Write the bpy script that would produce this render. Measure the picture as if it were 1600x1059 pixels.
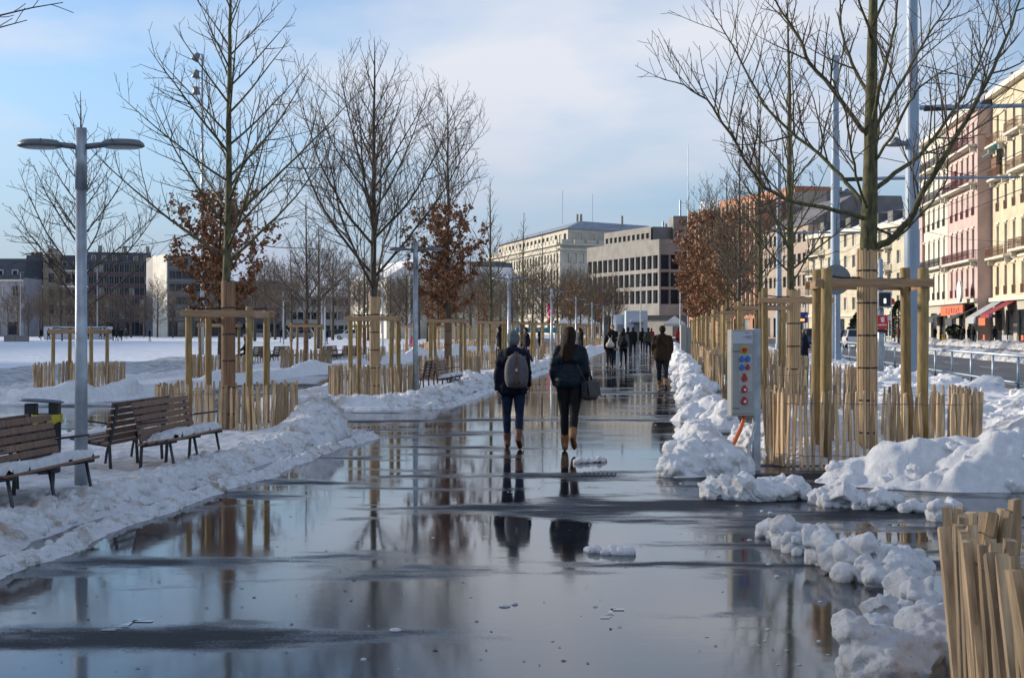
import bpy, bmesh, math, random
import numpy as np
from mathutils import Vector, Matrix, Euler

# ------------------------------------------------------------------ scale
# world axes: +Y is the viewing direction, Z up, metres.  The promenade runs at TH to the right of +Y.
F = 2222.0            # focal length of the photograph, in its own pixels (1600 wide)
HY = 513.0            # horizon row
EYE = 1.7
TAN = 245.0 / 2222.0
TH = math.atan(TAN)
R = math.radians
PI = math.pi

scene = bpy.context.scene
for o in list(bpy.data.objects):
    bpy.data.objects.remove(o)

# ------------------------------------------------------------------ camera
cam_d = bpy.data.cameras.new('camera')
cam = bpy.data.objects.new('camera', cam_d)
scene.collection.objects.link(cam)
cam.location = (0, 0, EYE)
cam.rotation_euler = (R(90), 0, 0)
cam_d.sensor_width = 36.0
cam_d.lens = 36.0 * F / 1600.0
cam_d.shift_y = -16.5 / 1600.0
cam_d.clip_start = 0.1
cam_d.clip_end = 6000
scene.camera = cam

# ------------------------------------------------------------------ sky, sun, exposure
SUN_AZ = (-0.92, 0.39)          # horizontal direction towards the sun
SUN_EL = R(13.5)
world = bpy.data.worlds.new('World')
scene.world = world
world.use_nodes = True
wn = world.node_tree.nodes
wl = world.node_tree.links
wn.clear()
w_out = wn.new('ShaderNodeOutputWorld')
w_bg = wn.new('ShaderNodeBackground')
w_bg.inputs['Strength'].default_value = 0.13
sky = wn.new('ShaderNodeTexSky')
sky.sky_type = 'NISHITA'
sky.sun_disc = False
sky.sun_elevation = SUN_EL
sky.sun_rotation = math.atan2(SUN_AZ[0], SUN_AZ[1])
sky.altitude = 400
sky.air_density = 1.0
sky.dust_density = 0.6
sky.ozone_density = 4.0
w_tc = wn.new('ShaderNodeTexCoord')
w_sep = wn.new('ShaderNodeSeparateXYZ')
wl.new(w_tc.outputs['Generated'], w_sep.inputs[0])
w_add = wn.new('ShaderNodeMath'); w_add.operation = 'ADD'; w_add.inputs[1].default_value = 0.16
w_abs = wn.new('ShaderNodeMath'); w_abs.operation = 'ABSOLUTE'
wl.new(w_sep.outputs['Z'], w_abs.inputs[0]); wl.new(w_abs.outputs[0], w_add.inputs[0])
w_dx = wn.new('ShaderNodeMath'); w_dx.operation = 'DIVIDE'
w_dy = wn.new('ShaderNodeMath'); w_dy.operation = 'DIVIDE'
wl.new(w_sep.outputs['X'], w_dx.inputs[0]); wl.new(w_add.outputs[0], w_dx.inputs[1])
wl.new(w_sep.outputs['Y'], w_dy.inputs[0]); wl.new(w_add.outputs[0], w_dy.inputs[1])
w_cmb = wn.new('ShaderNodeCombineXYZ')
wl.new(w_dx.outputs[0], w_cmb.inputs['X']); wl.new(w_dy.outputs[0], w_cmb.inputs['Y'])
w_map = wn.new('ShaderNodeMapping')
w_map.inputs['Location'].default_value = (7.1, 11.55, 0.0)
w_map.inputs['Scale'].default_value = (0.85, 0.75, 1.0)
wl.new(w_cmb.outputs[0], w_map.inputs['Vector'])
w_noise = wn.new('ShaderNodeTexNoise')
w_noise.inputs['Scale'].default_value = 0.9
w_noise.inputs['Detail'].default_value = 7.0
w_noise.inputs['Roughness'].default_value = 0.52
w_noise.inputs['Distortion'].default_value = 0.25
wl.new(w_map.outputs[0], w_noise.inputs['Vector'])
w_ramp = wn.new('ShaderNodeValToRGB')
w_ramp.color_ramp.elements[0].position = 0.47
w_ramp.color_ramp.elements[0].color = (0.16, 0.16, 0.16, 1)
w_ramp.color_ramp.elements[1].position = 0.66
w_ramp.color_ramp.elements[1].color = (0.96, 0.96, 0.96, 1)
wl.new(w_noise.outputs['Fac'], w_ramp.inputs['Fac'])
w_mix = wn.new('ShaderNodeMix'); w_mix.data_type = 'RGBA'
wl.new(w_ramp.outputs['Color'], w_mix.inputs['Factor'])
wl.new(sky.outputs[0], w_mix.inputs['A'])
w_mix.inputs['B'].default_value = (4.15, 4.30, 4.70, 1)      # sunlit thin cloud, in the sky's own units
# pale band of distant haze all round the horizon
w_hz = wn.new('ShaderNodeMapRange'); w_hz.interpolation_type = 'SMOOTHSTEP'
w_hz.inputs['From Min'].default_value = 0.0; w_hz.inputs['From Max'].default_value = 0.19
w_hz.inputs['To Min'].default_value = 0.80; w_hz.inputs['To Max'].default_value = 0.0
wl.new(w_abs.outputs[0], w_hz.inputs['Value'])
w_mix2 = wn.new('ShaderNodeMix'); w_mix2.data_type = 'RGBA'
wl.new(w_hz.outputs[0], w_mix2.inputs['Factor']); wl.new(w_mix.outputs['Result'], w_mix2.inputs['A'])
w_mix2.inputs['B'].default_value = (1.85, 2.30, 3.25, 1)
wl.new(w_mix2.outputs['Result'], w_bg.inputs['Color'])
wl.new(w_bg.outputs[0], w_out.inputs['Surface'])

sun_d = bpy.data.lights.new('sun', 'SUN')
sun_d.energy = 4.0
sun_d.angle = R(5.0)          # sun veiled by thin cloud: soft-edged shadows
sun_d.color = (1.0, 0.88, 0.72)
sun = bpy.data.objects.new('sun', sun_d)
scene.collection.objects.link(sun)
sv = Vector((SUN_AZ[0] * math.cos(SUN_EL), SUN_AZ[1] * math.cos(SUN_EL), math.sin(SUN_EL)))
sun.rotation_euler = sv.to_track_quat('Z', 'Y').to_euler()
sun.location = (-60, 40, 60)

scene.view_settings.view_transform = 'Standard'
scene.view_settings.look = 'None'
scene.view_settings.exposure = 0.56
scene.view_settings.gamma = 1.0
scene.view_settings.use_curve_mapping = False
scene.render.engine = 'CYCLES'
scene.cycles.use_denoising = True
scene.cycles.max_bounces = 6
scene.cycles.diffuse_bounces = 3
scene.cycles.glossy_bounces = 4
scene.cycles.transparent_max_bounces = 8
scene.cycles.caustics_reflective = False
scene.cycles.caustics_refractive = False

# ------------------------------------------------------------------ helpers
COL = scene.collection

def at(px, py, D):
    """the point at depth D that the photograph shows at pixel (px, py)"""
    return Vector(((px - 800.0) / F * D, D, EYE + (HY - py) / F * D))

def xy(u, D):
    """u metres to the right of the promenade line through the camera, D metres ahead"""
    return (u + D * TAN, D)

class MB:
    def __init__(self):
        self.v = []; self.f = []; self.m = []
    def add(self, vs, fs, mi=0):
        b = len(self.v)
        self.v.extend([tuple(p) for p in vs])
        for f in fs:
            self.f.append(tuple(b + i for i in f)); self.m.append(mi)
        return self
    def box(self, c, s, rot=None, mi=0, taper=1.0):
        hx, hy, hz = s[0] / 2, s[1] / 2, s[2] / 2
        vs = []
        for dz in (-1, 1):
            t = taper if dz > 0 else 1.0
            for dx, dy in ((-1, -1), (1, -1), (1, 1), (-1, 1)):
                p = Vector((dx * hx * t, dy * hy * t, dz * hz))
                if rot is not None: p = rot @ p
                vs.append((p.x + c[0], p.y + c[1], p.z + c[2]))
        return self.add(vs, [(3, 2, 1, 0), (4, 5, 6, 7), (0, 1, 5, 4), (1, 2, 6, 5), (2, 3, 7, 6), (3, 0, 4, 7)], mi)
    def bx(self, x0, x1, y0, y1, z0, z1, mi=0):
        return self.box(((x0 + x1) / 2, (y0 + y1) / 2, (z0 + z1) / 2), (x1 - x0, y1 - y0, z1 - z0), None, mi)
    def quad(self, a, b, c, d, mi=0):
        return self.add([a, b, c, d], [(0, 1, 2, 3)], mi)
    def tube(self, pts, rad, n=6, caps=True, mi=0):
        pts = [Vector(p) for p in pts]
        if not hasattr(rad, '__len__'): rad = [rad] * len(pts)
        base = len(self.v)
        t0 = (pts[1] - pts[0]).normalized()
        ref = Vector((0, 0, 1)) if abs(t0.z) < 0.9 else Vector((1, 0, 0))
        nx = t0.cross(ref).normalized()
        for i, p in enumerate(pts):
            if i == 0: t = t0
            elif i == len(pts) - 1: t = (pts[i] - pts[i - 1])
            else: t = (pts[i + 1] - pts[i - 1])
            if t.length < 1e-9: t = t0
            t = t.normalized()
            nx = nx - t * nx.dot(t)
            if nx.length < 1e-6: nx = t.orthogonal()
            nx.normalize()
            ny = t.cross(nx)
            for k in range(n):
                a = 2 * PI * k / n
                q = p + (nx * math.cos(a) + ny * math.sin(a)) * rad[i]
                self.v.append((q.x, q.y, q.z))
        for i in range(len(pts) - 1):
            for k in range(n):
                k2 = (k + 1) % n
                self.f.append((base + i * n + k, base + i * n + k2, base + (i + 1) * n + k2, base + (i + 1) * n + k)); self.m.append(mi)
        if caps:
            self.f.append(tuple(base + k for k in range(n))[::-1]); self.m.append(mi)
            e = base + (len(pts) - 1) * n
            self.f.append(tuple(e + k for k in range(n))); self.m.append(mi)
        return self
    def lathe(self, prof, n=16, c=(0, 0, 0), mi=0, sx=1.0, sy=1.0):
        base = len(self.v)
        for r, z in prof:
            for k in range(n):
                a = 2 * PI * k / n
                self.v.append((c[0] + r * sx * math.cos(a), c[1] + r * sy * math.sin(a), c[2] + z))
        for i in range(len(prof) - 1):
            for k in range(n):
                k2 = (k + 1) % n
                self.f.append((base + i * n + k, base + i * n + k2, base + (i + 1) * n + k2, base + (i + 1) * n + k)); self.m.append(mi)
        self.f.append(tuple(base + k for k in range(n))[::-1]); self.m.append(mi)
        e = base + (len(prof) - 1) * n
        self.f.append(tuple(e + k for k in range(n))); self.m.append(mi)
        return self
    def capsule(self, p0, r0, p1, r1, n=10, mi=0):
        p0, p1 = Vector(p0), Vector(p1)
        d = p1 - p0
        if d.length < 1e-5:
            d = Vector((0, 0, 1e-4)); p1 = p0 + d
        t = d.normalized()
        pts = []; rr = []
        for a in (-80, -50, -25, 0):
            pts.append(p0 + t * (r0 * math.sin(R(a)))); rr.append(r0 * math.cos(R(a)))
        for a in (0, 25, 50, 80):
            pts.append(p1 + t * (r1 * math.sin(R(a)))); rr.append(r1 * math.cos(R(a)))
        return self.tube(pts, rr, n, True, mi)
    def mesh(self, name, mats, smooth=False):
        me = bpy.data.meshes.new(name)
        me.from_pydata(self.v, [], self.f)
        if not isinstance(mats, (list, tuple)): mats = [mats]
        for m in mats: me.materials.append(MAT[m] if isinstance(m, str) else m)
        if len(mats) > 1: me.polygons.foreach_set('material_index', self.m)
        if smooth: me.polygons.foreach_set('use_smooth', [True] * len(me.polygons))
        me.update()
        return me
    def build(self, name, mats, parent=None, loc=None, rz=0.0, smooth=False, bevel=0.0, **tags):
        o = link(name, self.mesh(name, mats, smooth), parent, loc, rz)
        if bevel:
            b = o.modifiers.new('bevel', 'BEVEL'); b.width = bevel; b.segments = 2; b.limit_method = 'ANGLE'
        return tag(o, **tags)

def link(name, data, parent=None, loc=None, rz=0.0):
    o = bpy.data.objects.new(name, data)
    COL.objects.link(o)
    if parent is not None: o.parent = parent
    if loc is not None: o.location = loc
    if rz: o.rotation_euler = (0, 0, rz)
    return o

def tag(o, label=None, cat=None, group=None, kind=None):
    if label: o['label'] = label
    if cat: o['category'] = cat
    if group: o['group'] = group
    if kind: o['kind'] = kind
    return o

def thing(name, label, cat, loc=(0, 0, 0), rz=0.0, group=None):
    o = link(name, None, None, loc, rz)
    o.empty_display_size = 0.2
    return tag(o, label, cat, group)

def copy_tree(o, parent=None):
    c = o.copy(); COL.objects.link(c); c.parent = parent
    for ch in list(o.children): copy_tree(ch, c)
    return c

# ------------------------------------------------------------------ noise (numpy)
def _hash(ix, iy, seed):
    with np.errstate(over='ignore'):
        n = (ix.astype(np.int64) * 374761393 + iy.astype(np.int64) * 668265263 + seed * 1274126177) & 0xFFFFFFFF
        n = ((n ^ (n >> 13)) * 1274126177) & 0xFFFFFFFF
        n = (n ^ (n >> 16)) & 0xFFFFFFFF
    return n.astype(np.float64) / 4294967296.0

def vnoise(x, y, seed=0):
    ix = np.floor(x); iy = np.floor(y)
    fx = x - ix; fy = y - iy
    fx = fx * fx * (3 - 2 * fx); fy = fy * fy * (3 - 2 * fy)
    a = _hash(ix, iy, seed); b = _hash(ix + 1, iy, seed); c = _hash(ix, iy + 1, seed); d = _hash(ix + 1, iy + 1, seed)
    return (a * (1 - fx) + b * fx) * (1 - fy) + (c * (1 - fx) + d * fx) * fy

def fbm(x, y, seed=0, octv=4, gain=0.5):
    s = 0; a = 1; t = 0
    for k in range(octv):
        s = s + a * vnoise(x * 2 ** k + 17.3 * k, y * 2 ** k + 9.1 * k, seed + k); t += a; a *= gain
    return s / t

def worley(x, y, seed=0):
    ix = np.floor(x); iy = np.floor(y)
    best = np.full(x.shape, 9.0)
    for dx in (-1, 0, 1):
        for dy in (-1, 0, 1):
            cx = ix + dx; cy = iy + dy
            px = cx + _hash(cx, cy, seed); py = cy + _hash(cx, cy, seed + 7)
            best = np.minimum(best, (x - px) ** 2 + (y - py) ** 2)
    return np.sqrt(best)

def lumps(x, y, scale, seed=0):
    """rounded clods, 0..1"""
    return np.clip(1.0 - (worley(x / scale, y / scale, seed) * 1.15) ** 2, 0, 1)

def sstep(a, b, x):
    t = np.clip((x - a) / (b - a), 0, 1)
    return t * t * (3 - 2 * t)

def rrect(u, D, u0, u1, d0, d1, r):
    """signed distance to a rounded rectangle, negative inside"""
    cx, cy = (u0 + u1) / 2, (d0 + d1) / 2
    qx = np.abs(u - cx) - (u1 - u0) / 2 + r
    qy = np.abs(D - cy) - (d1 - d0) / 2 + r
    return np.hypot(np.maximum(qx, 0), np.maximum(qy, 0)) + np.minimum(np.maximum(qx, qy), 0) - r

def heightfield(name, us, ds, func, mat, cut=-0.012, **tags):
    U, D = np.meshgrid(np.array(us), np.array(ds))
    Z = func(U, D)
    X = U + D * TAN
    nu, nd = len(us), len(ds)
    V = np.stack([X, D, Z], -1).reshape(-1, 3)
    idx = np.arange(nu * nd).reshape(nd, nu)
    q = np.stack([idx[:-1, :-1], idx[:-1, 1:], idx[1:, 1:], idx[1:, :-1]], -1).reshape(-1, 4)
    keep = (V[q][:, :, 2] > cut).any(axis=1)
    q = q[keep]
    used = np.unique(q)
    remap = np.full(len(V), -1); remap[used] = np.arange(len(used))
    me = bpy.data.meshes.new(name)
    V = V[used]; q = remap[q]
    me.vertices.add(len(V)); me.vertices.foreach_set('co', V.ravel())
    me.loops.add(len(q) * 4); me.loops.foreach_set('vertex_index', q.ravel().astype(np.int32))
    me.polygons.add(len(q)); me.polygons.foreach_set('loop_start', np.arange(0, len(q) * 4, 4, dtype=np.int32))
    me.polygons.foreach_set('use_smooth', np.ones(len(q), dtype=bool))
    me.materials.append(MAT[mat]); me.update(calc_edges=True); me.validate()
    return tag(link(name, me), **tags)

# ------------------------------------------------------------------ materials
MAT = {}
def nodes_of(name):
    m = bpy.data.materials.new(name); m.use_nodes = True
    MAT[name] = m
    nt = m.node_tree
    return m, nt, nt.nodes['Principled BSDF']

def M(name, col, rough=0.6, var=0.18, scale=6.0, stretch=(1, 1, 1), bump=0.0, bscale=30.0, bdist=0.01, metal=0.0,
      spec=0.5, rnd=0.0, col2=None, detail=4.0, emit=0.0):
    m, nt, b = nodes_of(name)
    N, L = nt.nodes, nt.links
    tc = N.new('ShaderNodeTexCoord'); mp = N.new('ShaderNodeMapping')
    mp.inputs['Scale'].default_value = stretch
    L.new(tc.outputs['Object'], mp.inputs['Vector'])
    info = N.new('ShaderNodeObjectInfo')
    if rnd:
        va = N.new('ShaderNodeVectorMath'); va.operation = 'ADD'
        sc = N.new('ShaderNodeMath'); sc.operation = 'MULTIPLY'; sc.inputs[1].default_value = 37.0
        L.new(info.outputs['Random'], sc.inputs[0])
        L.new(mp.outputs[0], va.inputs[0]); L.new(sc.outputs[0], va.inputs[1])
        vec = va.outputs[0]
    else:
        vec = mp.outputs[0]
    no = N.new('ShaderNodeTexNoise'); no.inputs['Scale'].default_value = scale; no.inputs['Detail'].default_value = detail
    L.new(vec, no.inputs['Vector'])
    ra = N.new('ShaderNodeValToRGB')
    c1 = tuple(max(0, c * (1 - var)) for c in col)
    c2 = col2 if col2 else tuple(min(1, c * (1 + var)) for c in col)
    ra.color_ramp.elements[0].position = 0.32; ra.color_ramp.elements[0].color = (*c1, 1)
    ra.color_ramp.elements[1].position = 0.68; ra.color_ramp.elements[1].color = (*c2, 1)
    L.new(no.outputs['Fac'], ra.inputs['Fac'])
    out = ra.outputs['Color']
    if rnd:
        mr = N.new('ShaderNodeMapRange'); mr.inputs['To Min'].default_value = 1 - rnd; mr.inputs['To Max'].default_value = 1 + rnd
        L.new(info.outputs['Random'], mr.inputs['Value'])
        mu = N.new('ShaderNodeMix'); mu.data_type = 'RGBA'; mu.blend_type = 'MULTIPLY'; mu.inputs['Factor'].default_value = 1
        L.new(out, mu.inputs['A']); L.new(mr.outputs[0], mu.inputs['B'])
        out = mu.outputs['Result']
    L.new(out, b.inputs['Base Color'])
    b.inputs['Roughness'].default_value = rough
    b.inputs['Metallic'].default_value = metal
    b.inputs['Specular IOR Level'].default_value = spec
    if emit:
        L.new(out, b.inputs['Emission Color']); b.inputs['Emission Strength'].default_value = emit
    if bump:
        bn = N.new('ShaderNodeTexNoise'); bn.inputs['Scale'].default_value = bscale; bn.inputs['Detail'].default_value = 4
        L.new(vec, bn.inputs['Vector'])
        bp = N.new('ShaderNodeBump'); bp.inputs['Strength'].default_value = bump; bp.inputs['Distance'].default_value = bdist
        L.new(bn.outputs['Fac'], bp.inputs['Height']); L.new(bp.outputs[0], b.inputs['Normal'])
    return m

def wet_asphalt(name, dry_rough=0.55, lo=0.44, hi=0.53):
    """dark asphalt under a broken film of meltwater: mirror-flat where water stands, rough and dark where it has drained"""
    m, nt, b = nodes_of(name)
    N, L = nt.nodes, nt.links
    tc = N.new('ShaderNodeTexCoord')
    def noise(scale, sc, det, rough=0.5, loc=(0, 0, 0)):
        mp = N.new('ShaderNodeMapping'); mp.inputs['Scale'].default_value = sc; mp.inputs['Location'].default_value = loc
        mp.inputs['Rotation'].default_value = (0, 0, R(3))
        L.new(tc.outputs['Object'], mp.inputs['Vector'])
        n = N.new('ShaderNodeTexNoise'); n.inputs['Scale'].default_value = scale; n.inputs['Detail'].default_value = det
        n.inputs['Roughness'].default_value = rough
        L.new(mp.outputs[0], n.inputs['Vector'])
        return n.outputs['Fac']
    big = noise(0.46, (0.30, 1.0, 1), 3.0, 0.5, (3.1, 0.4, 0))
    fine = noise(1.5, (0.42, 1.0, 1), 5.0, 0.62, (0.7, 5.2, 0))
    grit = noise(55, (1, 1, 1), 3.0, 0.6)
    w1 = N.new('ShaderNodeMath'); w1.operation = 'MULTIPLY_ADD'; w1.inputs[1].default_value = 0.40
    L.new(fine, w1.inputs[0])
    w0 = N.new('ShaderNodeMath'); w0.operation = 'MULTIPLY'; w0.inputs[1].default_value = 0.60
    L.new(big, w0.inputs[0]); L.new(w0.outputs[0], w1.inputs[2])
    g = N.new('ShaderNodeMath'); g.operation = 'MULTIPLY_ADD'; g.inputs[1].default_value = 0.09
    L.new(grit, g.inputs[0]); L.new(w1.outputs[0], g.inputs[2])
    wet = N.new('ShaderNodeMapRange'); wet.interpolation_type = 'SMOOTHSTEP'
    wet.inputs['From Min'].default_value = lo; wet.inputs['From Max'].default_value = hi
    L.new(g.outputs[0], wet.inputs['Value'])
    ro = N.new('ShaderNodeMapRange'); ro.inputs['To Min'].default_value = dry_rough; ro.inputs['To Max'].default_value = 0.055
    film = N.new('ShaderNodeMapRange'); film.inputs['From Min'].default_value = 0.35; film.inputs['From Max'].default_value = 0.65; film.inputs['To Min'].default_value = 0.09; film.inputs['To Max'].default_value = 0.03
    L.new(noise(0.33, (0.6, 1.0, 1), 4.0, 0.6, (8.3, 2.2, 0)), film.inputs['Value']); L.new(film.outputs[0], ro.inputs['To Max'])
    L.new(wet.outputs[0], ro.inputs['Value']); L.new(ro.outputs[0], b.inputs['Roughness'])
    ra = N.new('ShaderNodeValToRGB')
    ra.color_ramp.elements[0].position = 0.3; ra.color_ramp.elements[0].color = (0.010, 0.012, 0.017, 1)
    ra.color_ramp.elements[1].position = 0.75; ra.color_ramp.elements[1].color = (0.030, 0.032, 0.038, 1)
    L.new(grit, ra.inputs['Fac']); L.new(ra.outputs[0], b.inputs['Base Color'])
    b.inputs['IOR'].default_value = 1.40
    sp = N.new('ShaderNodeMapRange'); sp.inputs['To Min'].default_value = 0.12; sp.inputs['To Max'].default_value = 0.95
    L.new(wet.outputs[0], sp.inputs['Value']); L.new(sp.outputs[0], b.inputs['Specular IOR Level'])
    # relief: stones where drained, faint ripples where water stands
    stones = noise(140, (1, 1, 1), 2.0)
    rip = noise(7, (1, 1, 1), 2.0)
    inv = N.new('ShaderNodeMath'); inv.operation = 'SUBTRACT'; inv.inputs[0].default_value = 1.0
    L.new(wet.outputs[0], inv.inputs[1])
    s1 = N.new('ShaderNodeMath'); s1.operation = 'MULTIPLY'; L.new(stones, s1.inputs[0]); L.new(inv.outputs[0], s1.inputs[1])
    s2 = N.new('ShaderNodeMath'); s2.operation = 'MULTIPLY_ADD'; s2.inputs[1].default_value = 0.24
    L.new(rip, s2.inputs[0]); L.new(s1.outputs[0], s2.inputs[2])
    bp = N.new('ShaderNodeBump'); bp.inputs['Strength'].default_value = 0.35; bp.inputs['Distance'].default_value = 0.004
    L.new(s2.outputs[0], bp.inputs['Height']); L.new(bp.outputs[0], b.inputs['Normal'])
    return m

def snow_mat(name, dirt=0.0, base=(0.88, 0.89, 0.91), bump=0.9):
    m, nt, b = nodes_of(name)
    N, L = nt.nodes, nt.links
    geo = N.new('ShaderNodeNewGeometry')
    n1 = N.new('ShaderNodeTexNoise'); n1.inputs['Scale'].default_value = 2.6; n1.inputs['Detail'].default_value = 6; n1.inputs['Roughness'].default_value = 0.62
    L.new(geo.outputs['Position'], n1.inputs['Vector'])
    ra = N.new('ShaderNodeValToRGB')
    ra.color_ramp.elements[0].position = 0.46 + 0.20 * (1 - dirt); ra.color_ramp.elements[0].color = (0, 0, 0, 1)
    ra.color_ramp.elements[1].position = 0.84 - 0.18 * dirt; ra.color_ramp.elements[1].color = (1, 1, 1, 1)
    L.new(n1.outputs['Fac'], ra.inputs['Fac'])
    n3 = N.new('ShaderNodeTexNoise'); n3.inputs['Scale'].default_value = 9; n3.inputs['Detail'].default_value = 3
    L.new(geo.outputs['Position'], n3.inputs['Vector'])
    r3 = N.new('ShaderNodeValToRGB')
    r3.color_ramp.elements[0].position = 0.35; r3.color_ramp.elements[0].color = (*[c * 0.86 for c in base], 1)
    r3.color_ramp.elements[1].position = 0.65; r3.color_ramp.elements[1].color = (*base, 1)
    L.new(n3.outputs['Fac'], r3.inputs['Fac'])
    mx = N.new('ShaderNodeMix'); mx.data_type = 'RGBA'
    L.new(ra.outputs['Color'], mx.inputs['Factor']); L.new(r3.outputs['Color'], mx.inputs['A'])
    mx.inputs['B'].default_value = (0.46, 0.37, 0.28, 1) if dirt < 0.9 else (0.17, 0.135, 0.105, 1)
    n4 = N.new('ShaderNodeTexNoise'); n4.inputs['Scale'].default_value = 70; n4.inputs['Detail'].default_value = 2
    L.new(geo.outputs['Position'], n4.inputs['Vector'])
    r4 = N.new('ShaderNodeValToRGB'); lo4 = 0.735 - 0.09 * dirt
    r4.color_ramp.elements[0].position = lo4; r4.color_ramp.elements[0].color = (0, 0, 0, 1)
    r4.color_ramp.elements[1].position = lo4 + 0.04; r4.color_ramp.elements[1].color = (0.75, 0.75, 0.75, 1)
    L.new(n4.outputs['Fac'], r4.inputs['Fac'])
    mg = N.new('ShaderNodeMix'); mg.data_type = 'RGBA'; mg.inputs['B'].default_value = (0.13, 0.11, 0.09, 1)   # grit
    L.new(r4.outputs['Color'], mg.inputs['Factor']); L.new(mx.outputs['Result'], mg.inputs['A'])
    L.new(mg.outputs['Result'], b.inputs['Base Color'])
    b.inputs['Roughness'].default_value = 0.55
    b.inputs['Specular IOR Level'].default_value = 0.25
    n2 = N.new('ShaderNodeTexNoise'); n2.inputs['Scale'].default_value = 34; n2.inputs['Detail'].default_value = 8; n2.inputs['Roughness'].default_value = 0.75
    L.new(geo.outputs['Position'], n2.inputs['Vector'])
    bp = N.new('ShaderNodeBump'); bp.inputs['Strength'].default_value = bump; bp.inputs['Distance'].default_value = 0.03
    L.new(n2.outputs['Fac'], bp.inputs['Height']); L.new(bp.outputs[0], b.inputs['Normal'])
    return m

wet_asphalt('wet_asphalt')
snow_mat('snow', 0.30)
snow_mat('snow_dirty', 0.75)
snow_mat('slush', 1.0, (0.55, 0.57, 0.60), 0.8)
snow_mat('snow_roof', 0.0, bump=0.1)
M('field_snow', (0.76, 0.80, 0.86), 0.6, 0.10, 0.6, bump=1.0, bscale=1.6, bdist=0.25, detail=8, spec=0.2)
M('road', (0.085, 0.087, 0.092), 0.55, 0.28, 0.6, (1, 0.25, 1), bump=0.2, bscale=60)
M('tram_lane', (0.16, 0.125, 0.105), 0.7, 0.25, 0.5, (1, 0.3, 1))
M('paving', (0.19, 0.18, 0.17), 0.7, 0.25, 0.7)
M('road_paint', (0.62, 0.62, 0.60), 0.5, 0.15, 9)
M('path_paint', (0.34, 0.36, 0.39), 0.15, 0.35, 14)
M('pale_wood', (0.47, 0.335, 0.20), 0.75, 0.42, 5, (9, 9, 0.7), bump=0.5, bscale=14, bdist=0.008, rnd=0.42)
M('post_wood', (0.30, 0.20, 0.075), 0.7, 0.30, 6, (5, 5, 0.8), bump=0.3, bscale=16, bdist=0.006, rnd=0.16)
M('rail_wood', (0.40, 0.245, 0.135), 0.7, 0.22, 5, (0.8, 6, 9), bump=0.2, bscale=16, bdist=0.004, rnd=0.15)
M('reed', (0.52, 0.36, 0.20), 0.75, 0.32, 5, (14, 14, 0.5), bump=0.4, bscale=20, bdist=0.006, rnd=0.12)
M('reed_brown', (0.24, 0.14, 0.08), 0.75, 0.32, 5, (14, 14, 0.5), bump=0.4, bscale=20, bdist=0.006, rnd=0.12)
M('bark', (0.098, 0.084, 0.048), 0.85, 0.50, 7, (3, 3, 1.0), bump=0.7, bscale=26, bdist=0.012, col2=(0.15, 0.145, 0.060))
M('bark_dark', (0.078, 0.063, 0.048), 0.85, 0.35, 5, (3, 3, 1.0), bump=0.4, bscale=30, bdist=0.01)
M('twig', (0.092, 0.070, 0.050), 0.8, 0.3, 3)
M('far_twig', (0.13, 0.10, 0.08), 0.85, 0.3, 0.8)
M('oak_leaf', (0.27, 0.11, 0.045), 0.7, 0.5, 5.0, rnd=0.0, col2=(0.42, 0.20, 0.09))
M('evergreen', (0.022, 0.040, 0.022), 0.8, 0.4, 2.5)
M('tie_black', (0.02, 0.018, 0.016), 0.6, 0.2, 8)
M('wire', (0.20, 0.20, 0.21), 0.4, 0.2, 8, metal=0.8)
M('galvanised', (0.36, 0.40, 0.44), 0.42, 0.20, 7, metal=0.55)
M('mast_paint', (0.26, 0.34, 0.43), 0.45, 0.10, 2, (1, 1, 0.3))
M('rail_paint', (0.36, 0.43, 0.50), 0.45, 0.12, 6, metal=0.3)
M('lamp_metal', (0.17, 0.185, 0.20), 0.45, 0.12, 8, metal=0.3)
M('lamp_glass', (0.62, 0.64, 0.66), 0.25, 0.05, 8)
M('bench_wood', (0.175, 0.096, 0.058), 0.55, 0.30, 4, (0.8, 7, 7), bump=0.2, bscale=20, rnd=0.2)
M('bench_steel', (0.055, 0.058, 0.065), 0.45, 0.2, 8, metal=0.4)
M('bin_dark', (0.018, 0.020, 0.024), 0.45, 0.2, 6)
M('bin_lid', (0.16, 0.18, 0.21), 0.4, 0.15, 6, metal=0.4)
M('bag_yellow', (0.42, 0.36, 0.03), 0.5, 0.25, 14)
M('white_mark', (0.75, 0.75, 0.75), 0.5, 0.05, 8)
M('cabinet', (0.33, 0.335, 0.315), 0.45, 0.08, 5)
M('cabinet_pale', (0.42, 0.425, 0.40), 0.45, 0.06, 5)
M('sticker', (0.50, 0.52, 0.58), 0.4, 0.05, 5)
M('ink', (0.03, 0.03, 0.035), 0.6, 0.1, 9)
M('red_plastic', (0.42, 0.018, 0.022), 0.35, 0.12, 9)
M('blue_plastic', (0.02, 0.14, 0.52), 0.35, 0.10, 9)
M('yellow_plastic', (0.65, 0.42, 0.02), 0.4, 0.1, 9)
M('orange_hose', (0.72, 0.12, 0.015), 0.4, 0.12, 9)
M('black_plastic', (0.012, 0.013, 0.016), 0.35, 0.15, 9)
M('screen_white', (0.85, 0.92, 1.0), 0.4, 0.0, 9, emit=2.5)
M('amber_light', (1.0, 0.25, 0.04), 0.4, 0.0, 9, emit=2.0)
M('sign_red', (0.60, 0.03, 0.025), 0.5, 0.08, 6)
M('sign_blue', (0.02, 0.035, 0.19), 0.45, 0.1, 6)
M('sign_white', (0.72, 0.72, 0.70), 0.5, 0.05, 6)
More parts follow.
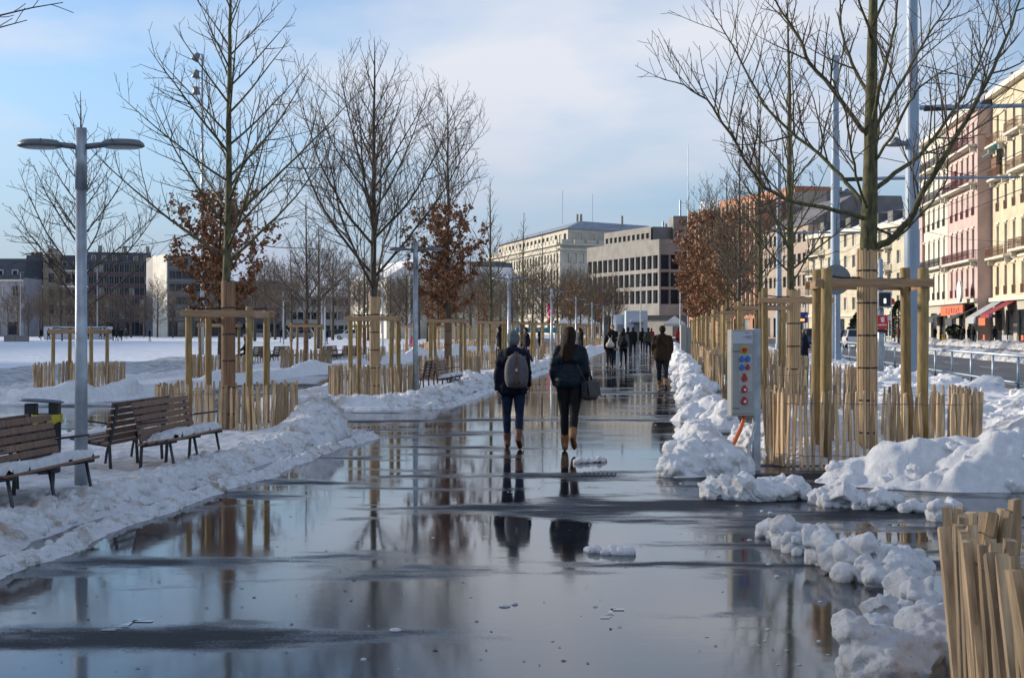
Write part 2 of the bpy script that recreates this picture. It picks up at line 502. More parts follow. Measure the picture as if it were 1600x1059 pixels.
# clothes and skin
M('skin', (0.48, 0.30, 0.22), 0.55, 0.08, 12)
M('hair_brown', (0.024, 0.012, 0.0075), 0.6, 0.55, 7, (10, 10, 0.8), bump=0.9, bscale=14, bdist=0.014, spec=0.12)
M('hair_fair', (0.20, 0.12, 0.06), 0.55, 0.3, 6, (10, 10, 1))
M('cloth_navy', (0.008, 0.0105, 0.021), 0.75, 0.3, 9, bump=0.5, bscale=10, bdist=0.02, spec=0.15)
M('leather_navy', (0.008, 0.015, 0.023), 0.5, 0.3, 9, bump=0.55, bscale=9, bdist=0.02, spec=0.15)
M('cloth_black', (0.011, 0.011, 0.013), 0.8, 0.3, 9, bump=0.4, bscale=10, bdist=0.02, spec=0.15)
M('cloth_brown', (0.036, 0.022, 0.014), 0.8, 0.3, 9, bump=0.4, bscale=9, bdist=0.02, spec=0.15)
M('cloth_olive', (0.045, 0.05, 0.035), 0.8, 0.3, 9, bump=0.4, bscale=9, bdist=0.02, spec=0.15)
M('cloth_grey', (0.10, 0.10, 0.105), 0.8, 0.25, 9, spec=0.15)
M('cloth_red', (0.30, 0.02, 0.02), 0.7, 0.2, 9, spec=0.15)
M('cloth_pink', (0.60, 0.06, 0.18), 0.7, 0.2, 9, spec=0.15)
M('cloth_cream', (0.55, 0.50, 0.42), 0.7, 0.15, 9, spec=0.15)
M('cloth_trousers', (0.016, 0.018, 0.026), 0.8, 0.3, 9, bump=0.3, bscale=14, bdist=0.015, spec=0.15)
M('denim', (0.012, 0.020, 0.046), 0.8, 0.35, 14, bump=0.4, bscale=14, bdist=0.015, spec=0.15)
M('boot_brown', (0.135, 0.048, 0.022), 0.55, 0.3, 12)
M('boot_tan', (0.225, 0.105, 0.035), 0.65, 0.3, 12)
M('shoe_dark', (0.03, 0.027, 0.025), 0.5, 0.3, 12)
M('wool_grey', (0.115, 0.135, 0.150), 0.9, 0.3, 60, bump=0.8, bscale=70, bdist=0.006)
M('pack_grey', (0.105, 0.10, 0.112), 0.8, 0.22, 30, bump=0.3, bscale=60, bdist=0.004)
M('strap_brown', (0.115, 0.042, 0.022), 0.6, 0.25, 20)
M('bag_black', (0.014, 0.016, 0.017), 0.6, 0.3, 9, bump=0.4, bscale=9, bdist=0.015)
# buildings
M('stone_cream', (0.44, 0.41, 0.34), 0.8, 0.10, 0.5)
M('stone_grey', (0.30, 0.285, 0.26), 0.8, 0.16, 0.5)
M('stone_lilac', (0.31, 0.30, 0.33), 0.8, 0.14, 0.5)
M('stone_ochre', (0.29, 0.25, 0.19), 0.8, 0.14, 0.5)
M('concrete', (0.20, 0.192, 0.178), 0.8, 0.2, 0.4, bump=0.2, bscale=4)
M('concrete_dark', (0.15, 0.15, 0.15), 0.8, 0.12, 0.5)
M('roof_metal', (0.30, 0.33, 0.37), 0.45, 0.15, 0.6, metal=0.3)
M('roof_slate', (0.055, 0.062, 0.080), 0.6, 0.25, 0.8)
M('roof_seam', (0.155, 0.145, 0.145), 0.55, 0.2, 0.8)
M('glass_dark', (0.022, 0.028, 0.038), 0.22, 0.35, 0.35, rnd=0.5, spec=0.25)
M('glass_blue', (0.020, 0.034, 0.055), 0.5, 0.35, 0.35, rnd=0.5, spec=0.12)
M('glass_pale', (0.16, 0.155, 0.145), 0.3, 0.35, 0.5, rnd=0.5, spec=0.3)
M('blind', (0.40, 0.39, 0.36), 0.7, 0.12, 0.6, rnd=0.3)
M('dark_facade', (0.095, 0.108, 0.130), 0.5, 0.2, 0.4)
M('facade_red', (0.20, 0.035, 0.045), 0.6, 0.15, 0.4)
M('terracotta', (0.42, 0.185, 0.10), 0.75, 0.16, 0.5)
M('fin_pale', (0.52, 0.40, 0.30), 0.7, 0.12, 0.6)
M('wall_taupe', (0.33, 0.265, 0.215), 0.8, 0.12, 0.5)
M('wall_yellow', (0.52, 0.475, 0.36), 0.8, 0.16, 0.5)
M('wall_yellow_warm', (0.53, 0.46, 0.325), 0.8, 0.17, 0.5)
M('wall_cream', (0.56, 0.535, 0.465), 0.8, 0.15, 0.5)
M('wall_pink', (0.50, 0.375, 0.345), 0.8, 0.16, 0.5)
M('trim', (0.60, 0.57, 0.49), 0.75, 0.10, 0.8)
M('iron_dark', (0.03, 0.033, 0.038), 0.5, 0.2, 4)
M('iron_red', (0.13, 0.022, 0.030), 0.5, 0.2, 4)
M('iron_rust', (0.17, 0.085, 0.048), 0.6, 0.2, 4)
M('shutter', (0.32, 0.32, 0.30), 0.6, 0.1, 4)
M('chimney_pot', (0.36, 0.10, 0.045), 0.7, 0.2, 4)
M('awning_orange', (0.58, 0.135, 0.060), 0.7, 0.12, 2)
M('awning_red', (0.26, 0.028, 0.035), 0.7, 0.12, 2)
M('awning_grey', (0.36, 0.38, 0.40), 0.7, 0.1, 2)
M('awning_dark', (0.055, 0.058, 0.065), 0.7, 0.1, 2)
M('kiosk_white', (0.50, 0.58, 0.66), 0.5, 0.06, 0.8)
M('kiosk_door', (0.22, 0.22, 0.24), 0.6, 0.1, 2)
M('tent_cloth', (0.62, 0.61, 0.58), 0.7, 0.08, 1.5)
M('teal_paint', (0.03, 0.24, 0.32), 0.5, 0.1, 1.5)
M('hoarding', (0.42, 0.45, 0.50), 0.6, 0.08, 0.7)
M('car_white', (0.62, 0.63, 0.65), 0.3, 0.04, 2)
M('car_blue', (0.03, 0.065, 0.13), 0.3, 0.08, 2)
M('car_dark', (0.025, 0.027, 0.032), 0.3, 0.1, 2)
M('car_grey', (0.22, 0.23, 0.24), 0.3, 0.08, 2)
M('tyre', (0.012, 0.012, 0.012), 0.8, 0.2, 6)
M('cable', (0.03, 0.03, 0.033), 0.6, 0.1, 3)
M('debris', (0.025, 0.018, 0.012), 0.7, 0.4, 6)

# ================================================================== the setting
def sheet(name, u0, u1, d0, d1, z, mat, **tags):
    a, b, c, d = xy(u0, d0), xy(u1, d0), xy(u1, d1), xy(u0, d1)
    mb = MB().quad((*a, z), (*b, z), (*c, z), (*d, z))
    return mb.build(name, mat, **tags)

g = MB().quad((-2500, -300, -0.06), (2500, -300, -0.06), (2500, 4000, -0.06), (-2500, 4000, -0.06))
g.build('ground', 'field_snow', kind='structure')
sheet('promenade', -17.3, 9.7, -14, 250, 0.0, 'wet_asphalt', kind='structure')
sheet('road', 9.7, 18.0, -30, 250, 0.004, 'road', kind='structure')
sheet('tram_lane', 18.0, 28.4, -30, 250, 0.0, 'tram_lane', kind='structure')
pv = MB().bx(0, 0.1, 0, 0.1, 0, 0.1); pv = MB()
_a = [xy(28.4, -30), xy(36.5, -30), xy(36.5, 250), xy(28.4, 250)]
pv.add([(*p, -0.02) for p in _a] + [(*p, 0.12) for p in _a], [(4, 5, 6, 7), (0, 1, 5, 4), (1, 2, 6, 5), (2, 3, 7, 6), (3, 0, 4, 7)])
pv.build('pavement', 'paving', kind='structure')
lm = MB()
for u in (10.35, 13.8):
    for k in range(24):
        d0 = 20 + k * 8
        a, b = xy(u, d0), xy(u, d0 + (8 if u < 11 else 3.5))
        lm.quad((a[0], a[1], 0.008), (a[0] + 0.14, a[1], 0.008), (b[0] + 0.14, b[1], 0.008), (b[0], b[1], 0.008))
lm.build('road_marking', 'road_paint', kind='structure')

# painted arrows on the promenade, flat print
def arrow(px, py, w, label):
    D = EYE * F / (py - HY); s = w * D / F
    p = at(px, py, D)
    mb = MB(); z = 0.004
    def q(x0, x1, y0, y1, sk=0.0):
        mb.quad((p.x + x0 * s + sk, p.y + y0, z), (p.x + x1 * s + sk, p.y + y0, z), (p.x + x1 * s, p.y + y1, z), (p.x + x0 * s, p.y + y1, z))
    q(0.50, 1.0, 0.16, 0.21)
    mb.add([(p.x + 0.33 * s, p.y + 0.06, z), (p.x + 0.55 * s, p.y + 0.06, z), (p.x + 0.56 * s, p.y + 0.16, z), (p.x + 0.74 * s, p.y + 0.26, z), (p.x + 0.60 * s, p.y + 0.26, z)], [(0, 1, 2, 3, 4)])
    q(0.22, 0.58, 0.03, 0.045); q(0.14, 0.48, -0.02, -0.005); q(0.05, 0.38, -0.07, -0.045)
    mb.build('painted_arrow', 'path_paint', label=label, cat='road marking', group='arrows painted on the promenade')
arrow(160, 981, 66, 'faint pale arrow painted on the wet asphalt near the lamp reflection')
arrow(935, 962, 44, 'faint pale arrow painted on the wet asphalt below the two walkers')

# ------------------------------------------------------------------ lying snow
def left_island(u0, u1, d0, d1, seed, mounds=(), bank=0.045, cover=0.06):
    def f(U, D):
        wob = (fbm(U * 1.1, D * 1.1, seed, 3) - 0.5) * 0.26
        d = rrect(U, D, u0, u1, d0, d1, 1.3) + wob
        h = cover * sstep(0.02, -0.35, d) * (0.7 + 0.6 * fbm(U * 0.8, D * 0.8, seed + 3))
        edge = np.exp(-((d + 0.42) / 0.30) ** 2)
        h = h + edge * bank * (0.45 + 0.9 * fbm(U * 0.9, D * 0.6, seed + 5))
        for (mu, md, ru, rd, mh) in mounds:
            h = h + mh * np.exp(-((U - mu) / ru) ** 2 - ((D - md) / rd) ** 2)
        body = sstep(0.05, -0.20, d)
        Uw = U + 0.10 * (vnoise(U * 5, D * 5, seed + 31) - 0.5); Dw = D + 0.10 * (vnoise(U * 5 + 40, D * 5, seed + 32) - 0.5)
        rough = 0.075 * lumps(Uw, Dw, 0.26, seed) * fbm(U * 2, D * 2, seed + 33) * 1.6 + 0.055 * lumps(Uw, Dw, 0.12, seed + 1) + 0.028 * lumps(Uw, Dw, 0.06, seed + 2) + 0.03 * (fbm(U * 9, D * 9, seed + 34, 3) - 0.5) - 0.03
        h = h + rough * body * (0.40 + 0.5 * edge)
        # thin line of slush left by the plough just outside the bank
        wob2 = (fbm(D * 0.7, U * 0.2, seed + 11, 3) - 0.5) * 0.20
        out = np.exp(-((d - 0.32 - wob2) / 0.11) ** 2) * (U > u0 + 2.0)
        h2 = out * (0.035 + 0.05 * lumps(U, D, 0.12, seed + 9) + 0.03 * lumps(U, D, 0.05, seed + 8)) - 0.018
        return np.where(d < 0.03, np.maximum(h, -0.03) - 0.02 * sstep(-0.1, 0.03, d), np.maximum(h2, -0.03))
    return f

bank1_f = left_island(-9.2, -5.05, -4.0, 23.2, 11, [(-5.40, 22.2, 0.55, 0.80, 0.50), (-6.7, 21.0, 0.9, 0.9, 0.10), (-6.3, 12.5, 0.5, 1.5, 0.10)])
bank1 = heightfield('snow_bank', np.arange(-9.8, -4.2, 0.032), np.arange(7.0, 24.4, 0.036), bank1_f,
            'snow_dirty', label='dirty snow bank under the two benches along the promenade edge', cat='snow', kind='stuff')
bank2_f = left_island(-9.2, -5.15, 29.9, 66.0, 23, [(-5.6, 31.6, 0.5, 1.0, 0.06), (-5.9, 41.0, 0.5, 1.3, 0.22), (-6.0, 52, 0.7, 2.0, 0.15)], 0.14)
bank2 = heightfield('snow_bank', np.arange(-9.8, -4.4, 0.05), np.arange(28.9, 67.0, 0.075), bank2_f,
            'snow_dirty', label='snow bank round the second tree guard and its bench', cat='snow', kind='stuff')
heightfield('snow_bank', np.arange(-9.8, -4.4, 0.12), np.arange(70.0, 150.0, 0.3),
            left_island(-9.2, -5.15, 71, 149, 29, [(-5.6, 80, 0.7, 3, 0.15), (-5.6, 100, 0.7, 4, 0.2)], 0.2),
            'snow', label='far snow bank along the edge of the promenade', cat='snow', kind='stuff')
heightfield('snow_bank', np.arange(-18.0, -12.8, 0.06), np.arange(31.5, 66.0, 0.09),
            left_island(-17.3, -13.4, 32.6, 64.0, 37, [(-14.0, 33.5, 0.6, 0.5, 0.20), (-13.3, 35.6, 0.40, 0.7, 0.42), (-15.3, 33.4, 0.8, 0.5, 0.10), (-13.9, 44, 0.6, 1.2, 0.15), (-13.9, 55.0, 0.6, 2.0, 0.2)], 0.14),
            'snow', label='snow heaps round the second row of tree guards', cat='snow', kind='stuff')
heightfield('snow_bank', np.arange(-18.0, -12.8, 0.15), np.arange(67.5, 150.0, 0.3),
            left_island(-17.3, -13.4, 68.5, 149, 41, [(-13.9, 78, 0.6, 2, 0.35), (-13.9, 92, 0.6, 3, 0.35)], 0.3),
            'snow', label='far snow heaps along the second row of trees', cat='snow', kind='stuff')

def slush_f(U, D):
    n = fbm(U * 0.45, D * 0.45, 51, 4)
    h = (n - 0.47) * 0.5 + 0.05 * lumps(U, D, 0.35, 53) + 0.02 * lumps(U, D, 0.14, 54)
    d = rrect(U, D, -27.0, -17.3, 21.0, 90.0, 2.5)
    far = sstep(-20.0, -24.0, U)
    h = np.where(h > 0, h * 0.55, h) + far * 0.08
    return np.where(d < 0, h - 0.06 * sstep(-0.6, 0, d), -0.2 + 0.13 * (U < -26))
heightfield('slush', np.arange(-27.4, -17.0, 0.09), np.arange(20.5, 90.5, 0.12), slush_f, 'slush', cut=-0.055,
            label='grey trampled slush at the edge of the snow field', cat='slush', kind='stuff')
sheet('side_path', -27.0, -17.3, 20.5, 90.5, -0.004, 'wet_asphalt', kind='structure')

RM = [  # heaps shovelled between the guards on the street side: u, D, ru, rD, height
    (0.42, 17.4, 0.42, 0.75, 0.58), (0.10, 16.4, 0.30, 0.35, 0.14), (0.75, 16.7, 0.30, 0.35, 0.20), (1.15, 16.2, 0.22, 0.25, 0.10),
    (2.55, 15.75, 0.75, 0.55, 0.46), (3.5, 15.5, 0.85, 0.62, 0.50), (4.5, 15.9, 0.8, 0.9, 0.60), (5.4, 16.3, 0.9, 1.1, 0.62), (6.6, 16.6, 1.1, 1.3, 0.6),
    (4.7, 18.4, 0.55, 1.2, 0.40), (5.8, 20.0, 0.9, 1.4, 0.55), (3.2, 21.0, 1.4, 0.6, 0.38), (1.7, 20.9, 0.8, 0.5, 0.42),
    (0.45, 22.6, 0.40, 0.7, 0.26), (0.85, 24.6, 0.38, 0.6, 0.40), (0.40, 26.4, 0.35, 0.55, 0.36), (0.85, 28.4, 0.38, 0.7, 0.42),
    (0.75, 31.2, 0.42, 0.9, 0.48), (0.60, 34.8, 0.42, 1.0, 0.45), (0.75, 38.6, 0.45, 1.2, 0.50), (0.6, 43.0, 0.45, 1.4, 0.46),
    (0.7, 48.0, 0.45, 1.6, 0.48), (0.55, 54.0, 0.45, 1.9, 0.46), (0.65, 61.0, 0.45, 2.4, 0.50), (0.55, 69.0, 0.5, 3.0, 0.48), (0.6, 80.0, 0.5, 4.0, 0.52),
    (0.5, 95.0, 0.6, 6.0, 0.65), (0.5, 112.0, 0.6, 8.0, 0.65),
    (6.4, 23.0, 1.2, 1.4, 0.30), (7.6, 29.0, 1.0, 2.0, 0.14), (8.6, 33.0, 0.5, 1.0, 0.24), (8.9, 39.5, 0.4, 0.8, 0.42), (8.7, 44.0, 0.5, 1.6, 0.16), (8.7, 51.0, 0.5, 2.0, 0.16),
    (6.0, 36.0, 1.5, 2.0, 0.12), (6.5, 46.0, 1.5, 3.0, 0.12), (7.5, 60.0, 1.3, 4.0, 0.15), (7.5, 78.0, 1.4, 6.0, 0.2)]
def right_f(U, D):
    h = np.full(U.shape, -0.06)
    for (mu, md, ru, rd, mh) in RM:
        h = np.maximum(h, 0) * 1.0 + mh * np.exp(-(((U - mu) / ru) ** 2 + ((D - md) / rd) ** 2) * 1.15) if mh < 0 else h + mh * np.exp(-(((U - mu) / ru) ** 2 + ((D - md) / rd) ** 2) * 1.15)
    wob = (fbm(U * 0.9, D * 0.9, 71, 3) - 0.5) * 0.7
    cover = sstep(17.2, 18.2, D + wob) * sstep(1.15, 1.75, U + wob * 0.6 - 0.5 * sstep(21, 24, D) * 0.3)
    h = h + cover * (0.19 - 0.08 * sstep(22, 28, D) + 0.10 * (fbm(U * 0.7, D * 0.7, 73) - 0.5))
    h = np.where(h > 0, h * 0.80, h)
    body = sstep(0.0, 0.12, h + 0.02)
    Uw = U + 0.22 * (fbm(U * 2.5, D * 2.5, 171, 2) - 0.5); Dw = D + 0.22 * (fbm(U * 2.5 + 40, D * 2.5, 172, 2) - 0.5)
    h = h + body * (0.34 * (fbm(U * 1.7, D * 1.7, 75, 5, 0.55) - 0.5) + 0.12 * lumps(Uw, Dw, 0.55, 77) + 0.05 * lumps(Uw, Dw, 0.24, 78) * fbm(U * 3, D * 3, 79) * 1.8 + 0.016 * lumps(Uw, Dw, 0.10, 80) * fbm(U * 2, D * 2, 82) * 2 - 0.06)
    h = h - 0.10 * fbm(U * 1.4, D * 1.4, 174, 3) * (1 - sstep(0.1, 0.35, h))
    h = h * (1 - sstep(9.0, 9.35, U)) - 0.05 * sstep(9.0, 9.35, U)
    return np.maximum(h, -0.05)
heap1 = heightfield('snow_heap', np.arange(-0.6, 9.4, 0.036), np.arange(13.6, 34.0, 0.042), right_f, 'snow', cut=-0.004,
            label='heaped white snow round the street-side tree guards', cat='snow', kind='stuff')
heap2 = heightfield('snow_heap', np.arange(-0.6, 9.4, 0.07), np.arange(33.958, 130.0, 0.14), right_f, 'snow', cut=-0.004,
            label='ridge of shovelled snow along the far street-side tree guards', cat='snow', kind='stuff')
def ridge_f(c, w, hgt, seed):
    def f(U, D):
        d = np.abs(U - c + (fbm(D * 0.25, U * 0, seed, 3) - 0.5) * 0.8) / w
        return hgt * (1.15 - d ** 2) * (0.35 + 1.0 * fbm(U * 0.7, D * 0.5, seed + 1)) + 0.20 * lumps(U, D, 0.55, seed + 2) * (d < 1) + 0.08 * lumps(U, D, 0.22, seed + 3) * (d < 1) - 0.16
    return f
heightfield('snow_ridge', np.arange(16.8, 19.4, 0.10), np.arange(40, 150, 0.12), ridge_f(18.0, 0.9, 0.42, 91), 'slush',
            label='dirty snow ridge between the road and the tram lane', cat='snow', kind='stuff')
heightfield('snow_ridge', np.arange(27.0, 29.6, 0.12), np.arange(80, 200, 0.18), ridge_f(28.4, 0.9, 0.50, 97), 'slush', 
            label='dirty snow ridge along the shop pavement', cat='snow', kind='stuff')

# ------------------------------------------------------------------ voxel union helper
def remeshed(mb, voxel, smooth_it=2, name='m'):
    me = bpy.data.meshes.new('tmp'); me.from_pydata(mb.v, [], mb.f); me.update()
    o = bpy.data.objects.new('tmp', me); COL.objects.link(o)
    md = o.modifiers.new('r', 'REMESH'); md.mode = 'VOXEL'; md.voxel_size = voxel
    dg = bpy.context.evaluated_depsgraph_get()
    out = bpy.data.meshes.new_from_object(o.evaluated_get(dg))
    bpy.data.objects.remove(o); bpy.data.meshes.remove(me)
    if smooth_it:
        bm = bmesh.new(); bm.from_mesh(out)
        for _ in range(smooth_it):
            bmesh.ops.smooth_vert(bm, verts=bm.verts, factor=0.5, use_axis_x=True, use_axis_y=True, use_axis_z=True)
        bm.to_mesh(out); bm.free()
    out.polygons.foreach_set('use_smooth', [True] * len(out.polygons))
    out.name = name
    return out

def ball(mb, c, r, n=10, sq=(1, 1, 1)):
    prof = [(r * math.cos(R(a)), r * math.sin(R(a)) * sq[2]) for a in (-80, -55, -28, 0, 28, 55, 80)]
    mb.lathe(prof, n, c, 0, sq[0], sq[1])

def clods(parent, func, ur, dr, n, rmin, rmax, seed, voxel, mat, hmin=0.03, weight=None, squash=0.8, chunky=0.55):
    """frozen clods crusting a heap: balls set on its surface, fused and roughened"""
    rg = np.random.default_rng(seed)
    U = rg.uniform(*ur, n * 6); D = rg.uniform(*dr, n * 6)
    H = func(U.reshape(1, -1), D.reshape(1, -1)).ravel()
    ok = H > hmin
    if weight is not None: ok &= rg.random(n * 6) < weight(U, D, H)
    U, D, H = U[ok][:n], D[ok][:n], H[ok][:n]
    mb = MB()
    for u, d, h in zip(U, D, H):
        r = rmin + (rmax - rmin) * rg.random() ** 2.2
        r = min(r, h * 0.9 + 0.03)
        c = (u + d * TAN, d, h - r * rg.uniform(0.05, 0.5))
        if rg.random() < chunky: mb.box(c, (r * rg.uniform(1.2, 2.0), r * rg.uniform(1.1, 1.8), r * rg.uniform(0.9, 1.5)), Euler(tuple(rg.uniform(-0.7, 0.7, 2)) + (rg.uniform(0, 3),)).to_matrix())
        else: ball(mb, c, r, 8, (rg.uniform(0.75, 1.3), rg.uniform(0.75, 1.3), squash * rg.uniform(0.8, 1.15)))
    me = remeshed(mb, voxel, 1, 'clods')
    nv = len(me.vertices); co = np.empty(nv * 3); me.vertices.foreach_get('co', co); co = co.reshape(-1, 3)
    nr = np.empty(nv * 3); me.vertex_normals.foreach_get('vector', nr); nr = nr.reshape(-1, 3)
    x, y, z = co.T
    k = voxel / 0.02
    dsp = 0.085 * k * (fbm(x * 9 / k + z * 6, y * 9 / k - z * 5, seed, 5, 0.7) - 0.5) + 0.015 * k * (lumps(x - z * 0.5, y + z * 0.8, 0.075 * k, seed + 1) - 0.4) + 0.012 * (fbm(x * 45 + z * 30, y * 45 - z * 30, seed + 3, 2) - 0.5)
    co = co + nr * dsp[:, None]; co[:, 2] = np.maximum(co[:, 2], -0.012)
    me.vertices.foreach_set('co', co.ravel()); me.materials.append(MAT[mat]); me.update()
    o = link('clods', me, parent); o['kind'] = 'stuff'
    return o

def snow_clump(label, quadpx, n, rmin, rmax, seed, hmax=0.25, voxel=0.013, chunky=0.5):
    """a broken lump of frozen snow lying on the asphalt; quadpx: pixel polyline of its ground axis with half-depths"""
    rng = random.Random(seed)
    mb = MB()
    pts = []
    for (px, py, w) in quadpx:
        D = EYE * F / (py - HY); p = at(px, py, D); pts.append((p.x, p.y, w))
    c = pts[len(pts) // 2]
    for k in range(n):
        t = rng.random() * (len(pts) - 1); i = min(int(t), len(pts) - 2); f = t - i
        a, b = pts[i], pts[i + 1]
        w = a[2] + (b[2] - a[2]) * f
        x = a[0] + (b[0] - a[0]) * f + rng.uniform(-0.5, 0.5) * w * 0.7
        dy = rng.uniform(-1, 1)
        y = a[1] + (b[1] - a[1]) * f + dy * w
        r = rng.uniform(rmin, rmax) * (1 - 0.35 * abs(dy))
        z = rng.uniform(0.0, max(0.0, hmax - r)) * (1 - 0.6 * abs(dy)) + r * 0.45
        if rng.random() < chunky: mb.box((x - c[0], y - c[1], z), (r * rng.uniform(1.2, 2.1), r * rng.uniform(1.2, 1.9), r * rng.uniform(0.9, 1.6)), Euler((rng.uniform(-0.7, 0.7), rng.uniform(-0.7, 0.7), rng.uniform(0, 3))).to_matrix())
        else: ball(mb, (x - c[0], y - c[1], z), r, 9, (rng.uniform(0.8, 1.2), rng.uniform(0.8, 1.2), rng.uniform(0.65, 0.95)))
        if z > r: ball(mb, (x - c[0], y - c[1], r * 0.4), r * 0.95, 9)
    me = remeshed(mb, voxel, 1, 'snow_clump')
    nv = len(me.vertices); co = np.empty(nv * 3); me.vertices.foreach_get('co', co); co = co.reshape(-1, 3)
    nr = np.empty(nv * 3); me.vertex_normals.foreach_get('vector', nr); nr = nr.reshape(-1, 3)
    x, y, z = co[:, 0], co[:, 1], co[:, 2]
    dsp = 0.075 * (fbm(x * 8 + z * 6 + 5, y * 8 - z * 5, seed, 4, 0.6) - 0.5) + 0.016 * (lumps(x - z * 0.5 + 9, y + z * 0.8, 0.08, seed + 1) - 0.4) + 0.010 * (fbm(x * 50 + z * 30, y * 50 - z * 30, seed + 2, 2) - 0.5)
    co = co + nr * dsp[:, None]
    co[:, 2] = np.maximum(co[:, 2], -0.01)
    me.vertices.foreach_set('co', co.ravel()); me.update()
    me.materials.append(MAT['snow'])
    return tag(link('snow_clump', me, None, (c[0], c[1], 0.0)), label, 'snow clump', 'lumps of snow left on the wet asphalt')

def guard_free(U, D, H):
    """no clods inside the palings of the nearest guards"""
    inside = (np.abs(U - 2.58) < 1.3) & (np.abs(D - 18.5) < 1.3) | (np.abs(U - 2.58) < 1.3) & (np.abs(D - 29.4) < 1.3)
    return np.where(inside, 0.02, 1.0)
clods(heap1, right_f, (-0.5, 1.4), (14.2, 21.5), 520, 0.03, 0.15, 301, 0.018, 'snow', 0.02, guard_free)
clods(heap1, right_f, (1.4, 7.5), (14.0, 21.5), 260, 0.03, 0.16, 308, 0.02, 'snow', 0.02, lambda U, D, H: guard_free(U, D, H) * np.where(H < 0.2, 1.0, 0.12), 0.5, 0.25)
clods(heap1, right_f, (-0.5, 8.9), (21.5, 33.9), 480, 0.05, 0.20, 302, 0.032, 'snow', 0.04, lambda U, D, H: np.where(U < 1.2, 1.0, 0.12) * guard_free(U, D, H))
clods(heap2, right_f, (-0.5, 1.3), (34, 75), 620, 0.07, 0.22, 303, 0.045, 'snow', 0.05)
clods(heap2, right_f, (5.0, 9.2), (34, 60), 150, 0.06, 0.20, 304, 0.05, 'snow', 0.10)
clods(bank1, bank1_f, (-5.75, -5.14), (8.0, 23.2), 1500, 0.018, 0.075, 305, 0.015, 'snow_dirty', 0.03, lambda U, D, H: np.clip((U + 5.85) / 0.5, 0.03, 1.0))
clods(bank1, bank1_f, (-4.90, -4.4), (8.0, 23.4), 900, 0.012, 0.042, 306, 0.011, 'snow_dirty', 0.008)
clods(bank2, bank2_f, (-6.0, -5.0), (30.0, 60.0), 900, 0.05, 0.16, 307, 0.03, 'snow_dirty', 0.03)

snow_clump('low jagged row of snow lumps in front of the socket cabinet', [(1108, 778, 0.10), (1165, 780, 0.14), (1215, 778, 0.2), (1256, 778, 0.16)], 42, 0.05, 0.15, 1, 0.24)
snow_clump('flat row of snow lumps at the foot of the large white heap', [(1275, 788, 0.1), (1320, 792, 0.14), (1365, 794, 0.14), (1400, 794, 0.1)], 36, 0.05, 0.12, 2, 0.20)
snow_clump('small low snow lump just left of the lone round chunk', [(1410, 800, 0.05), (1436, 800, 0.05)], 8, 0.04, 0.075, 3, 0.11)
snow_clump('lone upright chunk of snow on the wet asphalt behind the leaning fence', [(1460, 812, 0.06), (1474, 812, 0.08), (1490, 811, 0.06)], 14, 0.06, 0.10, 4, 0.24)
snow_clump('small pale snow chunk at the left end of the long jagged row', [(1180, 838, 0.04), (1203, 840, 0.04)], 9, 0.04, 0.075, 5, 0.15)
snow_clump('long jagged row of big snow lumps on the wet asphalt', [(1215, 852, 0.10), (1265, 868, 0.16), (1310, 895, 0.22), (1360, 908, 0.24), (1405, 905, 0.22), (1430, 905, 0.12)], 60, 0.045, 0.135, 6, 0.28)
snow_clump('snow lumps between the jagged row and the leaning fence', [(1365, 1000, 0.10), (1395, 975, 0.14), (1410, 945, 0.10), (1452, 975, 0.09)], 34, 0.05, 0.11, 7, 0.22)
snow_clump('smooth snow heap at the foot of the leaning fence in front', [(1330, 1062, 0.14), (1385, 1060, 0.2), (1440, 1050, 0.26), (1480, 1030, 0.22)], 40, 0.08, 0.17, 8, 0.30)
snow_clump('thin slushy snow patch on the asphalt behind the walkers\' reflections', [(915, 862, 0.05), (950, 864, 0.07), (990, 866, 0.05)], 26, 0.018, 0.045, 9, 0.03, 0.011, 0.0)
snow_clump('small snow scrap beside the heel of the woman in black trousers', [(903, 723, 0.06), (922, 722, 0.10), (944, 721, 0.05)], 26, 0.02, 0.06, 10, 0.04, 0.011, 0.1)

# slotted drain grate let into the asphalt
gp = at(936, 741, EYE * F / (741 - HY))
dg_ = thing('drain_grate', 'dark slotted drain grate in the asphalt behind the long-haired walker', 'drain', (gp.x, gp.y, 0), -TH)
MB().bx(-0.20, 0.20, -0.20, 0.20, -0.01, 0.0035).build('pit', 'tie_black', dg_)
for k in range(8):
    MB().bx(-0.19 + k * 0.05, -0.165 + k * 0.05, -0.19, 0.19, 0.0036, 0.012).build('bar', 'bench_steel', dg_)

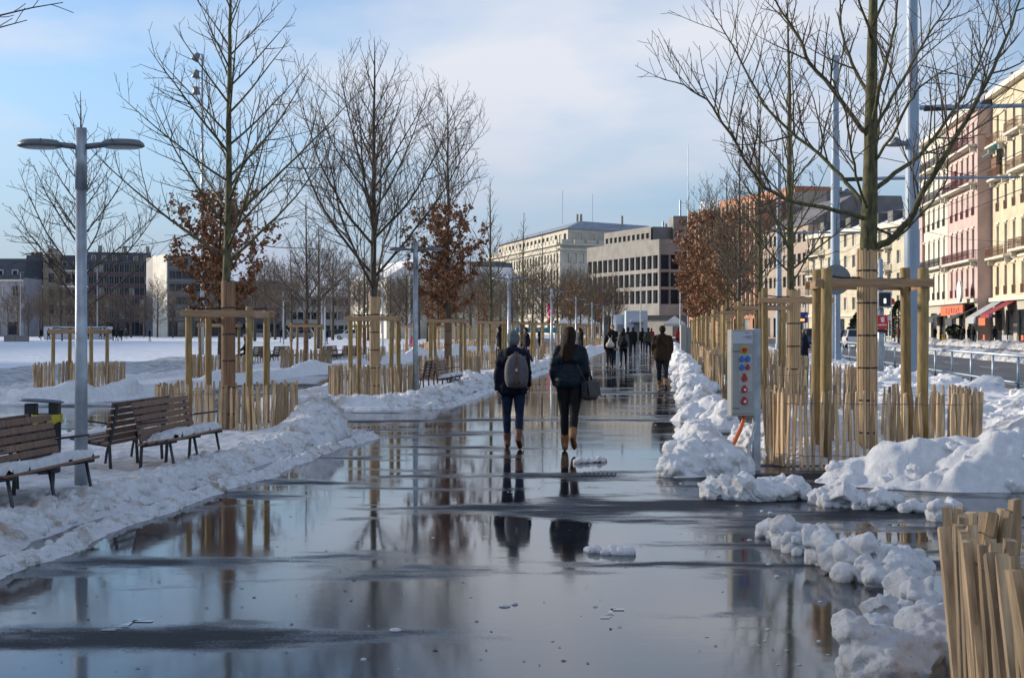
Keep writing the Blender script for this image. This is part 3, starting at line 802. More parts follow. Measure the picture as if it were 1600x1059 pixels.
# crumbs of snow and bits of leaf on the asphalt: nobody could count them
rng = random.Random(5)
cr = MB()
for k in range(80):
    py = rng.choice([rng.uniform(640, 760), rng.uniform(720, 1050)]); D = EYE * F / (py - HY)
    if rng.random() < 0.72:
        px = 1020 + rng.random() ** 0.8 * 420 if py < 1000 else rng.uniform(1150, 1330)
    else: px = rng.uniform(560, 1000)
    px = min(px, 1045 + 1.05 * F / D) if D < 9 else px
    p = at(px, py, D)
    if 1.0 < p.x - D * TAN and D > 15: continue
    r = rng.choice([0.006, 0.008, 0.010, 0.014, 0.022])
    ball(cr, (p.x, p.y, r * 0.05), r, 7, (rng.uniform(0.8, 1.8), rng.uniform(0.7, 1.3), 0.6))
cr.build('snow_crumbs', 'snow', smooth=True, kind='stuff', label='scattered crumbs of snow on the wet asphalt', cat='snow')
lf = MB()
for k in range(150):
    py = 600 + rng.random() ** 0.8 * 455; D = EYE * F / (py - HY)
    px = rng.uniform(max(20, 1045 - 4.6 * F / D), min(1500, 1045 + 0.6 * F / D))
    p = at(px, py, D); a = rng.uniform(0, 6.3); L = rng.uniform(0.006, 0.022); w = L * rng.uniform(0.3, 0.8)
    dx, dy = math.cos(a) * L, math.sin(a) * L; ex, ey = -math.sin(a) * w, math.cos(a) * w
    lf.add([(p.x - dx, p.y - dy, 0.003), (p.x + ex, p.y + ey, 0.004), (p.x + dx, p.y + dy, 0.003), (p.x - ex, p.y - ey, 0.004)], [(0, 3, 2, 1)])
lf.build('leaf_litter', 'debris', kind='stuff', label='bits of dead leaf and twig scattered on the asphalt', cat='litter')

# ================================================================== trees
def rvec(rng):
    while True:
        v = Vector((rng.uniform(-1, 1), rng.uniform(-1, 1), rng.uniform(-1, 1)))
        if 0.05 < v.length < 1: return v.normalized()

def grow(mb, rng, p, d, L, r0, level, P, leaves=None, mi=0):
    n = max(3, int(L / P['seg'][level]))
    pts = [p]; ds = []
    for i in range(n):
        d = (d + rvec(rng) * P['wander'][level] + Vector((0, 0, 1)) * P['up'][level]).normalized()
        p = p + d * (L / n); pts.append(p); ds.append(d)
    rm = P['rmin']
    rad = [rm + (r0 - rm) * (1 - i / n) ** 0.9 for i in range(n + 1)]
    mb.tube(pts, rad, P['sides'][level], level < 2, mi)
    sprout(mb, rng, pts, rad, L, level, P, leaves)

def sprout(mb, rng, pts, rad, L, level, P, leaves=None, t0=0.12):
    if level >= P['max']:
        return
    nc = max(1, int(L * P['dens'][level] * rng.uniform(0.8, 1.2)))
    n = len(pts) - 1
    for k in range(nc):
        t = t0 + (0.98 - t0) * (k + rng.random()) / nc
        i = min(int(t * n), n - 1); f = t * n - i
        q = pts[i].lerp(pts[i + 1], f); dd = (pts[i + 1] - pts[i]).normalized()
        side = dd.cross(rvec(rng))
        if side.length < 1e-3: continue
        side.normalize()
        if side.z < -0.3 and rng.random() < 0.6: side = -side
        a = R(rng.uniform(*P['ang'][level]))
        cd = (dd * math.cos(a) + side * math.sin(a)).normalized()
        cl = P['len'][level] * L * (1 - 0.62 * t) * rng.uniform(0.6, 1.25)
        cl = max(cl, P['lmin'])
        r = min(rad[i] * 0.62, P['rc'][level])
        grow(mb, rng, q, cd, cl, max(r, P['rmin']), level + 1, P, leaves, 1)

BASE_P = dict(seg=[0.35, 0.28, 0.2, 0.16], wander=[0.05, 0.10, 0.14, 0.16], up=[0.02, 0.05, 0.05, 0.04], sides=[8, 6, 4, 3],
              rmin=0.0034, dens=[0, 5.0, 6.0, 0], ang=[(40, 60), (32, 58), (28, 55), (0, 0)], len=[0.5, 0.42, 0.5, 0], lmin=0.16,
              rc=[0.05, 0.011, 0.0055, 0.004], max=3)

def tree_parts(seed, H, trunk_r, z0, nb, blen, tilt, P=None, leaf_zone=None, nleaf=0, leafsize=0.07, shape='oval', taper=0.75):
    """leader with boughs from z0 up; returns (trunk MB, crown MB, leaves MB or None)"""
    rng = random.Random(seed)
    Q = dict(BASE_P)
    if P: Q.update(P)
    tr = MB(); cr = MB()
    n = 16
    pts = []; rad = []
    x = y = 0.0
    for i in range(n + 1):
        t = i / n
        pts.append(Vector((x, y, t * H)))
        rad.append(Q['rmin'] + (trunk_r - Q['rmin']) * (1 - t) ** taper)
        x += rng.uniform(-1, 1) * 0.018 * H / 8; y += rng.uniform(-1, 1) * 0.018 * H / 8
    tr.tube(pts, rad, 10)
    tips = []
    for k in range(nb):
        t = (k + rng.random() * 0.8) / nb
        z = z0 + (H * 0.96 - z0) * t ** 1.15
        i = min(int(z / H * n), n - 1); f = z / H * n - i
        p = pts[i].lerp(pts[i + 1], f)
        az = k * 2.399 + rng.uniform(-0.5, 0.5)
        if shape == 'oval': s = (1 - t) ** 0.55 * (0.75 + 0.5 * math.sin(PI * min(1, t * 1.3 + 0.15)))
        elif shape == 'fan': s = (1 - t) ** 0.75
        else: s = (0.35 + 0.65 * math.sin(PI * (0.12 + 0.8 * t)))
        L = max(0.35, blen * s * rng.uniform(0.85, 1.15))
        a = R(rng.uniform(*tilt)) * (1 - 0.45 * t)
        d = Vector((math.cos(az) * math.sin(a), math.sin(az) * math.sin(a), math.cos(a)))
        grow(cr, rng, p, d, L, min(rad[i] * 0.5, 0.008 + 0.0062 * L), 1, Q)
    lv = None
    if nleaf:
        lv = leaf_cloud(rng, cr, leaf_zone, nleaf, leafsize)
    return tr, cr, lv

def leaf_cloud(rng, cr, zone, nleaf, size):
    """dead leaves hung on the twigs that lie inside the zone"""
    lv = MB()
    cand = [v for v in cr.v if zone[0] < v[2] < zone[1]]
    if not cand: return None
    for k in range(nleaf):
        v = cand[rng.randrange(len(cand))]
        if rng.random() > 1.15 - 0.75 * (v[2] - zone[0]) / (zone[1] - zone[0]): continue
        c = Vector(v) + rvec(rng) * rng.uniform(0.0, 0.08)
        d = (rvec(rng) + Vector((0, 0, -0.6))).normalized(); w = d.orthogonal().normalized()
        w = (w * math.cos(rng.random() * 6) + d.cross(w) * math.sin(rng.random() * 6)).normalized()
        up = d.cross(w); s = size * rng.uniform(0.7, 1.4)
        lv.add([c, c + d * s * 0.55 + w * s * 0.42 + up * s * 0.2, c + d * s * 1.25, c + d * s * 0.55 - w * s * 0.42 + up * s * 0.2], [(0, 1, 2), (0, 2, 3)])
    return lv

def place_tree(parts, label, X, D, rz=0.0, group=None, wrap=None, trunk_r=0.1, barkmat='bark', wrapmat='reed', twig='twig', scale=1.0, name='street_tree', twig_meshes=None):
    t = thing(name, label, 'tree', (X, D, 0), rz, group)
    tm, cm, lm_ = parts
    a = link('trunk', tm, t); b = link('crown', cm, t)
    if lm_: link('leaves', lm_, t)
    if wrap:
        w = MB(); n = 20; r = trunk_r * 1.10
        rg = random.Random(int(X * 100))
        for k in range(n):
            an = 2 * PI * (k + 0.5) / n; rr = r * rg.uniform(0.97, 1.05)
            w.box((rr * math.cos(an), rr * math.sin(an), wrap / 2 + rg.uniform(-0.02, 0.02)), (0.018, 2 * PI * r / n * 0.92, wrap), Matrix.Rotation(an, 3, 'Z'))
        wo = w.build('trunk_wrap', wrapmat, t)
        for z in np.arange(0.35, wrap, 0.42):
            MB().lathe([(r + 0.012, -0.012), (r + 0.02, 0), (r + 0.012, 0.012)], 18, (0, 0, float(z))).build('tie', 'tie_black', wo)
    t.scale = (scale, scale, scale)
    return t

def meshes(parts, barkmat='bark', twig='twig', leafmat='oak_leaf'):
    tr, cr, lv = parts
    return (tr.mesh('trunk', barkmat, True), cr.mesh('crown', [barkmat, twig], True), lv.mesh('leaves', leafmat) if lv else None)

# the hero tree on the street side: boughs follow their own curves
D1 = 18.5; U1 = 2.58
hx, hy = xy(U1, D1)
def hero_tree():
    rng = random.Random(77)
    tr = MB(); cr = MB()
    Q = dict(BASE_P, dens=[0, 5.6, 7.0, 0], rmin=0.0032, rc=[0.05, 0.013, 0.006, 0.004])
    def P3(px, py, off):
        q = at(px, py, D1 + off); return Vector((q.x - hx, q.y - hy, q.z))
    tk = [(1355, 735, 0), (1355, 560, 0), (1356, 440, 0), (1357, 380, 0.0), (1359, 320, 0.0), (1360, 260, 0.0), (1361, 200, 0.02), (1362, 130, 0.04), (1363, 60, 0.06), (1365, -20, 0.1), (1368, -120, 0.1), (1366, -220, 0.15), (1370, -330, 0.15)]
    tp = [P3(*p) for p in tk]
    tr.tube(tp, [0.115, 0.11, 0.108, 0.112, 0.105, 0.094, 0.088, 0.075, 0.066, 0.055, 0.042, 0.028, 0.008], 12)
    boughs = [
        (0.052, [(1360, 388, 0), (1385, 380, -0.1), (1420, 346, -0.25), (1442, 300, -0.4), (1480, 237, -0.5), (1508, 190, -0.55), (1540, 130, -0.6), (1572, 62, -0.6), (1596, -8, -0.6), (1612, -80, -0.5)]),
        (0.034, [(1362, 300, 0), (1397, 272, 0.3), (1436, 244, 0.6), (1470, 203, 0.85), (1506, 150, 1.0), (1532, 96, 1.1), (1556, 30, 1.1), (1570, -40, 1.1)]),
        (0.030, [(1352, 322, 0), (1322, 284, 0.25), (1294, 254, 0.4), (1246, 214, 0.6), (1192, 164, 0.75), (1160, 100, 0.85), (1135, 55, 0.9), (1110, 14, 0.9)]),
        (0.030, [(1350, 342, 0), (1312, 330, -0.3), (1240, 316, -0.6), (1192, 292, -0.8), (1162, 246, -0.9), (1130, 192, -1.0), (1104, 156, -1.0), (1070, 134, -1.0), (1024, 119, -1.0)]),
        (0.036, [(1356, 212, 0), (1343, 198, 0.0), (1300, 138, -0.2), (1264, 98, -0.35), (1253, 66, -0.4), (1232, 34, -0.4), (1208, -5, -0.4), (1190, -60, -0.4)]),
        (0.028, [(1358, 150, 0), (1346, 128, 0.2), (1326, 86, 0.4), (1314, 45, 0.5), (1313, -10, 0.5), (1305, -80, 0.5)]),
        (0.030, [(1361, 205, 0), (1372, 140, -0.15), (1386, 92, -0.2), (1399, 40, -0.2), (1404, -10, -0.2), (1415, -90, -0.2)]),
        (0.026, [(1362, 215, 0), (1385, 168, 0.2), (1417, 112, 0.4), (1437, 78, 0.5), (1460, 40, 0.6), (1482, 8, 0.6), (1500, -40, 0.6)]),
        (0.022, [(1362, 258, 0), (1393, 214, -0.3), (1421, 160, -0.5), (1438, 134, -0.6), (1470, 112, -0.7), (1500, 100, -0.8)]),
        (0.018, [(1364, 355, 0), (1401, 371, -0.2), (1426, 350, -0.3), (1459, 314, -0.45), (1480, 280, -0.5), (1481, 245, -0.5), (1470, 222, -0.5)]),
        (0.020, [(1356, 330, 0), (1342, 290, -0.5), (1330, 240, -0.9), (1322, 180, -1.2), (1300, 120, -1.4), (1290, 60, -1.5)]),
        (0.020, [(1360, 280, 0), (1370, 230, 0.6), (1376, 170, 1.1), (1392, 110, 1.4), (1400, 50, 1.6)]),
        (0.020, [(1362, 60, 0), (1345, 10, -0.2), (1325, -50, -0.3), (1310, -120, -0.3)]),
        (0.020, [(1363, 40, 0), (1390, -20, 0.2), (1410, -90, 0.3), (1440, -160, 0.3)]),
    ]
    for r0, pl in boughs:
        ctrl = [P3(*p) for p in pl]
        pts = []
        for i in range(len(ctrl) - 1):      # resample with a little waviness
            for s in range(3):
                pts.append(ctrl[i].lerp(ctrl[i + 1], s / 3) + rvec(rng) * 0.012)
        pts.append(ctrl[-1])
        n = len(pts) - 1
        rad = [0.004 + (r0 - 0.004) * (1 - i / n) ** 0.8 for i in range(n + 1)]
        cr.tube(pts, rad, 7, True, 0)
        L = sum((pts[i + 1] - pts[i]).length for i in range(n))
        sprout(cr, rng, pts, rad, L, 1, Q, None, 0.25)
    return meshes((tr, cr, None))
place_tree(hero_tree(), 'large bare street tree with forked boughs, reed-wrapped trunk behind the white snow heap', hx, hy, wrap=2.72, trunk_r=0.108)

# rows of young trees; each kind is built once and copied with its own turn and size
ORD = 'first second third fourth fifth sixth seventh eighth ninth tenth eleventh twelfth thirteenth fourteenth fifteenth sixteenth seventeenth eighteenth nineteenth twentieth twenty-first twenty-second'.split()
LROW = [(-6.97, 22.5 + 11.2 * k) for k in range(11)]
SROW = [(-14.9, 36.0 + 11.2 * k) for k in range(9)]
RROW = [(2.58, 29.4 + 10.95 * k) for k in range(10)]
K = {}
K['fan'] = meshes(tree_parts(3, 7.9, 0.085, 2.7, 30, 3.0, (56, 66), dict(up=[0, 0.03, 0.03, 0.03], wander=[0, 0.06, 0.10, 0.12], rc=[0.04, 0.009, 0.005, 0.004]), shape='fan'))
K['vase'] = meshes(tree_parts(14, 8.6, 0.10, 2.45, 26, 4.2, (42, 60), dict(up=[0, 0.06, 0.06, 0.05], wander=[0, 0.10, 0.12, 0.14], dens=[0, 5.4, 6.4, 0], rc=[0.05, 0.012, 0.0055, 0.004]), shape='oval'), 'bark_dark')
K['oak'] = meshes(tree_parts(25, 9.1, 0.095, 2.1, 34, 2.2, (52, 74), dict(dens=[0, 6, 6.5, 0], rmin=0.005), (1.9, 5.6), 4600, 0.10, 'round'), 'bark_dark')
K['slim'] = meshes(tree_parts(36, 7.8, 0.085, 2.3, 26, 1.9, (38, 56), dict(rmin=0.005), shape='oval'))
K['round'] = meshes(tree_parts(47, 7.4, 0.085, 2.0, 26, 2.6, (48, 68), dict(rmin=0.005), shape='oval'), 'bark_dark')
K['oak2'] = meshes(tree_parts(58, 7.6, 0.09, 1.9, 32, 2.5, (54, 78), dict(dens=[0, 6, 6.5, 0], rmin=0.006), (1.8, 6.8), 8200, 0.115, 'round'), 'bark_dark')
K['rusty'] = meshes(tree_parts(69, 7.2, 0.085, 2.0, 28, 1.8, (44, 64), dict(rmin=0.006), (2.0, 5.6), 1900, 0.09, 'oval'))

def row_tree(kind, u, D, label, rz, sc=1.0, wrap=1.9, group=None, wm='reed', r=0.085):
    X, Y = xy(u, D)
    return place_tree(K[kind], label, X, Y, rz, group, wrap / sc, r, wrapmat=wm, scale=sc)

row_tree('fan', *LROW[0], 'bare young tree with straight fanned branches behind the slatted bench', 0.6, 1.0, 2.45, wm='reed_brown', r=0.088)
row_tree('vase', *LROW[1], 'bare vase-shaped tree with dark steep boughs beside the second lamp', 1.9, 1.0, 2.45, r=0.10)
row_tree('oak', *LROW[2], 'tall slender tree with rusty dead leaves on its lower half, left of the grey-hatted walker', 0.3, 1.0, 2.0, wm='reed_brown', r=0.095)
row_tree('slim', *LROW[3], 'slim bare tree next beyond the rusty-leaved oak in its row', 2.2, 0.98, 2.0)
row_tree('slim', *LROW[4], 'fifth tree of the row on the field side of the promenade, bare', 4.4, 0.92, 2.0, wm='reed_brown')
row_tree('round', *LROW[5], 'sixth tree of the row on the field side of the promenade, bare and bushy', 0.4, 0.95, 2.0)
for k in range(6, 11):
    row_tree(['slim', 'rusty', 'round', 'slim', 'rusty'][k - 6], *LROW[k], ORD[k] + ' tree along the promenade edge of the field side, small and far', k * 1.3, 0.92 + 0.02 * (k % 3), 2.0, group='far trees on the field side')
row_tree('round', *SROW[0], 'bare round-crowned tree behind the tall lamp post, snow field behind it', 1.1, 1.04, 0)
row_tree('oak2', *SROW[1], 'bushy oak full of brown dead leaves behind the first fanned tree', 2.7, 0.92, 0)
row_tree('round', *SROW[2], 'bare tree with a smooth pale-wrapped trunk beside far benches', 3.6, 0.97, 2.1, wm='reed_brown')
row_tree('slim', *SROW[3], 'slender bare tree seen just left of the vase-shaped tree', 0.2, 0.9, 1.8, wm='reed_brown')
row_tree('vase', *SROW[4], 'small vase-shaped tree seen just right of the large vase-shaped one', 0.9, 0.72, 1.8, r=0.1)
for k in range(5, 9):
    row_tree(['oak2', 'round', 'rusty', 'slim'][k - 5], *SROW[k], ORD[k] + ' tree of the outer row towards the snow field, small and far', k * 1.7, 0.9, 1.8, group='far trees of the second row')
row_tree('slim', *RROW[0], 'second street-side tree with straight mossy leader and wrapped trunk', 0.9, 1.12, 2.5, r=0.105)
row_tree('slim', *RROW[1], 'third street-side tree, mossy green trunk behind the socket cabinet', 2.9, 1.08, 2.2)
row_tree('round', *RROW[2], 'fourth street-side tree, bare, in front of the terracotta building', 5.1, 1.14, 2.2)
for k in range(3, 10):
    row_tree(['rusty', 'rusty', 'oak2', 'rusty', 'oak2', 'rusty', 'oak2'][k - 3], *RROW[k], ORD[k + 1] + ' tree of the street-side row, rusty-leaved and far', k * 2.1, (1.22, 1.15, 1.28, 1.2, 1.12, 1.25, 1.18)[k - 3], 2.2, group='rusty-leaved trees on the street side')
# a tree beside the camera whose twig tips reach into the frame
pX, pY = xy(-6.97, 11.3)
place_tree(K['fan'], 'tree out of view whose bare twig tips enter at the upper edge', pX + 0.15, pY, 2.0, wrap=2.0, trunk_r=0.085, scale=1.05)

# big park trees far behind, bare, and a few evergreens
BIG = meshes(tree_parts(81, 13, 0.24, 2.6, 26, 5.2, (40, 66), dict(seg=[0.8, 0.7, 0.5, 0.4], dens=[0, 3.0, 4.2, 0], rmin=0.014, lmin=0.5, rc=[0.1, 0.04, 0.02, 0.014]), shape='oval'), 'bark_dark', 'far_twig')
BIG2 = meshes(tree_parts(92, 11, 0.2, 2.2, 26, 4.2, (44, 70), dict(seg=[0.8, 0.7, 0.5, 0.4], dens=[0, 3.4, 4.8, 0], rmin=0.016, lmin=0.5, rc=[0.1, 0.04, 0.02, 0.016]), shape='round'), 'bark_dark', 'far_twig')
rng = random.Random(404)
far_spots = [(-30, 262, 0, .9), (28, 268, 1, .9), (62, 262, 0, .8), (95, 266, 1, 1.), (126, 262, 0, .85), (160, 268, 1, .8), (205, 262, 0, .8), (246, 266, 1, .9), (300, 262, 0, .8), (345, 250, 1, .9),
             (398, 190, 0, .9), (430, 215, 1, 1.1), (455, 180, 0, .95), (498, 118, 0, .85), (520, 205, 1, 1.2), (545, 230, 0, 1.1), (575, 200, 1, .9), (610, 215, 0, .8), (640, 205, 1, .75), (668, 180, 0, .8),
             (700, 215, 1, 1.1), (735, 205, 0, .95), (765, 225, 1, 1.), (800, 215, 0, .85), (832, 200, 1, .9), (862, 215, 0, .95), (893, 195, 1, .85), (918, 215, 0, .9), (942, 205, 1, .8), (962, 225, 0, .85)]
far_spots += [(12, 272, 1, .75), (44, 258, 0, .7), (78, 270, 1, .8), (110, 258, 1, .7), (143, 272, 0, .75), (182, 258, 1, .7), (225, 272, 0, .7), (270, 258, 1, .75)] + [(415, 170, 1, .8), (445, 225, 0, 1.), (560, 190, 1, .8), (592, 222, 1, .8), (625, 190, 1, .7), (655, 215, 0, .8)] + [(712, 190, 0, .8), (748, 225, 1, 1.), (783, 190, 1, .75), (815, 225, 1, .95), (848, 180, 1, .75), (878, 225, 1, .9), (906, 180, 1, .7), (930, 180, 0, .7), (952, 190, 1, .75)]
far_spots.sort()
n1 = sum(1 for q in far_spots if q[0] < 370); n2 = sum(1 for q in far_spots if q[0] < 690)
for i, (px, D, k, s) in enumerate(far_spots):
    kind = (BIG, BIG2)[k]
    X = (px - 800) / F * D
    if px < 370: lb, gp = ORD[i] + ' from the left of the bare trees before the far buildings across the field', 'bare trees across the snow field'
    elif px < 690: lb, gp = ORD[i - n1] + ' from the left of the bare park trees beyond the far benches', 'bare park trees beyond the benches'
    else: lb, gp = ORD[i - n2] + ' from the left of the bare brownish trees before the office blocks', 'bare trees before the office blocks'
    place_tree(kind, lb, X, D, rng.uniform(0, 6), gp, scale=s * rng.uniform(0.9, 1.08), name='park_tree')

def conifer(px, D, h, w, label):
    rng = random.Random(px)
    t = thing('evergreen_tree', label, 'tree', ((px - 800) / F * D, D, 0), 0, None)
    MB().tube([(0, 0, 0), (0, 0, h * 0.9)], [0.14, 0.03], 8).build('trunk', 'bark_dark', t)
    cr = MB()
    for k in range(1500):
        z = rng.random() ** 0.8; rr = w * (1 - z) ** 0.7 * (0.35 + 0.65 * math.sqrt(rng.random())); a = rng.random() * 6.283
        c = Vector((rr * math.cos(a), rr * math.sin(a), h * (0.16 + 0.84 * z)))
        d = (Vector((math.cos(a), math.sin(a), rng.uniform(-0.5, 0.3)))).normalized(); s = rng.uniform(0.18, 0.4)
        wv = d.cross(rvec(rng)).normalized() * s * 0.35
        cr.add([c - wv, c + d * s, c + wv], [(0, 1, 2)])
    cr.build('crown', 'evergreen', t)
conifer(1404, 150, 4.6, 1.5, 'small dark evergreen tree behind the tram signal')
conifer(1292, 165, 4.0, 1.6, 'dark evergreen bush between the first mast and the wrapped trunk')
conifer(1342, 170, 3.6, 1.8, 'dark evergreen bush just left of the large wrapped trunk')

# ================================================================== tree guards
def picket_mesh(seed, h=0.95):
    rng = random.Random(seed); mb = MB()
    w = rng.uniform(0.040, 0.062); t = rng.uniform(0.018, 0.030); n = 5
    pts = []
    for i in range(n + 1):
        z = -0.15 + (h + 0.15) * i / n
        ox = rng.uniform(-1, 1) * 0.006; k = 1.0 if i < n else rng.uniform(0.45, 0.95)
        a = rng.uniform(0.85, 1.1)
        zt = (rng.uniform(-0.025, 0.0), rng.uniform(-0.025, 0.0)) if i == n else (0, 0)
        pts += [(ox - w / 2 * a * k, -t / 2, z + zt[0]), (ox + w / 2 * a * k, -t / 2, z + zt[1]), (ox + w / 2 * k * 0.8, t / 2, z + zt[1]), (ox - w / 2 * k * 0.8, t / 2, z + zt[0])]
    fs = [(3, 2, 1, 0)]
    for i in range(n):
        b = i * 4
        for k in range(4): fs.append((b + k, b + (k + 1) % 4, b + 4 + (k + 1) % 4, b + 4 + k))
    fs.append((n * 4, n * 4 + 1, n * 4 + 2, n * 4 + 3))
    mb.add(pts, fs)
    return mb
PICK = [picket_mesh(s) for s in range(9)]
PICK_ME = [p.mesh('picket', 'pale_wood') for p in PICK]

def ring_points(half, rc, step, rng, jit=0.25):
    """points and outward angles along a rounded square"""
    s = half - rc; per = 8 * s + 2 * PI * rc
    n = int(per / step); out = []
    for k in range(n):
        q = ((k + rng.uniform(-jit, jit)) / n * per) % per
        side = int(q // (2 * s + PI / 2 * rc)); f = q - side * (2 * s + PI / 2 * rc)
        if f < 2 * s: p = Vector((half, -s + f)); a = 0.0
        else:
            a = (f - 2 * s) / rc; p = Vector((s + rc * math.cos(a), s + rc * math.sin(a)))
        rot = Matrix.Rotation(side * PI / 2, 2); p = rot @ p
        out.append((p.x, p.y, a + side * PI / 2))
    return out

def fence(label, X, Y, half, rc, height, step, seed, single=True, lean=0.05, side_lean=0.0, sink=0.0, group=None, z=0.0, wide=1.0):
    rng = random.Random(seed)
    t = thing('picket_fence', label, 'fence', (X, Y, z), -TH, group)
    pts = ring_points(half, rc, step, rng)
    joined = MB()
    for (x, y, a) in pts:
        k = rng.randrange(9); sc = height / 0.95 * rng.uniform(0.955, 1.035)
        e = Euler((rng.gauss(0, lean * 0.8), rng.gauss(side_lean, lean), a - PI / 2))
        if single:
            o = bpy.data.objects.new('picket', PICK_ME[k]); COL.objects.link(o); o.parent = t
            o.location = (x, y, -sink); o.rotation_euler = e; o.scale = (rng.uniform(0.8, 1.15) * wide, wide, sc)
        else:
            m = e.to_matrix()
            joined.add([(m @ Vector((v[0], v[1], v[2] * sc)) + Vector((x, y, -sink)))[:] for v in PICK[k].v], PICK[k].f)
    if not single: joined.build('pickets', 'pale_wood', t, kind='stuff')
    for zz in (0.16, 0.84):
        w = MB(); loop = [(x + math.cos(a) * 0.017, y + math.sin(a) * 0.017, height * zz - sink + rng.uniform(-0.012, 0.012)) for (x, y, a) in pts]
        w.tube(loop + [loop[0]], 0.0035, 4); w.build('wire', 'wire', t)
    return t

POST_CACHE = {}
def stake_frame(label, X, Y, half, ph, bar, r, seed, group=None):
    rng = random.Random(seed)
    t = thing('tree_stakes', label, 'tree stakes', (X, Y, 0), -TH, group)
    key = (round(ph, 2), r)
    if key not in POST_CACHE:
        mb = MB(); mb.tube([(0, 0, -0.2), (0.004, 0, ph * 0.35), (-0.003, 0.003, ph * 0.7), (0, 0, ph - 0.012), (0, 0, ph)], [r, r * 0.99, r * 0.97, r * 0.96, r * 0.86], 12)
        POST_CACHE[key] = mb.mesh('post', 'post_wood', True)
    for sx in (-1, 1):
        for sy in (-1, 1):
            o = link('post', POST_CACHE[key], t, (sx * half, sy * half, rng.uniform(-0.05, 0.03)))
            o.rotation_euler = (rng.gauss(0, 0.008), rng.gauss(0, 0.008), rng.uniform(0, 6))
    for s in (-1, 1):
        b = MB().box((0, 0, 0), (2 * half + 2 * r + 0.12, 0.032, 0.105)).build('rail', 'rail_wood', t, (0, s * (half + r * 0.8), bar), bevel=0.008)
        b.rotation_euler = (0, rng.gauss(0, 0.006), 0)
        b = MB().box((0, 0, 0), (2 * half + 0.06, 0.032, 0.10)).build('rail', 'rail_wood', t, (s * (half + r * 0.8), 0, bar - 0.01 + rng.uniform(-0.01, 0.01)), PI / 2, bevel=0.008)
    # black webbing from the posts to the trunk
    for (a, b) in (((-half, -half), (-0.09, -0.06)), ((half, half), (0.09, 0.06))):
        MB().tube([(a[0], a[1], bar + 0.10), ((a[0] + b[0]) / 2, (a[1] + b[1]) / 2, bar + 0.075), (b[0], b[1], bar + 0.085)], 0.014, 5).build('strap', 'tie_black', t)
    return t

fx, fy = xy(2.62, 5.35)
fence('leaning split-wood paling fence at the near corner of the picture', fx, fy, 1.36, 0.75, 0.90, 0.078, 900, True, 0.05, 0.17, wide=1.6)
fence('split-wood paling fence half buried in the large white snow heap', hx, hy, 1.25, 0.45, 0.93, 0.085, 901, True, 0.03)
stake_frame('four thick stakes with crossbars round the large forked street tree', hx, hy, 0.60, 2.5, 2.27, 0.072, 1)
for k, (u, D) in enumerate(RROW):
    X, Y = xy(u, D); far = k > 1
    gp = None
    if k == 0: lf_, ls_ = 'paling fence of the second street-side tree, rising from clean snow', 'stakes with crossbars round the second street-side tree'
    elif k == 1: lf_, ls_ = 'paling fence of the third street-side tree behind the socket cabinet', 'stakes with crossbars round the third street-side tree'
    else: lf_, ls_, gp = 'small paling fence round the %s street-side tree' % ORD[k + 1], 'small stakes round the %s street-side tree' % ORD[k + 1], 1
    fence(lf_, X, Y, 1.25, 0.45, 0.93, 0.09 if k < 3 else 0.12, 910 + k, k < 2, 0.03, group='far street-side paling fences' if gp else None)
    stake_frame(ls_, X, Y, 0.62, 2.5, 2.27, 0.07, 20 + k, 'far street-side stakes' if gp else None)
for k, (u, D) in enumerate(LROW):
    X, Y = xy(u, D)
    gp = None
    if k == 0: lf_, ls_ = 'paling fence right behind the bench, round the fanned bare tree', 'stakes with crossbars round the fanned tree behind the bench'
    elif k == 1: lf_, ls_ = 'paling fence round the dark vase-shaped tree by the second lamp', 'stakes with crossbars round the dark vase-shaped tree'
    elif k == 2: lf_, ls_ = 'paling fence round the slender rusty-leaved tree', 'stakes with crossbars round the slender rusty-leaved tree'
    else: lf_, ls_, gp = 'small paling fence round the %s tree on the field side of the promenade' % ORD[k], 'small stakes round the %s tree on the field side of the promenade' % ORD[k], 1
    fence(lf_, X, Y, 0.95, 0.38, 0.84, 0.092 if k < 3 else 0.13, 930 + k, k < 3, 0.028, group='far field-side paling fences' if gp else None)
    stake_frame(ls_, X, Y, 0.48, 2.02, 1.93, 0.055, 40 + k, 'far field-side stakes' if gp else None)
for k, (u, D) in enumerate(SROW):
    X, Y = xy(u, D)
    gp = None
    if k == 0: lf_, ls_ = 'paling fence standing in snow behind the litter bin', 'stakes with crossbars behind the litter bin and lamp post'
    elif k == 1: lf_, ls_ = 'paling fence round the bushy brown oak', 'stakes with crossbars round the bushy brown oak'
    else: lf_, ls_, gp = 'small paling fence round the %s tree of the outer row by the snow field' % ORD[k], 'small stakes round the %s tree of the outer row by the snow field' % ORD[k], 1
    fence(lf_, X, Y, 0.92, 0.38, 0.84, 0.10 if k < 2 else 0.14, 950 + k, k < 2, 0.035, group='far second-row paling fences' if gp else None)
    stake_frame(ls_, X, Y, 0.50, 1.72 if k == 0 else 1.9, 1.62 if k == 0 else 1.8, 0.05, 60 + k, 'far second-row stakes' if gp else None)

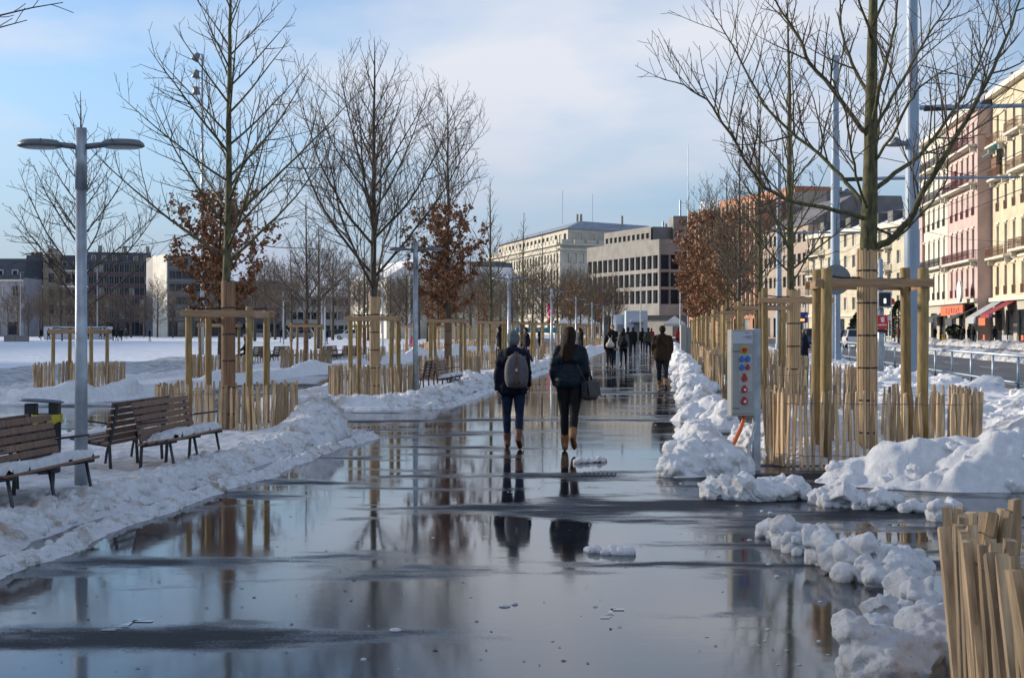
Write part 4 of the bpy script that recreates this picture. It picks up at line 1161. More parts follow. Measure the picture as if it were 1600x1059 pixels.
# ================================================================== lamps, benches, bin, cabinet
def lamp(label, u, D, group=None, h=3.72):
    X, Y = xy(u, D)
    t = thing('street_lamp', label, 'street lamp', (X, Y, 0), 0, group)
    MB().tube([(0, 0, -0.05), (0, 0, 1.2), (0, 0, h - 0.62)], [0.068, 0.062, 0.053], 18).build('pole', 'galvanised', t, smooth=True)
    MB().tube([(0, 0, h - 0.62), (0, 0, h)], [0.060, 0.056], 18).build('sleeve', 'galvanised', t, smooth=True)
    for s in (-1, 1):
        MB().tube([(s * 0.04, 0, h - 0.19), (s * 0.16, 0, h - 0.175), (s * 0.27, 0, h - 0.165)], [0.030, 0.030, 0.028], 10).build('arm', 'lamp_metal', t, smooth=True)
        hd = MB().lathe([(0.02, 0.048), (0.18, 0.040), (0.215, 0.012), (0.225, -0.018), (0.205, -0.028)], 28, (0, 0, 0), 0, 1.0, 0.8).build('lamp_head', 'lamp_metal', t, (s * 0.415, 0, h - 0.165), smooth=True)
        MB().lathe([(0.18, 0.0), (0.175, -0.010), (0.12, -0.014)], 28, (0, 0, -0.028), 0, 1.0, 0.8).build('diffuser', 'lamp_glass', hd, smooth=True)
        MB().box((-s * 0.06, -0.165, 0.02), (0.010, 0.02, 0.04)).build('clip', 'lamp_metal', hd)
lamp('twin-headed grey lamp post standing between the two near benches', -5.93, 14.35)
lamp('twin-headed lamp post beside the fence of the vase-shaped tree', -5.93, 33.3)
lamp('twin-headed lamp post just left of the grey-hatted walker, beyond her', -5.93, 52.8)
for k, D in enumerate((72, 91, 110, 129, 148)):
    lamp(ORD[k + 3] + ' lamp post along the field side of the promenade, small and far', -5.93, D, 'far lamp posts')

def bench_pair(label, u, D0, L=1.85, snow=None, group=None):
    """two slatted seats back to back on one steel frame; local x across (towards the path), y along"""
    X, Y = xy(u, D0)
    t = thing('park_bench', label, 'bench', (X, Y, 0), -TH, group)
    slat = MB().box((0, 0, 0), (0.088, L, 0.026)).mesh('slat', 'bench_wood'); bslat = MB().box((0, 0, 0), (0.062, L, 0.022)).mesh('slat', 'bench_wood')
    def put(x, z, ang, sl):
        o = link('slat', sl, t, (x, L / 2, z)); o.rotation_euler = (0, ang, 0)
        b = o.modifiers.new('bevel', 'BEVEL'); b.width = 0.006; b.segments = 2
    for s in (1, -1):
        # seat slats rise to the front, back slats lean away from the sitter
        for k in range(4):
            f = k / 3.0
            put(s * (0.215 + 0.36 * f), 0.392 + 0.055 * f, -s * 0.15, slat)
        for k in range(6):
            f = k / 5.0
            put(s * (0.205 - 0.075 * f - 0.012 * f * f), 0.450 + 0.38 * f, s * R(78), bslat)
        for yy in (0.10, L * 0.5, L - 0.10):
            fr = MB()
            fr.tube([(s * 0.17, yy, 0.0), (s * 0.19, yy, 0.37), (s * 0.165, yy, 0.5), (s * 0.09, yy, 0.845)], 0.020, 8)
            fr.tube([(s * 0.19, yy, 0.365), (s * 0.60, yy, 0.425)], 0.018, 8)
            fr.build('frame', 'bench_steel', t, smooth=True)
            MB().tube([(s * 0.52, yy, 0.41), (s * 0.56, yy, 0.2), (s * 0.585, yy, 0.0)], 0.017, 8).build('leg', 'bench_steel', t, smooth=True)
        for yy in (0.03, L - 0.03):
            MB().tube([(s * 0.17, yy, 0.62), (s * 0.36, yy, 0.645), (s * 0.52, yy, 0.665)], 0.011, 8).build('armrest', 'bench_steel', t, smooth=True)
    return t
def bench_snow(label, u, D0, y0, y1, seed, group='snow lying on benches'):
    """a thin blanket of snow on the promenade-side seat"""
    X, Y = xy(u, D0)
    nx, ny = 26, 90
    xs = np.linspace(0.20, 0.60, nx); ys = np.linspace(y0, y1, ny)
    A, B = np.meshgrid(xs, ys)
    base = 0.405 + 0.055 * (A - 0.215) / 0.36
    ed = np.minimum(np.minimum(A - 0.20, 0.60 - A) / 0.05, np.minimum(B - y0, y1 - B) / 0.10) + (fbm(A * 14, B * 14, seed) - 0.6) * 1.6
    h = 0.075 * np.clip(ed, 0, 1) ** 0.6 * (0.45 + 0.9 * fbm(A * 4, B * 3, seed + 1)) + 0.02 * lumps(A, B, 0.08, seed + 2) * (ed > 0.1)
    Z = base + np.where(ed > 0, h, -0.012)
    V = np.stack([A, B, Z], -1).reshape(-1, 3)
    fs = [(j * nx + i, j * nx + i + 1, (j + 1) * nx + i + 1, (j + 1) * nx + i) for j in range(ny - 1) for i in range(nx - 1)
          if (ed[j:j + 2, i:i + 2] > -0.1).any()]
    me = bpy.data.meshes.new('bench_snow'); me.from_pydata([tuple(v) for v in V], [], fs); me.materials.append(MAT['snow'])
    me.polygons.foreach_set('use_smooth', [True] * len(me.polygons)); me.update()
    return tag(link('bench_snow', me, None, (X, Y, 0), -TH), label, 'snow', group)

BU = -6.17
bench_pair('slatted brown bench cut by the picture edge, nearest to the camera', BU, 12.1)
bench_snow('snow lying on the seat of the nearest bench', BU, 12.1, 0.02, 1.80, 1)
bench_pair('slatted brown back-to-back bench between the lamp post and the paling fence', BU, 16.05)
bench_snow('snow lying on the bench seat next to the paling fence', BU, 16.05, 0.12, 1.78, 2)
bench_pair('slatted bench past the second paling fence beside the promenade', BU, 36.7)
bench_snow('snow lying on the seat of the bench past the second fence', BU, 36.7, 0.05, 1.8, 3)
for px, D, n in ((400, 66, 1), (432, 66.5, 2), (508, 68, 3), (540, 69, 4)):
    u = (px - 1045) / F * D
    bench_pair(ORD[n - 1] + ' from the left of the far slatted benches by the snow field', u, D, group='far benches by the snow field')

bX, bY = xy(-7.05, 15.9)
bt = thing('litter_bin', 'dark litter bin with tilted lid and yellow bag behind the nearest bench', 'litter bin', (bX, bY, 0), -TH * 0.5)
MB().lathe([(0.135, 0.0), (0.145, 0.06), (0.155, 0.70), (0.165, 0.72), (0.15, 0.735)], 22, (0.10, 0, 0)).build('drum', 'bin_dark', bt, smooth=True)
MB().bx(-0.17, -0.02, -0.11, 0.11, 0, 0.73).build('ash_box', 'bin_dark', bt, bevel=0.02)
MB().bx(-0.155, -0.03, -0.02, 0.09, 0.73, 0.86).build('bracket', 'bin_dark', bt, bevel=0.01)
MB().bx(0.12, 0.23, -0.02, 0.09, 0.73, 0.87).build('bracket', 'bin_dark', bt, bevel=0.01)
ld = MB().lathe([(0.02, 0.03), (0.20, 0.024), (0.235, 0.0), (0.18, -0.014)], 26, (0, 0, 0), 0, 1.12, 0.85).build('lid', 'bin_lid', bt, (0.03, 0, 0.885), smooth=True)
ld.rotation_euler = (R(-4), R(3), 0)
bg = MB()
for k in range(22):
    a0, a1 = 2 * PI * k / 22, 2 * PI * (k + 1) / 22
    w0 = 0.10 + 0.02 * math.sin(5 * a0); w1 = 0.10 + 0.02 * math.sin(5 * a1)
    bg.quad((0.10 + 0.170 * math.cos(a0), 0.170 * math.sin(a0), 0.745), (0.10 + 0.170 * math.cos(a1), 0.170 * math.sin(a1), 0.745),
            (0.10 + 0.166 * math.cos(a1), 0.166 * math.sin(a1), 0.745 - w1), (0.10 + 0.166 * math.cos(a0), 0.166 * math.sin(a0), 0.745 - w0))
bg.build('bin_bag', 'bag_yellow', bt)
ck = MB(); ck.quad((-0.125, -0.1125, 0.66), (-0.112, -0.1125, 0.645), (-0.10, -0.1125, 0.65), (-0.118, -0.1125, 0.672)); ck.quad((-0.112, -0.1125, 0.645), (-0.06, -0.1125, 0.665), (-0.065, -0.1125, 0.675), (-0.105, -0.1125, 0.656))
ck.build('white_tick', 'white_mark', bt)

# power cabinet on a steel channel
cX, cY = xy(0.86, 17.0)
ct = thing('socket_cabinet', 'grey outdoor power cabinet with blue and red sockets on a steel post', 'power cabinet', (cX, cY, 0), R(6))
W2 = 0.142
MB().bx(-W2, W2, -0.10, 0.09, 0.66, 1.685).build('housing', 'cabinet', ct, bevel=0.008)
MB().bx(-W2 + 0.012, W2 - 0.012, -0.112, -0.10, 0.69, 1.67).build('door', 'cabinet', ct, bevel=0.004)
MB().bx(-W2 + 0.02, W2 - 0.03, -0.1165, -0.112, 1.52, 1.665).build('label_plate', 'sticker', ct)
tx = MB()
for (x0, x1, z) in ((0.02, 0.075, 1.645), (0.03, 0.10, 1.605), (-0.01, 0.10, 1.592), (0.04, 0.10, 1.578)):
    tx.bx(x0, x1, -0.118, -0.1166, z, z + 0.005)
tx.build('print', 'ink', ct)
pl = MB().bx(-0.055, 0.105, -0.1165, -0.112, 0.95, 1.40).build('socket_panel', 'cabinet_pale', ct, bevel=0.002)
def socket(x, z, r, mat, lidh=0.03, square=None):
    o = MB().tube([(0, 0, 0), (0, -0.03, 0)], [r, r * 0.94], 18).build('socket', mat, ct, (x, -0.1165, z), smooth=False, bevel=0.003)
    if lidh: MB().bx(-r * 0.42, r * 0.42, -0.03, -0.001, r * 0.85, r * 0.85 + lidh).build('hinge', mat, o, bevel=0.004)
    if square: MB().bx(-r * 0.36, r * 0.36, -0.036, -0.0305, -r * 0.35, r * 0.3).build('square', square, o)
    return o
MB().bx(-0.028, 0.052, -0.122, -0.1125, 1.405, 1.485).build('switch_plate', 'yellow_plastic', ct, bevel=0.006)
MB().tube([(0.012, -0.122, 1.445), (0.012, -0.165, 1.445)], [0.030, 0.024], 14).build('main_switch', 'red_plastic', ct)
socket(-0.020, 1.335, 0.030, 'blue_plastic', 0.014); socket(0.052, 1.335, 0.030, 'blue_plastic', 0.014)
socket(-0.020, 1.235, 0.030, 'blue_plastic', 0.014); socket(0.052, 1.235, 0.026, 'red_plastic', 0.018)
socket(0.012, 1.105, 0.036, 'red_plastic', 0.03); socket(0.012, 0.975, 0.038, 'red_plastic', 0.02, 'sign_white'); socket(0.012, 0.835, 0.040, 'red_plastic', 0.02, 'sign_white')
def scribble(z, seed):
    rg = random.Random(seed); pts = []
    for k in range(13): pts.append((-0.135 + k * 0.008, -0.1185, z + rg.uniform(-0.012, 0.014)))
    MB().tube(pts, 0.0022, 4).build('marker_scribble', 'ink', ct)
scribble(1.43, 3); scribble(0.75, 5)
for z in (1.15, 1.31, 1.02, 0.90):
    MB().tube([(-0.045, -0.1165, z), (-0.045, -0.119, z)], 0.004, 8).build('screw', 'bench_steel', ct)
MB().bx(W2 + 0.004, W2 + 0.088, -0.05, 0.03, 0.0, 1.70).build('post', 'galvanised', ct, bevel=0.004)
MB().bx(W2 - 0.02, W2 + 0.0035, -0.06, 0.05, 0.70, 1.65).build('bracket', 'bin_dark', ct)
MB().tube([(W2 + 0.03, -0.055, 0.58), (-0.03, -0.30, 0.10), (-0.06, -0.34, 0.0)], 0.017, 8).build('brace', 'galvanised', ct)
MB().tube([(0.03, -0.02, 0.67), (0.025, -0.03, 0.60), (-0.02, -0.06, 0.50), (-0.08, -0.10, 0.40), (-0.13, -0.14, 0.32), (-0.17, -0.17, 0.2)], 0.024, 12).build('cable', 'orange_hose', ct, smooth=True)

# ================================================================== street side: masts, railing, signals
def mast(label, px, D, h, r, arm=None, group=None, lampd=None):
    X = (px - 800) / F * D
    t = thing('catenary_mast', label, 'mast', (X, D, 0), 0, group)
    MB().tube([(0, 0, 0), (0, 0, h * 0.33), (0, 0, h * 0.331), (0, 0, h * 0.66), (0, 0, h * 0.661), (0, 0, h)], [r, r, r * 0.88, r * 0.88, r * 0.74, r * 0.70], 22).build('pole', 'mast_paint', t)
    MB().tube([(0, 0, 0), (0, 0, 0.5), (0, 0, 0.52)], [r * 1.25, r * 1.25, r], 22).build('base_collar', 'mast_paint', t)
    if arm:
        z, L = arm
        a = MB().tube([(r, 0, z), (L, -0.6, z + 0.05)], [0.085, 0.065], 10).build('bracket_arm', 'mast_paint', t)
        MB().tube([(r + 0.15, 0, z - 0.02), (r + 1.1, -0.06, z)], 0.11, 10).build('insulator', 'cable', t)
        MB().tube([(r, 0, z + 1.5), (L * 0.75, -0.45, z + 0.1)], 0.02, 5).build('stay', 'cable', t)
    if lampd:
        z, L = lampd
        MB().tube([(0, 0, z), (L, 0, z + 0.1)], 0.04, 8).build('lamp_arm', 'mast_paint', t)
        MB().lathe([(0.05, 0.2), (0.12, 0.12), (0.42, -0.08), (0.36, -0.1)], 16, (L, 0, z + 0.02)).build('lamp_shade', 'lamp_metal', t, smooth=True)
    return t
mast('thickest blue-grey tram mast, right of the large forked tree', 1425, 50, 15.6, 0.27, (9.45, 7.0), lampd=(8.2, -0.55))
mast('blue-grey tram mast behind the left stakes of the large tree', 1305, 72.5, 15.6, 0.26, (9.3, 9.2), lampd=(8.6, 0.6))
mast('slender far tram mast behind the second street-side tree', 1217, 112, 15.4, 0.24, (9.2, 9.0))

# overhead wires
wt = thing('overhead_wires', 'thin black overhead tram wires above the street', 'wires', (0, 0, 0))
for (u, z, sag) in ((14.2, 8.9, 0.05), (14.2, 7.3, 0.0), (16.6, 9.1, 0.05), (22.5, 7.4, 0.0)):
    pts = []
    for k in range(34):
        D = 26 + k * 6; a = xy(u, D); pts.append((a[0], a[1], z - sag * math.sin(PI * ((D % 30) / 30)) * 4))
    MB().tube(pts, 0.017, 4).build('wire', 'cable', wt)
for (p0, p1) in (((1425, 168, 50), (1680, 60, 120)), ((1305, 280, 72.5), (1620, 250, 140)), ((1435, 330, 50), (1620, 170, 120)), ((1305, 330, 72.5), (1600, 380, 140)), ((1217, 330, 112), (1460, 300, 170))):
    MB().tube([at(*p0), (at(*p0) + at(*p1)) / 2 + Vector((0, 0, -0.5)), at(*p1)], 0.014, 4).build('span_wire', 'cable', wt)

# railing along the kerb
rt = thing('street_railing', 'pale blue-grey tubular railing between the snow and the road', 'railing', (0, 0, 0))
RU = 9.62
rp = [xy(RU, 30 + 3.05 * k) for k in range(22)]
for (x, y) in rp:
    MB().tube([(0, 0, -0.02), (0, 0, 0.93)], 0.036, 10).build('post', 'rail_paint', rt, (x, y, 0), smooth=True)
MB().tube([(*rp[0], 0.945), (*rp[-1], 0.945)], 0.045, 10).build('top_rail', 'rail_paint', rt, smooth=True)
MB().tube([(*rp[0], 0.20), (*rp[-1], 0.20)], 0.026, 8).build('bottom_rail', 'rail_paint', rt, smooth=True)

def signal():
    D = 50.0; X = (1376 - 800) / F * D
    t = thing('tram_signal', 'tram signal showing a white bar above a red poster on a grey pole', 'signal', (X, D, 0))
    MB().tube([(0, 0, 0), (0, 0, 2.4)], 0.115, 14).build('pole', 'galvanised', t, smooth=True)
    MB().tube([(0, 0, 2.4), (0, 0, 4.1), (0, 0, 4.15)], [0.085, 0.085, 0.03], 14).build('upper_pole', 'mast_paint', t, smooth=True)
    hs = MB().bx(-0.16, 0.33, -0.26, -0.10, 2.42, 3.00).build('signal_head', 'hoarding', t, bevel=0.05)
    MB().bx(-0.13, 0.28, -0.285, -0.2601, 2.47, 2.95).build('screen', 'black_plastic', hs, bevel=0.03)
    MB().bx(0.045, 0.11, -0.292, -0.2852, 2.58, 2.74).build('white_bar', 'screen_white', hs)
    ps = MB().bx(-0.20, 0.20, -0.16, -0.13, 1.68, 2.16).build('poster', 'sign_red', t)
    ic = MB()                                              # white emblem with a line of illegible print
    ic.add([(-0.02, -0.163, 1.92), (0.09, -0.163, 1.92), (0.08, -0.163, 2.03), (0.10, -0.163, 2.10), (0.05, -0.163, 2.08), (0.02, -0.163, 2.11), (-0.01, -0.163, 2.08), (-0.05, -0.163, 2.09), (-0.03, -0.163, 2.02)], [tuple(range(9))])
    for k in range(8): ic.bx(-0.15 + k * 0.04, -0.118 + k * 0.04, -0.1635, -0.161, 1.80, 1.835 + 0.01 * (k % 3))
    ic.build('poster_print', 'sign_white', ps)
    MB().bx(-0.20, 0.20, -0.17, -0.125, 1.56, 1.675).build('lower_plate', 'black_plastic', t)
    return t
signal()
def signal2():
    D = 120.0; X = (1383 - 800) / F * D
    t = thing('traffic_light', 'small traffic light glowing amber under a yellow diamond sign', 'traffic light', (X, D, 0))
    MB().tube([(0, 0, 0), (0, 0, 2.9)], 0.06, 8).build('pole', 'galvanised', t)
    MB().bx(-0.17, 0.17, -0.2, 0.0, 1.3, 2.25).build('housing', 'black_plastic', t, bevel=0.04)
    MB().tube([(0, -0.2, 1.72), (0, -0.24, 1.72)], 0.11, 12).build('amber_lamp', 'amber_light', t)
    d = MB().box((0, -0.03, 2.6), (0.38, 0.02, 0.38), Matrix.Rotation(R(45), 3, 'Y')).build('diamond_sign', 'yellow_plastic', t)
signal2()
def round_sign(label, px, py, D, r, face, h_extra=0.3, rim=None):
    p = at(px, py, D)
    t = thing('round_sign', label, 'road sign', (p.x, D, 0))
    MB().tube([(0, 0.04, 0), (0, 0.04, p.z + h_extra)], 0.03, 8).build('pole', 'galvanised', t)
    MB().tube([(0, -0.02, p.z), (0, 0.0, p.z)], r, 26).build('disc', face, t)
    if rim: MB().tube([(0, -0.026, p.z), (0, -0.021, p.z)], r * 0.72, 24).build('inner_disc', rim, t)
round_sign('small red round sign beside the evergreen', 1393, 471, 110, 0.26, 'sign_red')
round_sign('small red-rimmed round sign low beside the traffic light', 1389, 497, 115, 0.30, 'sign_red', 0.2, 'sign_white')
round_sign('grey back of a large round road sign behind the left stakes', 1306, 437, 64, 0.68, 'lamp_metal')

bl = thing('direction_board', 'dark blue information board with an amber display behind the second wrapped trunk', 'sign', ((1244 - 800) / F * 95, 95, 0))
MB().tube([(-0.6, 0.1, 0), (-0.6, 0.1, 3.3)], 0.06, 8).build('leg', 'galvanised', bl)
MB().tube([(0.6, 0.1, 0), (0.6, 0.1, 3.3)], 0.06, 8).build('leg', 'galvanised', bl)
MB().bx(-0.78, 0.78, -0.05, 0.05, 2.08, 2.78).build('panel', 'sign_blue', bl)
MB().bx(0.24, 0.54, -0.07, -0.0505, 2.19, 2.34).build('display', 'amber_light', bl)
MB().add([(0.02, -0.053, 2.62), (0.26, -0.053, 2.62), (0.12, -0.053, 2.42), (0.10, -0.053, 2.3), (0.02, -0.053, 2.3)], [(0, 1, 2, 3, 4)]).add([(0.60, -0.053, 2.45), (0.72, -0.053, 2.45), (0.66, -0.053, 2.6)], [(0, 1, 2)]).build('print', 'sign_white', bl)

def floodlight_mast():
    D = 92.0; X = (316 - 800) / F * D
    t = thing('floodlight_mast', 'tall thin floodlight mast with three round lamps rising above the fanned tree', 'mast', (X, D, 0))
    h = at(316, 85, D).z
    MB().tube([(0, 0, 0), (0, 0, h * 0.5), (0, 0, h)], [0.13, 0.10, 0.055], 12).build('pole', 'galvanised', t, smooth=True)
    for k, py in enumerate((90, 117, 143)):
        z = at(316, py, D).z
        MB().tube([(0, 0, z + 0.2), (-0.42, 0, z + 0.22)], 0.035, 8).build('arm', 'galvanised', t)
        o = MB().lathe([(0.10, 0.32), (0.17, 0.24), (0.19, 0.05), (0.30, -0.20), (0.27, -0.23)], 16).build('floodlight', 'lamp_metal', t, (-0.40, 0, z), smooth=True)
        o.rotation_euler = (R(10), R((35, 15, 0)[k]), 0)
floodlight_mast()
def thin_pole(label, px, D, top, r=0.06, group=None, name='light_pole', head=True):
    p = at(px, top, D)
    t = thing(name, label, 'pole', (p.x, D, 0), 0, group)
    MB().tube([(0, 0, 0), (0, 0, p.z)], [r, r * 0.6], 8).build('pole', 'galvanised', t)
    if head: MB().box((0.25, 0, p.z), (0.7, 0.25, 0.1)).build('lamp_head', 'lamp_metal', t, bevel=0.03)
for _pi, (px, D, top) in enumerate(((32, 230, 425), (152, 240, 420), (364, 170, 430), (443, 150, 470), (503, 140, 450), (508, 142, 452), (598, 120, 385), (640, 130, 430))):
    thin_pole(ORD[_pi] + ' from the left of the thin pale light poles on the snow field', px, D, top, 0.09, 'thin poles on the field')
thin_pole('tall thin bare flagpole above the concrete office block', 1075, 250, 226, 0.09, None, 'flagpole', False)
thin_pole('pale lamp pole in front of the concrete block corner', 1001, 170, 440, 0.09)
thin_pole('pale lamp pole just left of the terracotta building', 1063, 165, 438, 0.09)

# ================================================================== people
def seg_d(P, a, b, ra, rb):
    ab = b - a; L2 = max(ab.dot(ab), 1e-9)
    t = np.clip(((P - a) @ ab) / L2, 0, 1)
    return np.linalg.norm(P - (a + t[:, None] * ab), axis=1) - (ra + (rb - ra) * t)

def union_mesh(caps, voxel, zones, name, it=3):
    """caps: (p0, r0, p1, r1, zone) joined into one continuous skin, coloured by the nearest limb"""
    mb = MB()
    for p0, r0, p1, r1, z in caps: mb.capsule(p0, r0, p1, r1, 12)
    me = remeshed(mb, voxel, it, name)
    names = []
    for c in caps:
        if c[4] not in names: names.append(c[4])
    for n in names: me.materials.append(MAT[zones[n]])
    if len(names) > 1:
        nf = len(me.polygons); ce = np.empty(nf * 3); me.polygons.foreach_get('center', ce); ce = ce.reshape(-1, 3)
        best = np.full(nf, 9.0); idx = np.zeros(nf, dtype=np.int32)
        for p0, r0, p1, r1, z in caps:
            d = seg_d(ce, np.array(p0, float), np.array(p1, float), r0, r1)
            m = d < best; best[m] = d[m]; idx[m] = names.index(z)
        me.polygons.foreach_set('material_index', idx)
    return me

def person(label, X, Y, h, heading=0.0, legs=(0.2, 0.1, -0.25, 0.35), arms=((-0.1, 0.25), (0.15, 0.25)), coat='cloth_black', trousers='cloth_trousers', shoes='shoe_dark',
           hair='hair_brown', longhair=0.0, hat=None, coat_len=0.88, hood=False, build=1.0, voxel=0.02, hands=True, sit=False, group=None, spread=0.05, head_turn=0.0, cuff=None, pocket=(False, False), z=0.0):
    """standing height h; +y is where the figure faces; legs = left swing, left knee bend, right swing, right knee bend"""
    s = h / 1.70
    t = thing('person', label, 'person', (X, Y, z), heading, group)
    V = Vector
    B = build
    caps = []; coatc = []
    hip_z = 0.90
    feet = []
    joints = {}
    for side, sw, kb in ((-1, legs[0], legs[1]), (1, legs[2], legs[3])):
        hip = V((side * 0.088 * B, 0, hip_z))
        kn = hip + V((side * spread * 0.4, math.sin(sw), -math.cos(sw))).normalized() * 0.425
        an = kn + V((side * -0.01, math.sin(sw - kb), -math.cos(sw - kb))).normalized() * 0.405
        fp = (sw - kb)                                      # foot pitch follows the shank
        fd = V((side * 0.10, math.cos(fp * 0.9), math.sin(fp * 0.9))).normalized()
        dn = V((0, math.sin(fp * 0.9), -math.cos(fp * 0.9)))
        heel = an + dn * 0.045 - fd * 0.045; toe = heel + fd * 0.20 + dn * 0.008
        joints[side] = (hip, kn, an, heel, toe)
        feet += [heel.z - 0.055, toe.z - 0.046]
    lift = -min(feet)
    up = V((0, 0, lift))
    for side in (-1, 1):
        hip, kn, an, heel, toe = [p + up for p in joints[side]]
        mid = hip.lerp(kn, 0.45) + V((0, 0.01, 0)); calf = kn.lerp(an, 0.32) - V((0, 0.012, 0))
        caps += [(hip, 0.096 * B, mid, 0.086 * B, 'leg'), (mid, 0.086 * B, kn, 0.060 * B, 'leg'), (kn, 0.058 * B, calf, 0.060 * B, 'leg'), (calf, 0.060 * B, an, 0.044 * B, 'leg')]
        caps += [(an.lerp(kn, 0.26), 0.060 * B, an, 0.053, 'shoe'), (an, 0.053, heel, 0.046, 'shoe'), (heel, 0.046, toe, 0.040, 'shoe'), (heel.lerp(toe, 0.55), 0.046, toe, 0.042, 'shoe')]
        fdn = (toe - heel).normalized(); dnn = Vector((0, fdn.z, -abs(fdn.y))).normalized()
        caps += [(heel + dnn * 0.034 - fdn * 0.016, 0.020, heel + dnn * 0.034 + fdn * 0.03, 0.020, 'sole'), (heel + dnn * 0.034 + fdn * 0.03, 0.016, toe + dnn * 0.026 + fdn * 0.02, 0.018, 'sole')]
    def U(x, y, zz): return V((x, y, zz + lift))
    caps += [(U(-0.075 * B, 0.0, 0.93), 0.108 * B, U(0.075 * B, 0, 0.93), 0.108 * B, 'leg'), (U(-0.06, -0.03, 0.92), 0.10 * B, U(0.06, -0.03, 0.92), 0.10 * B, 'leg')]
    caps += [(U(-0.06 * B, 0, 1.08), 0.095 * B, U(0.06 * B, 0, 1.08), 0.095 * B, 'torso'), (U(-0.085 * B, 0, 1.27), 0.105 * B, U(0.085 * B, 0, 1.27), 0.105 * B, 'torso'),
             (U(-0.13 * B, 0, 1.385), 0.062, U(0.13 * B, 0, 1.385), 0.062, 'torso'), (U(0, 0.0, 1.36), 0.066, U(0, 0.015, 1.50), 0.050, 'skin')]
    # head
    hc = U(0, 0.03, 1.585)
    ct_, st_ = math.cos(head_turn), math.sin(head_turn)
    def Hd(x, y, zz): return hc + V((x * ct_ - y * st_, x * st_ + y * ct_, zz))
    caps += [(Hd(0, 0.005, -0.01), 0.078, Hd(0, -0.018, 0.035), 0.084, 'skin'), (Hd(0, 0.045, -0.07), 0.042, Hd(0, 0.03, -0.02), 0.06, 'skin'),
             (Hd(0, 0.088, 0.0), 0.010, Hd(0, 0.102, -0.022), 0.015, 'skin'), (Hd(-0.081, 0, -0.01), 0.012, Hd(-0.084, -0.008, 0.02), 0.014, 'skin'), (Hd(0.081, 0, -0.01), 0.012, Hd(0.084, -0.008, 0.02), 0.014, 'skin'),
             (Hd(-0.03, 0.078, 0.012), 0.011, Hd(-0.03, 0.079, 0.012), 0.011, 'eye'), (Hd(0.03, 0.078, 0.012), 0.011, Hd(0.03, 0.079, 0.012), 0.011, 'eye'), (Hd(-0.018, 0.084, -0.048), 0.008, Hd(0.018, 0.084, -0.048), 0.008, 'lip')]
    # arms
    for i, side in enumerate((-1, 1)):
        sw, eb = arms[i][0], arms[i][1]
        out = arms[i][2] if len(arms[i]) > 2 else 0.14
        sh = U(side * 0.175 * B, -0.01, 1.365)
        el = sh + V((side * out, math.sin(sw), -math.cos(sw))).normalized() * 0.275
        inw = -0.12 if pocket[i] else 0.02
        wr = el + V((side * inw, math.sin(sw + eb), -math.cos(sw + eb))).normalized() * 0.245
        coatc += [(sh, 0.068 * B, el, 0.056 * B, 'coat'), (el, 0.056 * B, wr, 0.046 * B, 'coat')]
        caps += [(sh, 0.052, el, 0.042, 'torso'), (el, 0.041, wr, 0.030, 'torso')]
        fd = (wr - el).normalized()
        if hands and not pocket[i]:
            pc = wr + fd * 0.055; sv_ = V((0, 1, 0)); sv_ = (sv_ - fd * sv_.dot(fd)).normalized(); nv_ = fd.cross(sv_) * side
            caps += [(wr, 0.027, pc - sv_ * 0.018, 0.024, 'skin'), (wr, 0.027, pc + sv_ * 0.018, 0.024, 'skin')]
            for q, (off, ln) in enumerate(((-0.032, 0.062), (-0.011, 0.075), (0.011, 0.078), (0.032, 0.068))):
                b0 = pc + sv_ * off + fd * 0.012; b1 = b0 + fd * ln * 0.5 - nv_ * 0.008; b2 = b1 + fd * ln * 0.42 - nv_ * 0.022
                caps += [(b0, 0.0105, b1, 0.0095, 'skin'), (b1, 0.0095, b2, 0.008, 'skin')]
            th0 = wr + fd * 0.02 + sv_ * 0.03; th1 = th0 + fd * 0.035 + sv_ * 0.022; th2 = th1 + fd * 0.03 - nv_ * 0.012
            caps += [(th0, 0.014, th1, 0.0115, 'skin'), (th1, 0.0115, th2, 0.0095, 'skin')]
    zones = dict(sole='shoe_dark', leg=trousers, shoe=shoes, torso=coat, skin='skin', eye='ink', lip='cloth_red')
    S = lambda cs: [(tuple(a * s), ra * s, tuple(b * s), rb * s, zn) for a, ra, b, rb, zn in cs]
    link('body', union_mesh(S(caps), voxel * (0.62 if hands and voxel < 0.02 else 1), zones, 'body'), t)
    # coat
    coatc += [(U(-0.085 * B, 0, 1.27), 0.132 * B, U(0.085 * B, 0, 1.27), 0.132 * B, 'coat'), (U(-0.14 * B, -0.005, 1.375), 0.084, U(0.14 * B, -0.005, 1.375), 0.084, 'coat'),
              (U(-0.07 * B, 0, 1.10), 0.122 * B, U(0.07 * B, 0, 1.10), 0.122 * B, 'coat'), (U(0, 0.0, 1.40), 0.085, U(0, 0.012, 1.475), 0.068, 'coat')]
    zc = 1.02
    while zc > coat_len:
        wd = 0.125 * B + (1.02 - zc) * 0.10
        coatc.append((U(-0.082 * B, -0.008, zc), wd, U(0.082 * B, -0.008, zc), wd, 'coat')); zc -= 0.08
    if hood: coatc += [(U(-0.07, -0.085, 1.41), 0.072, U(0.07, -0.085, 1.41), 0.072, 'coat'), (U(-0.05, -0.10, 1.35), 0.05, U(0.05, -0.10, 1.35), 0.05, 'coat')]
    cme = union_mesh(S(coatc), voxel, dict(coat=coat), 'coat', 9 if voxel < 0.02 else 4)
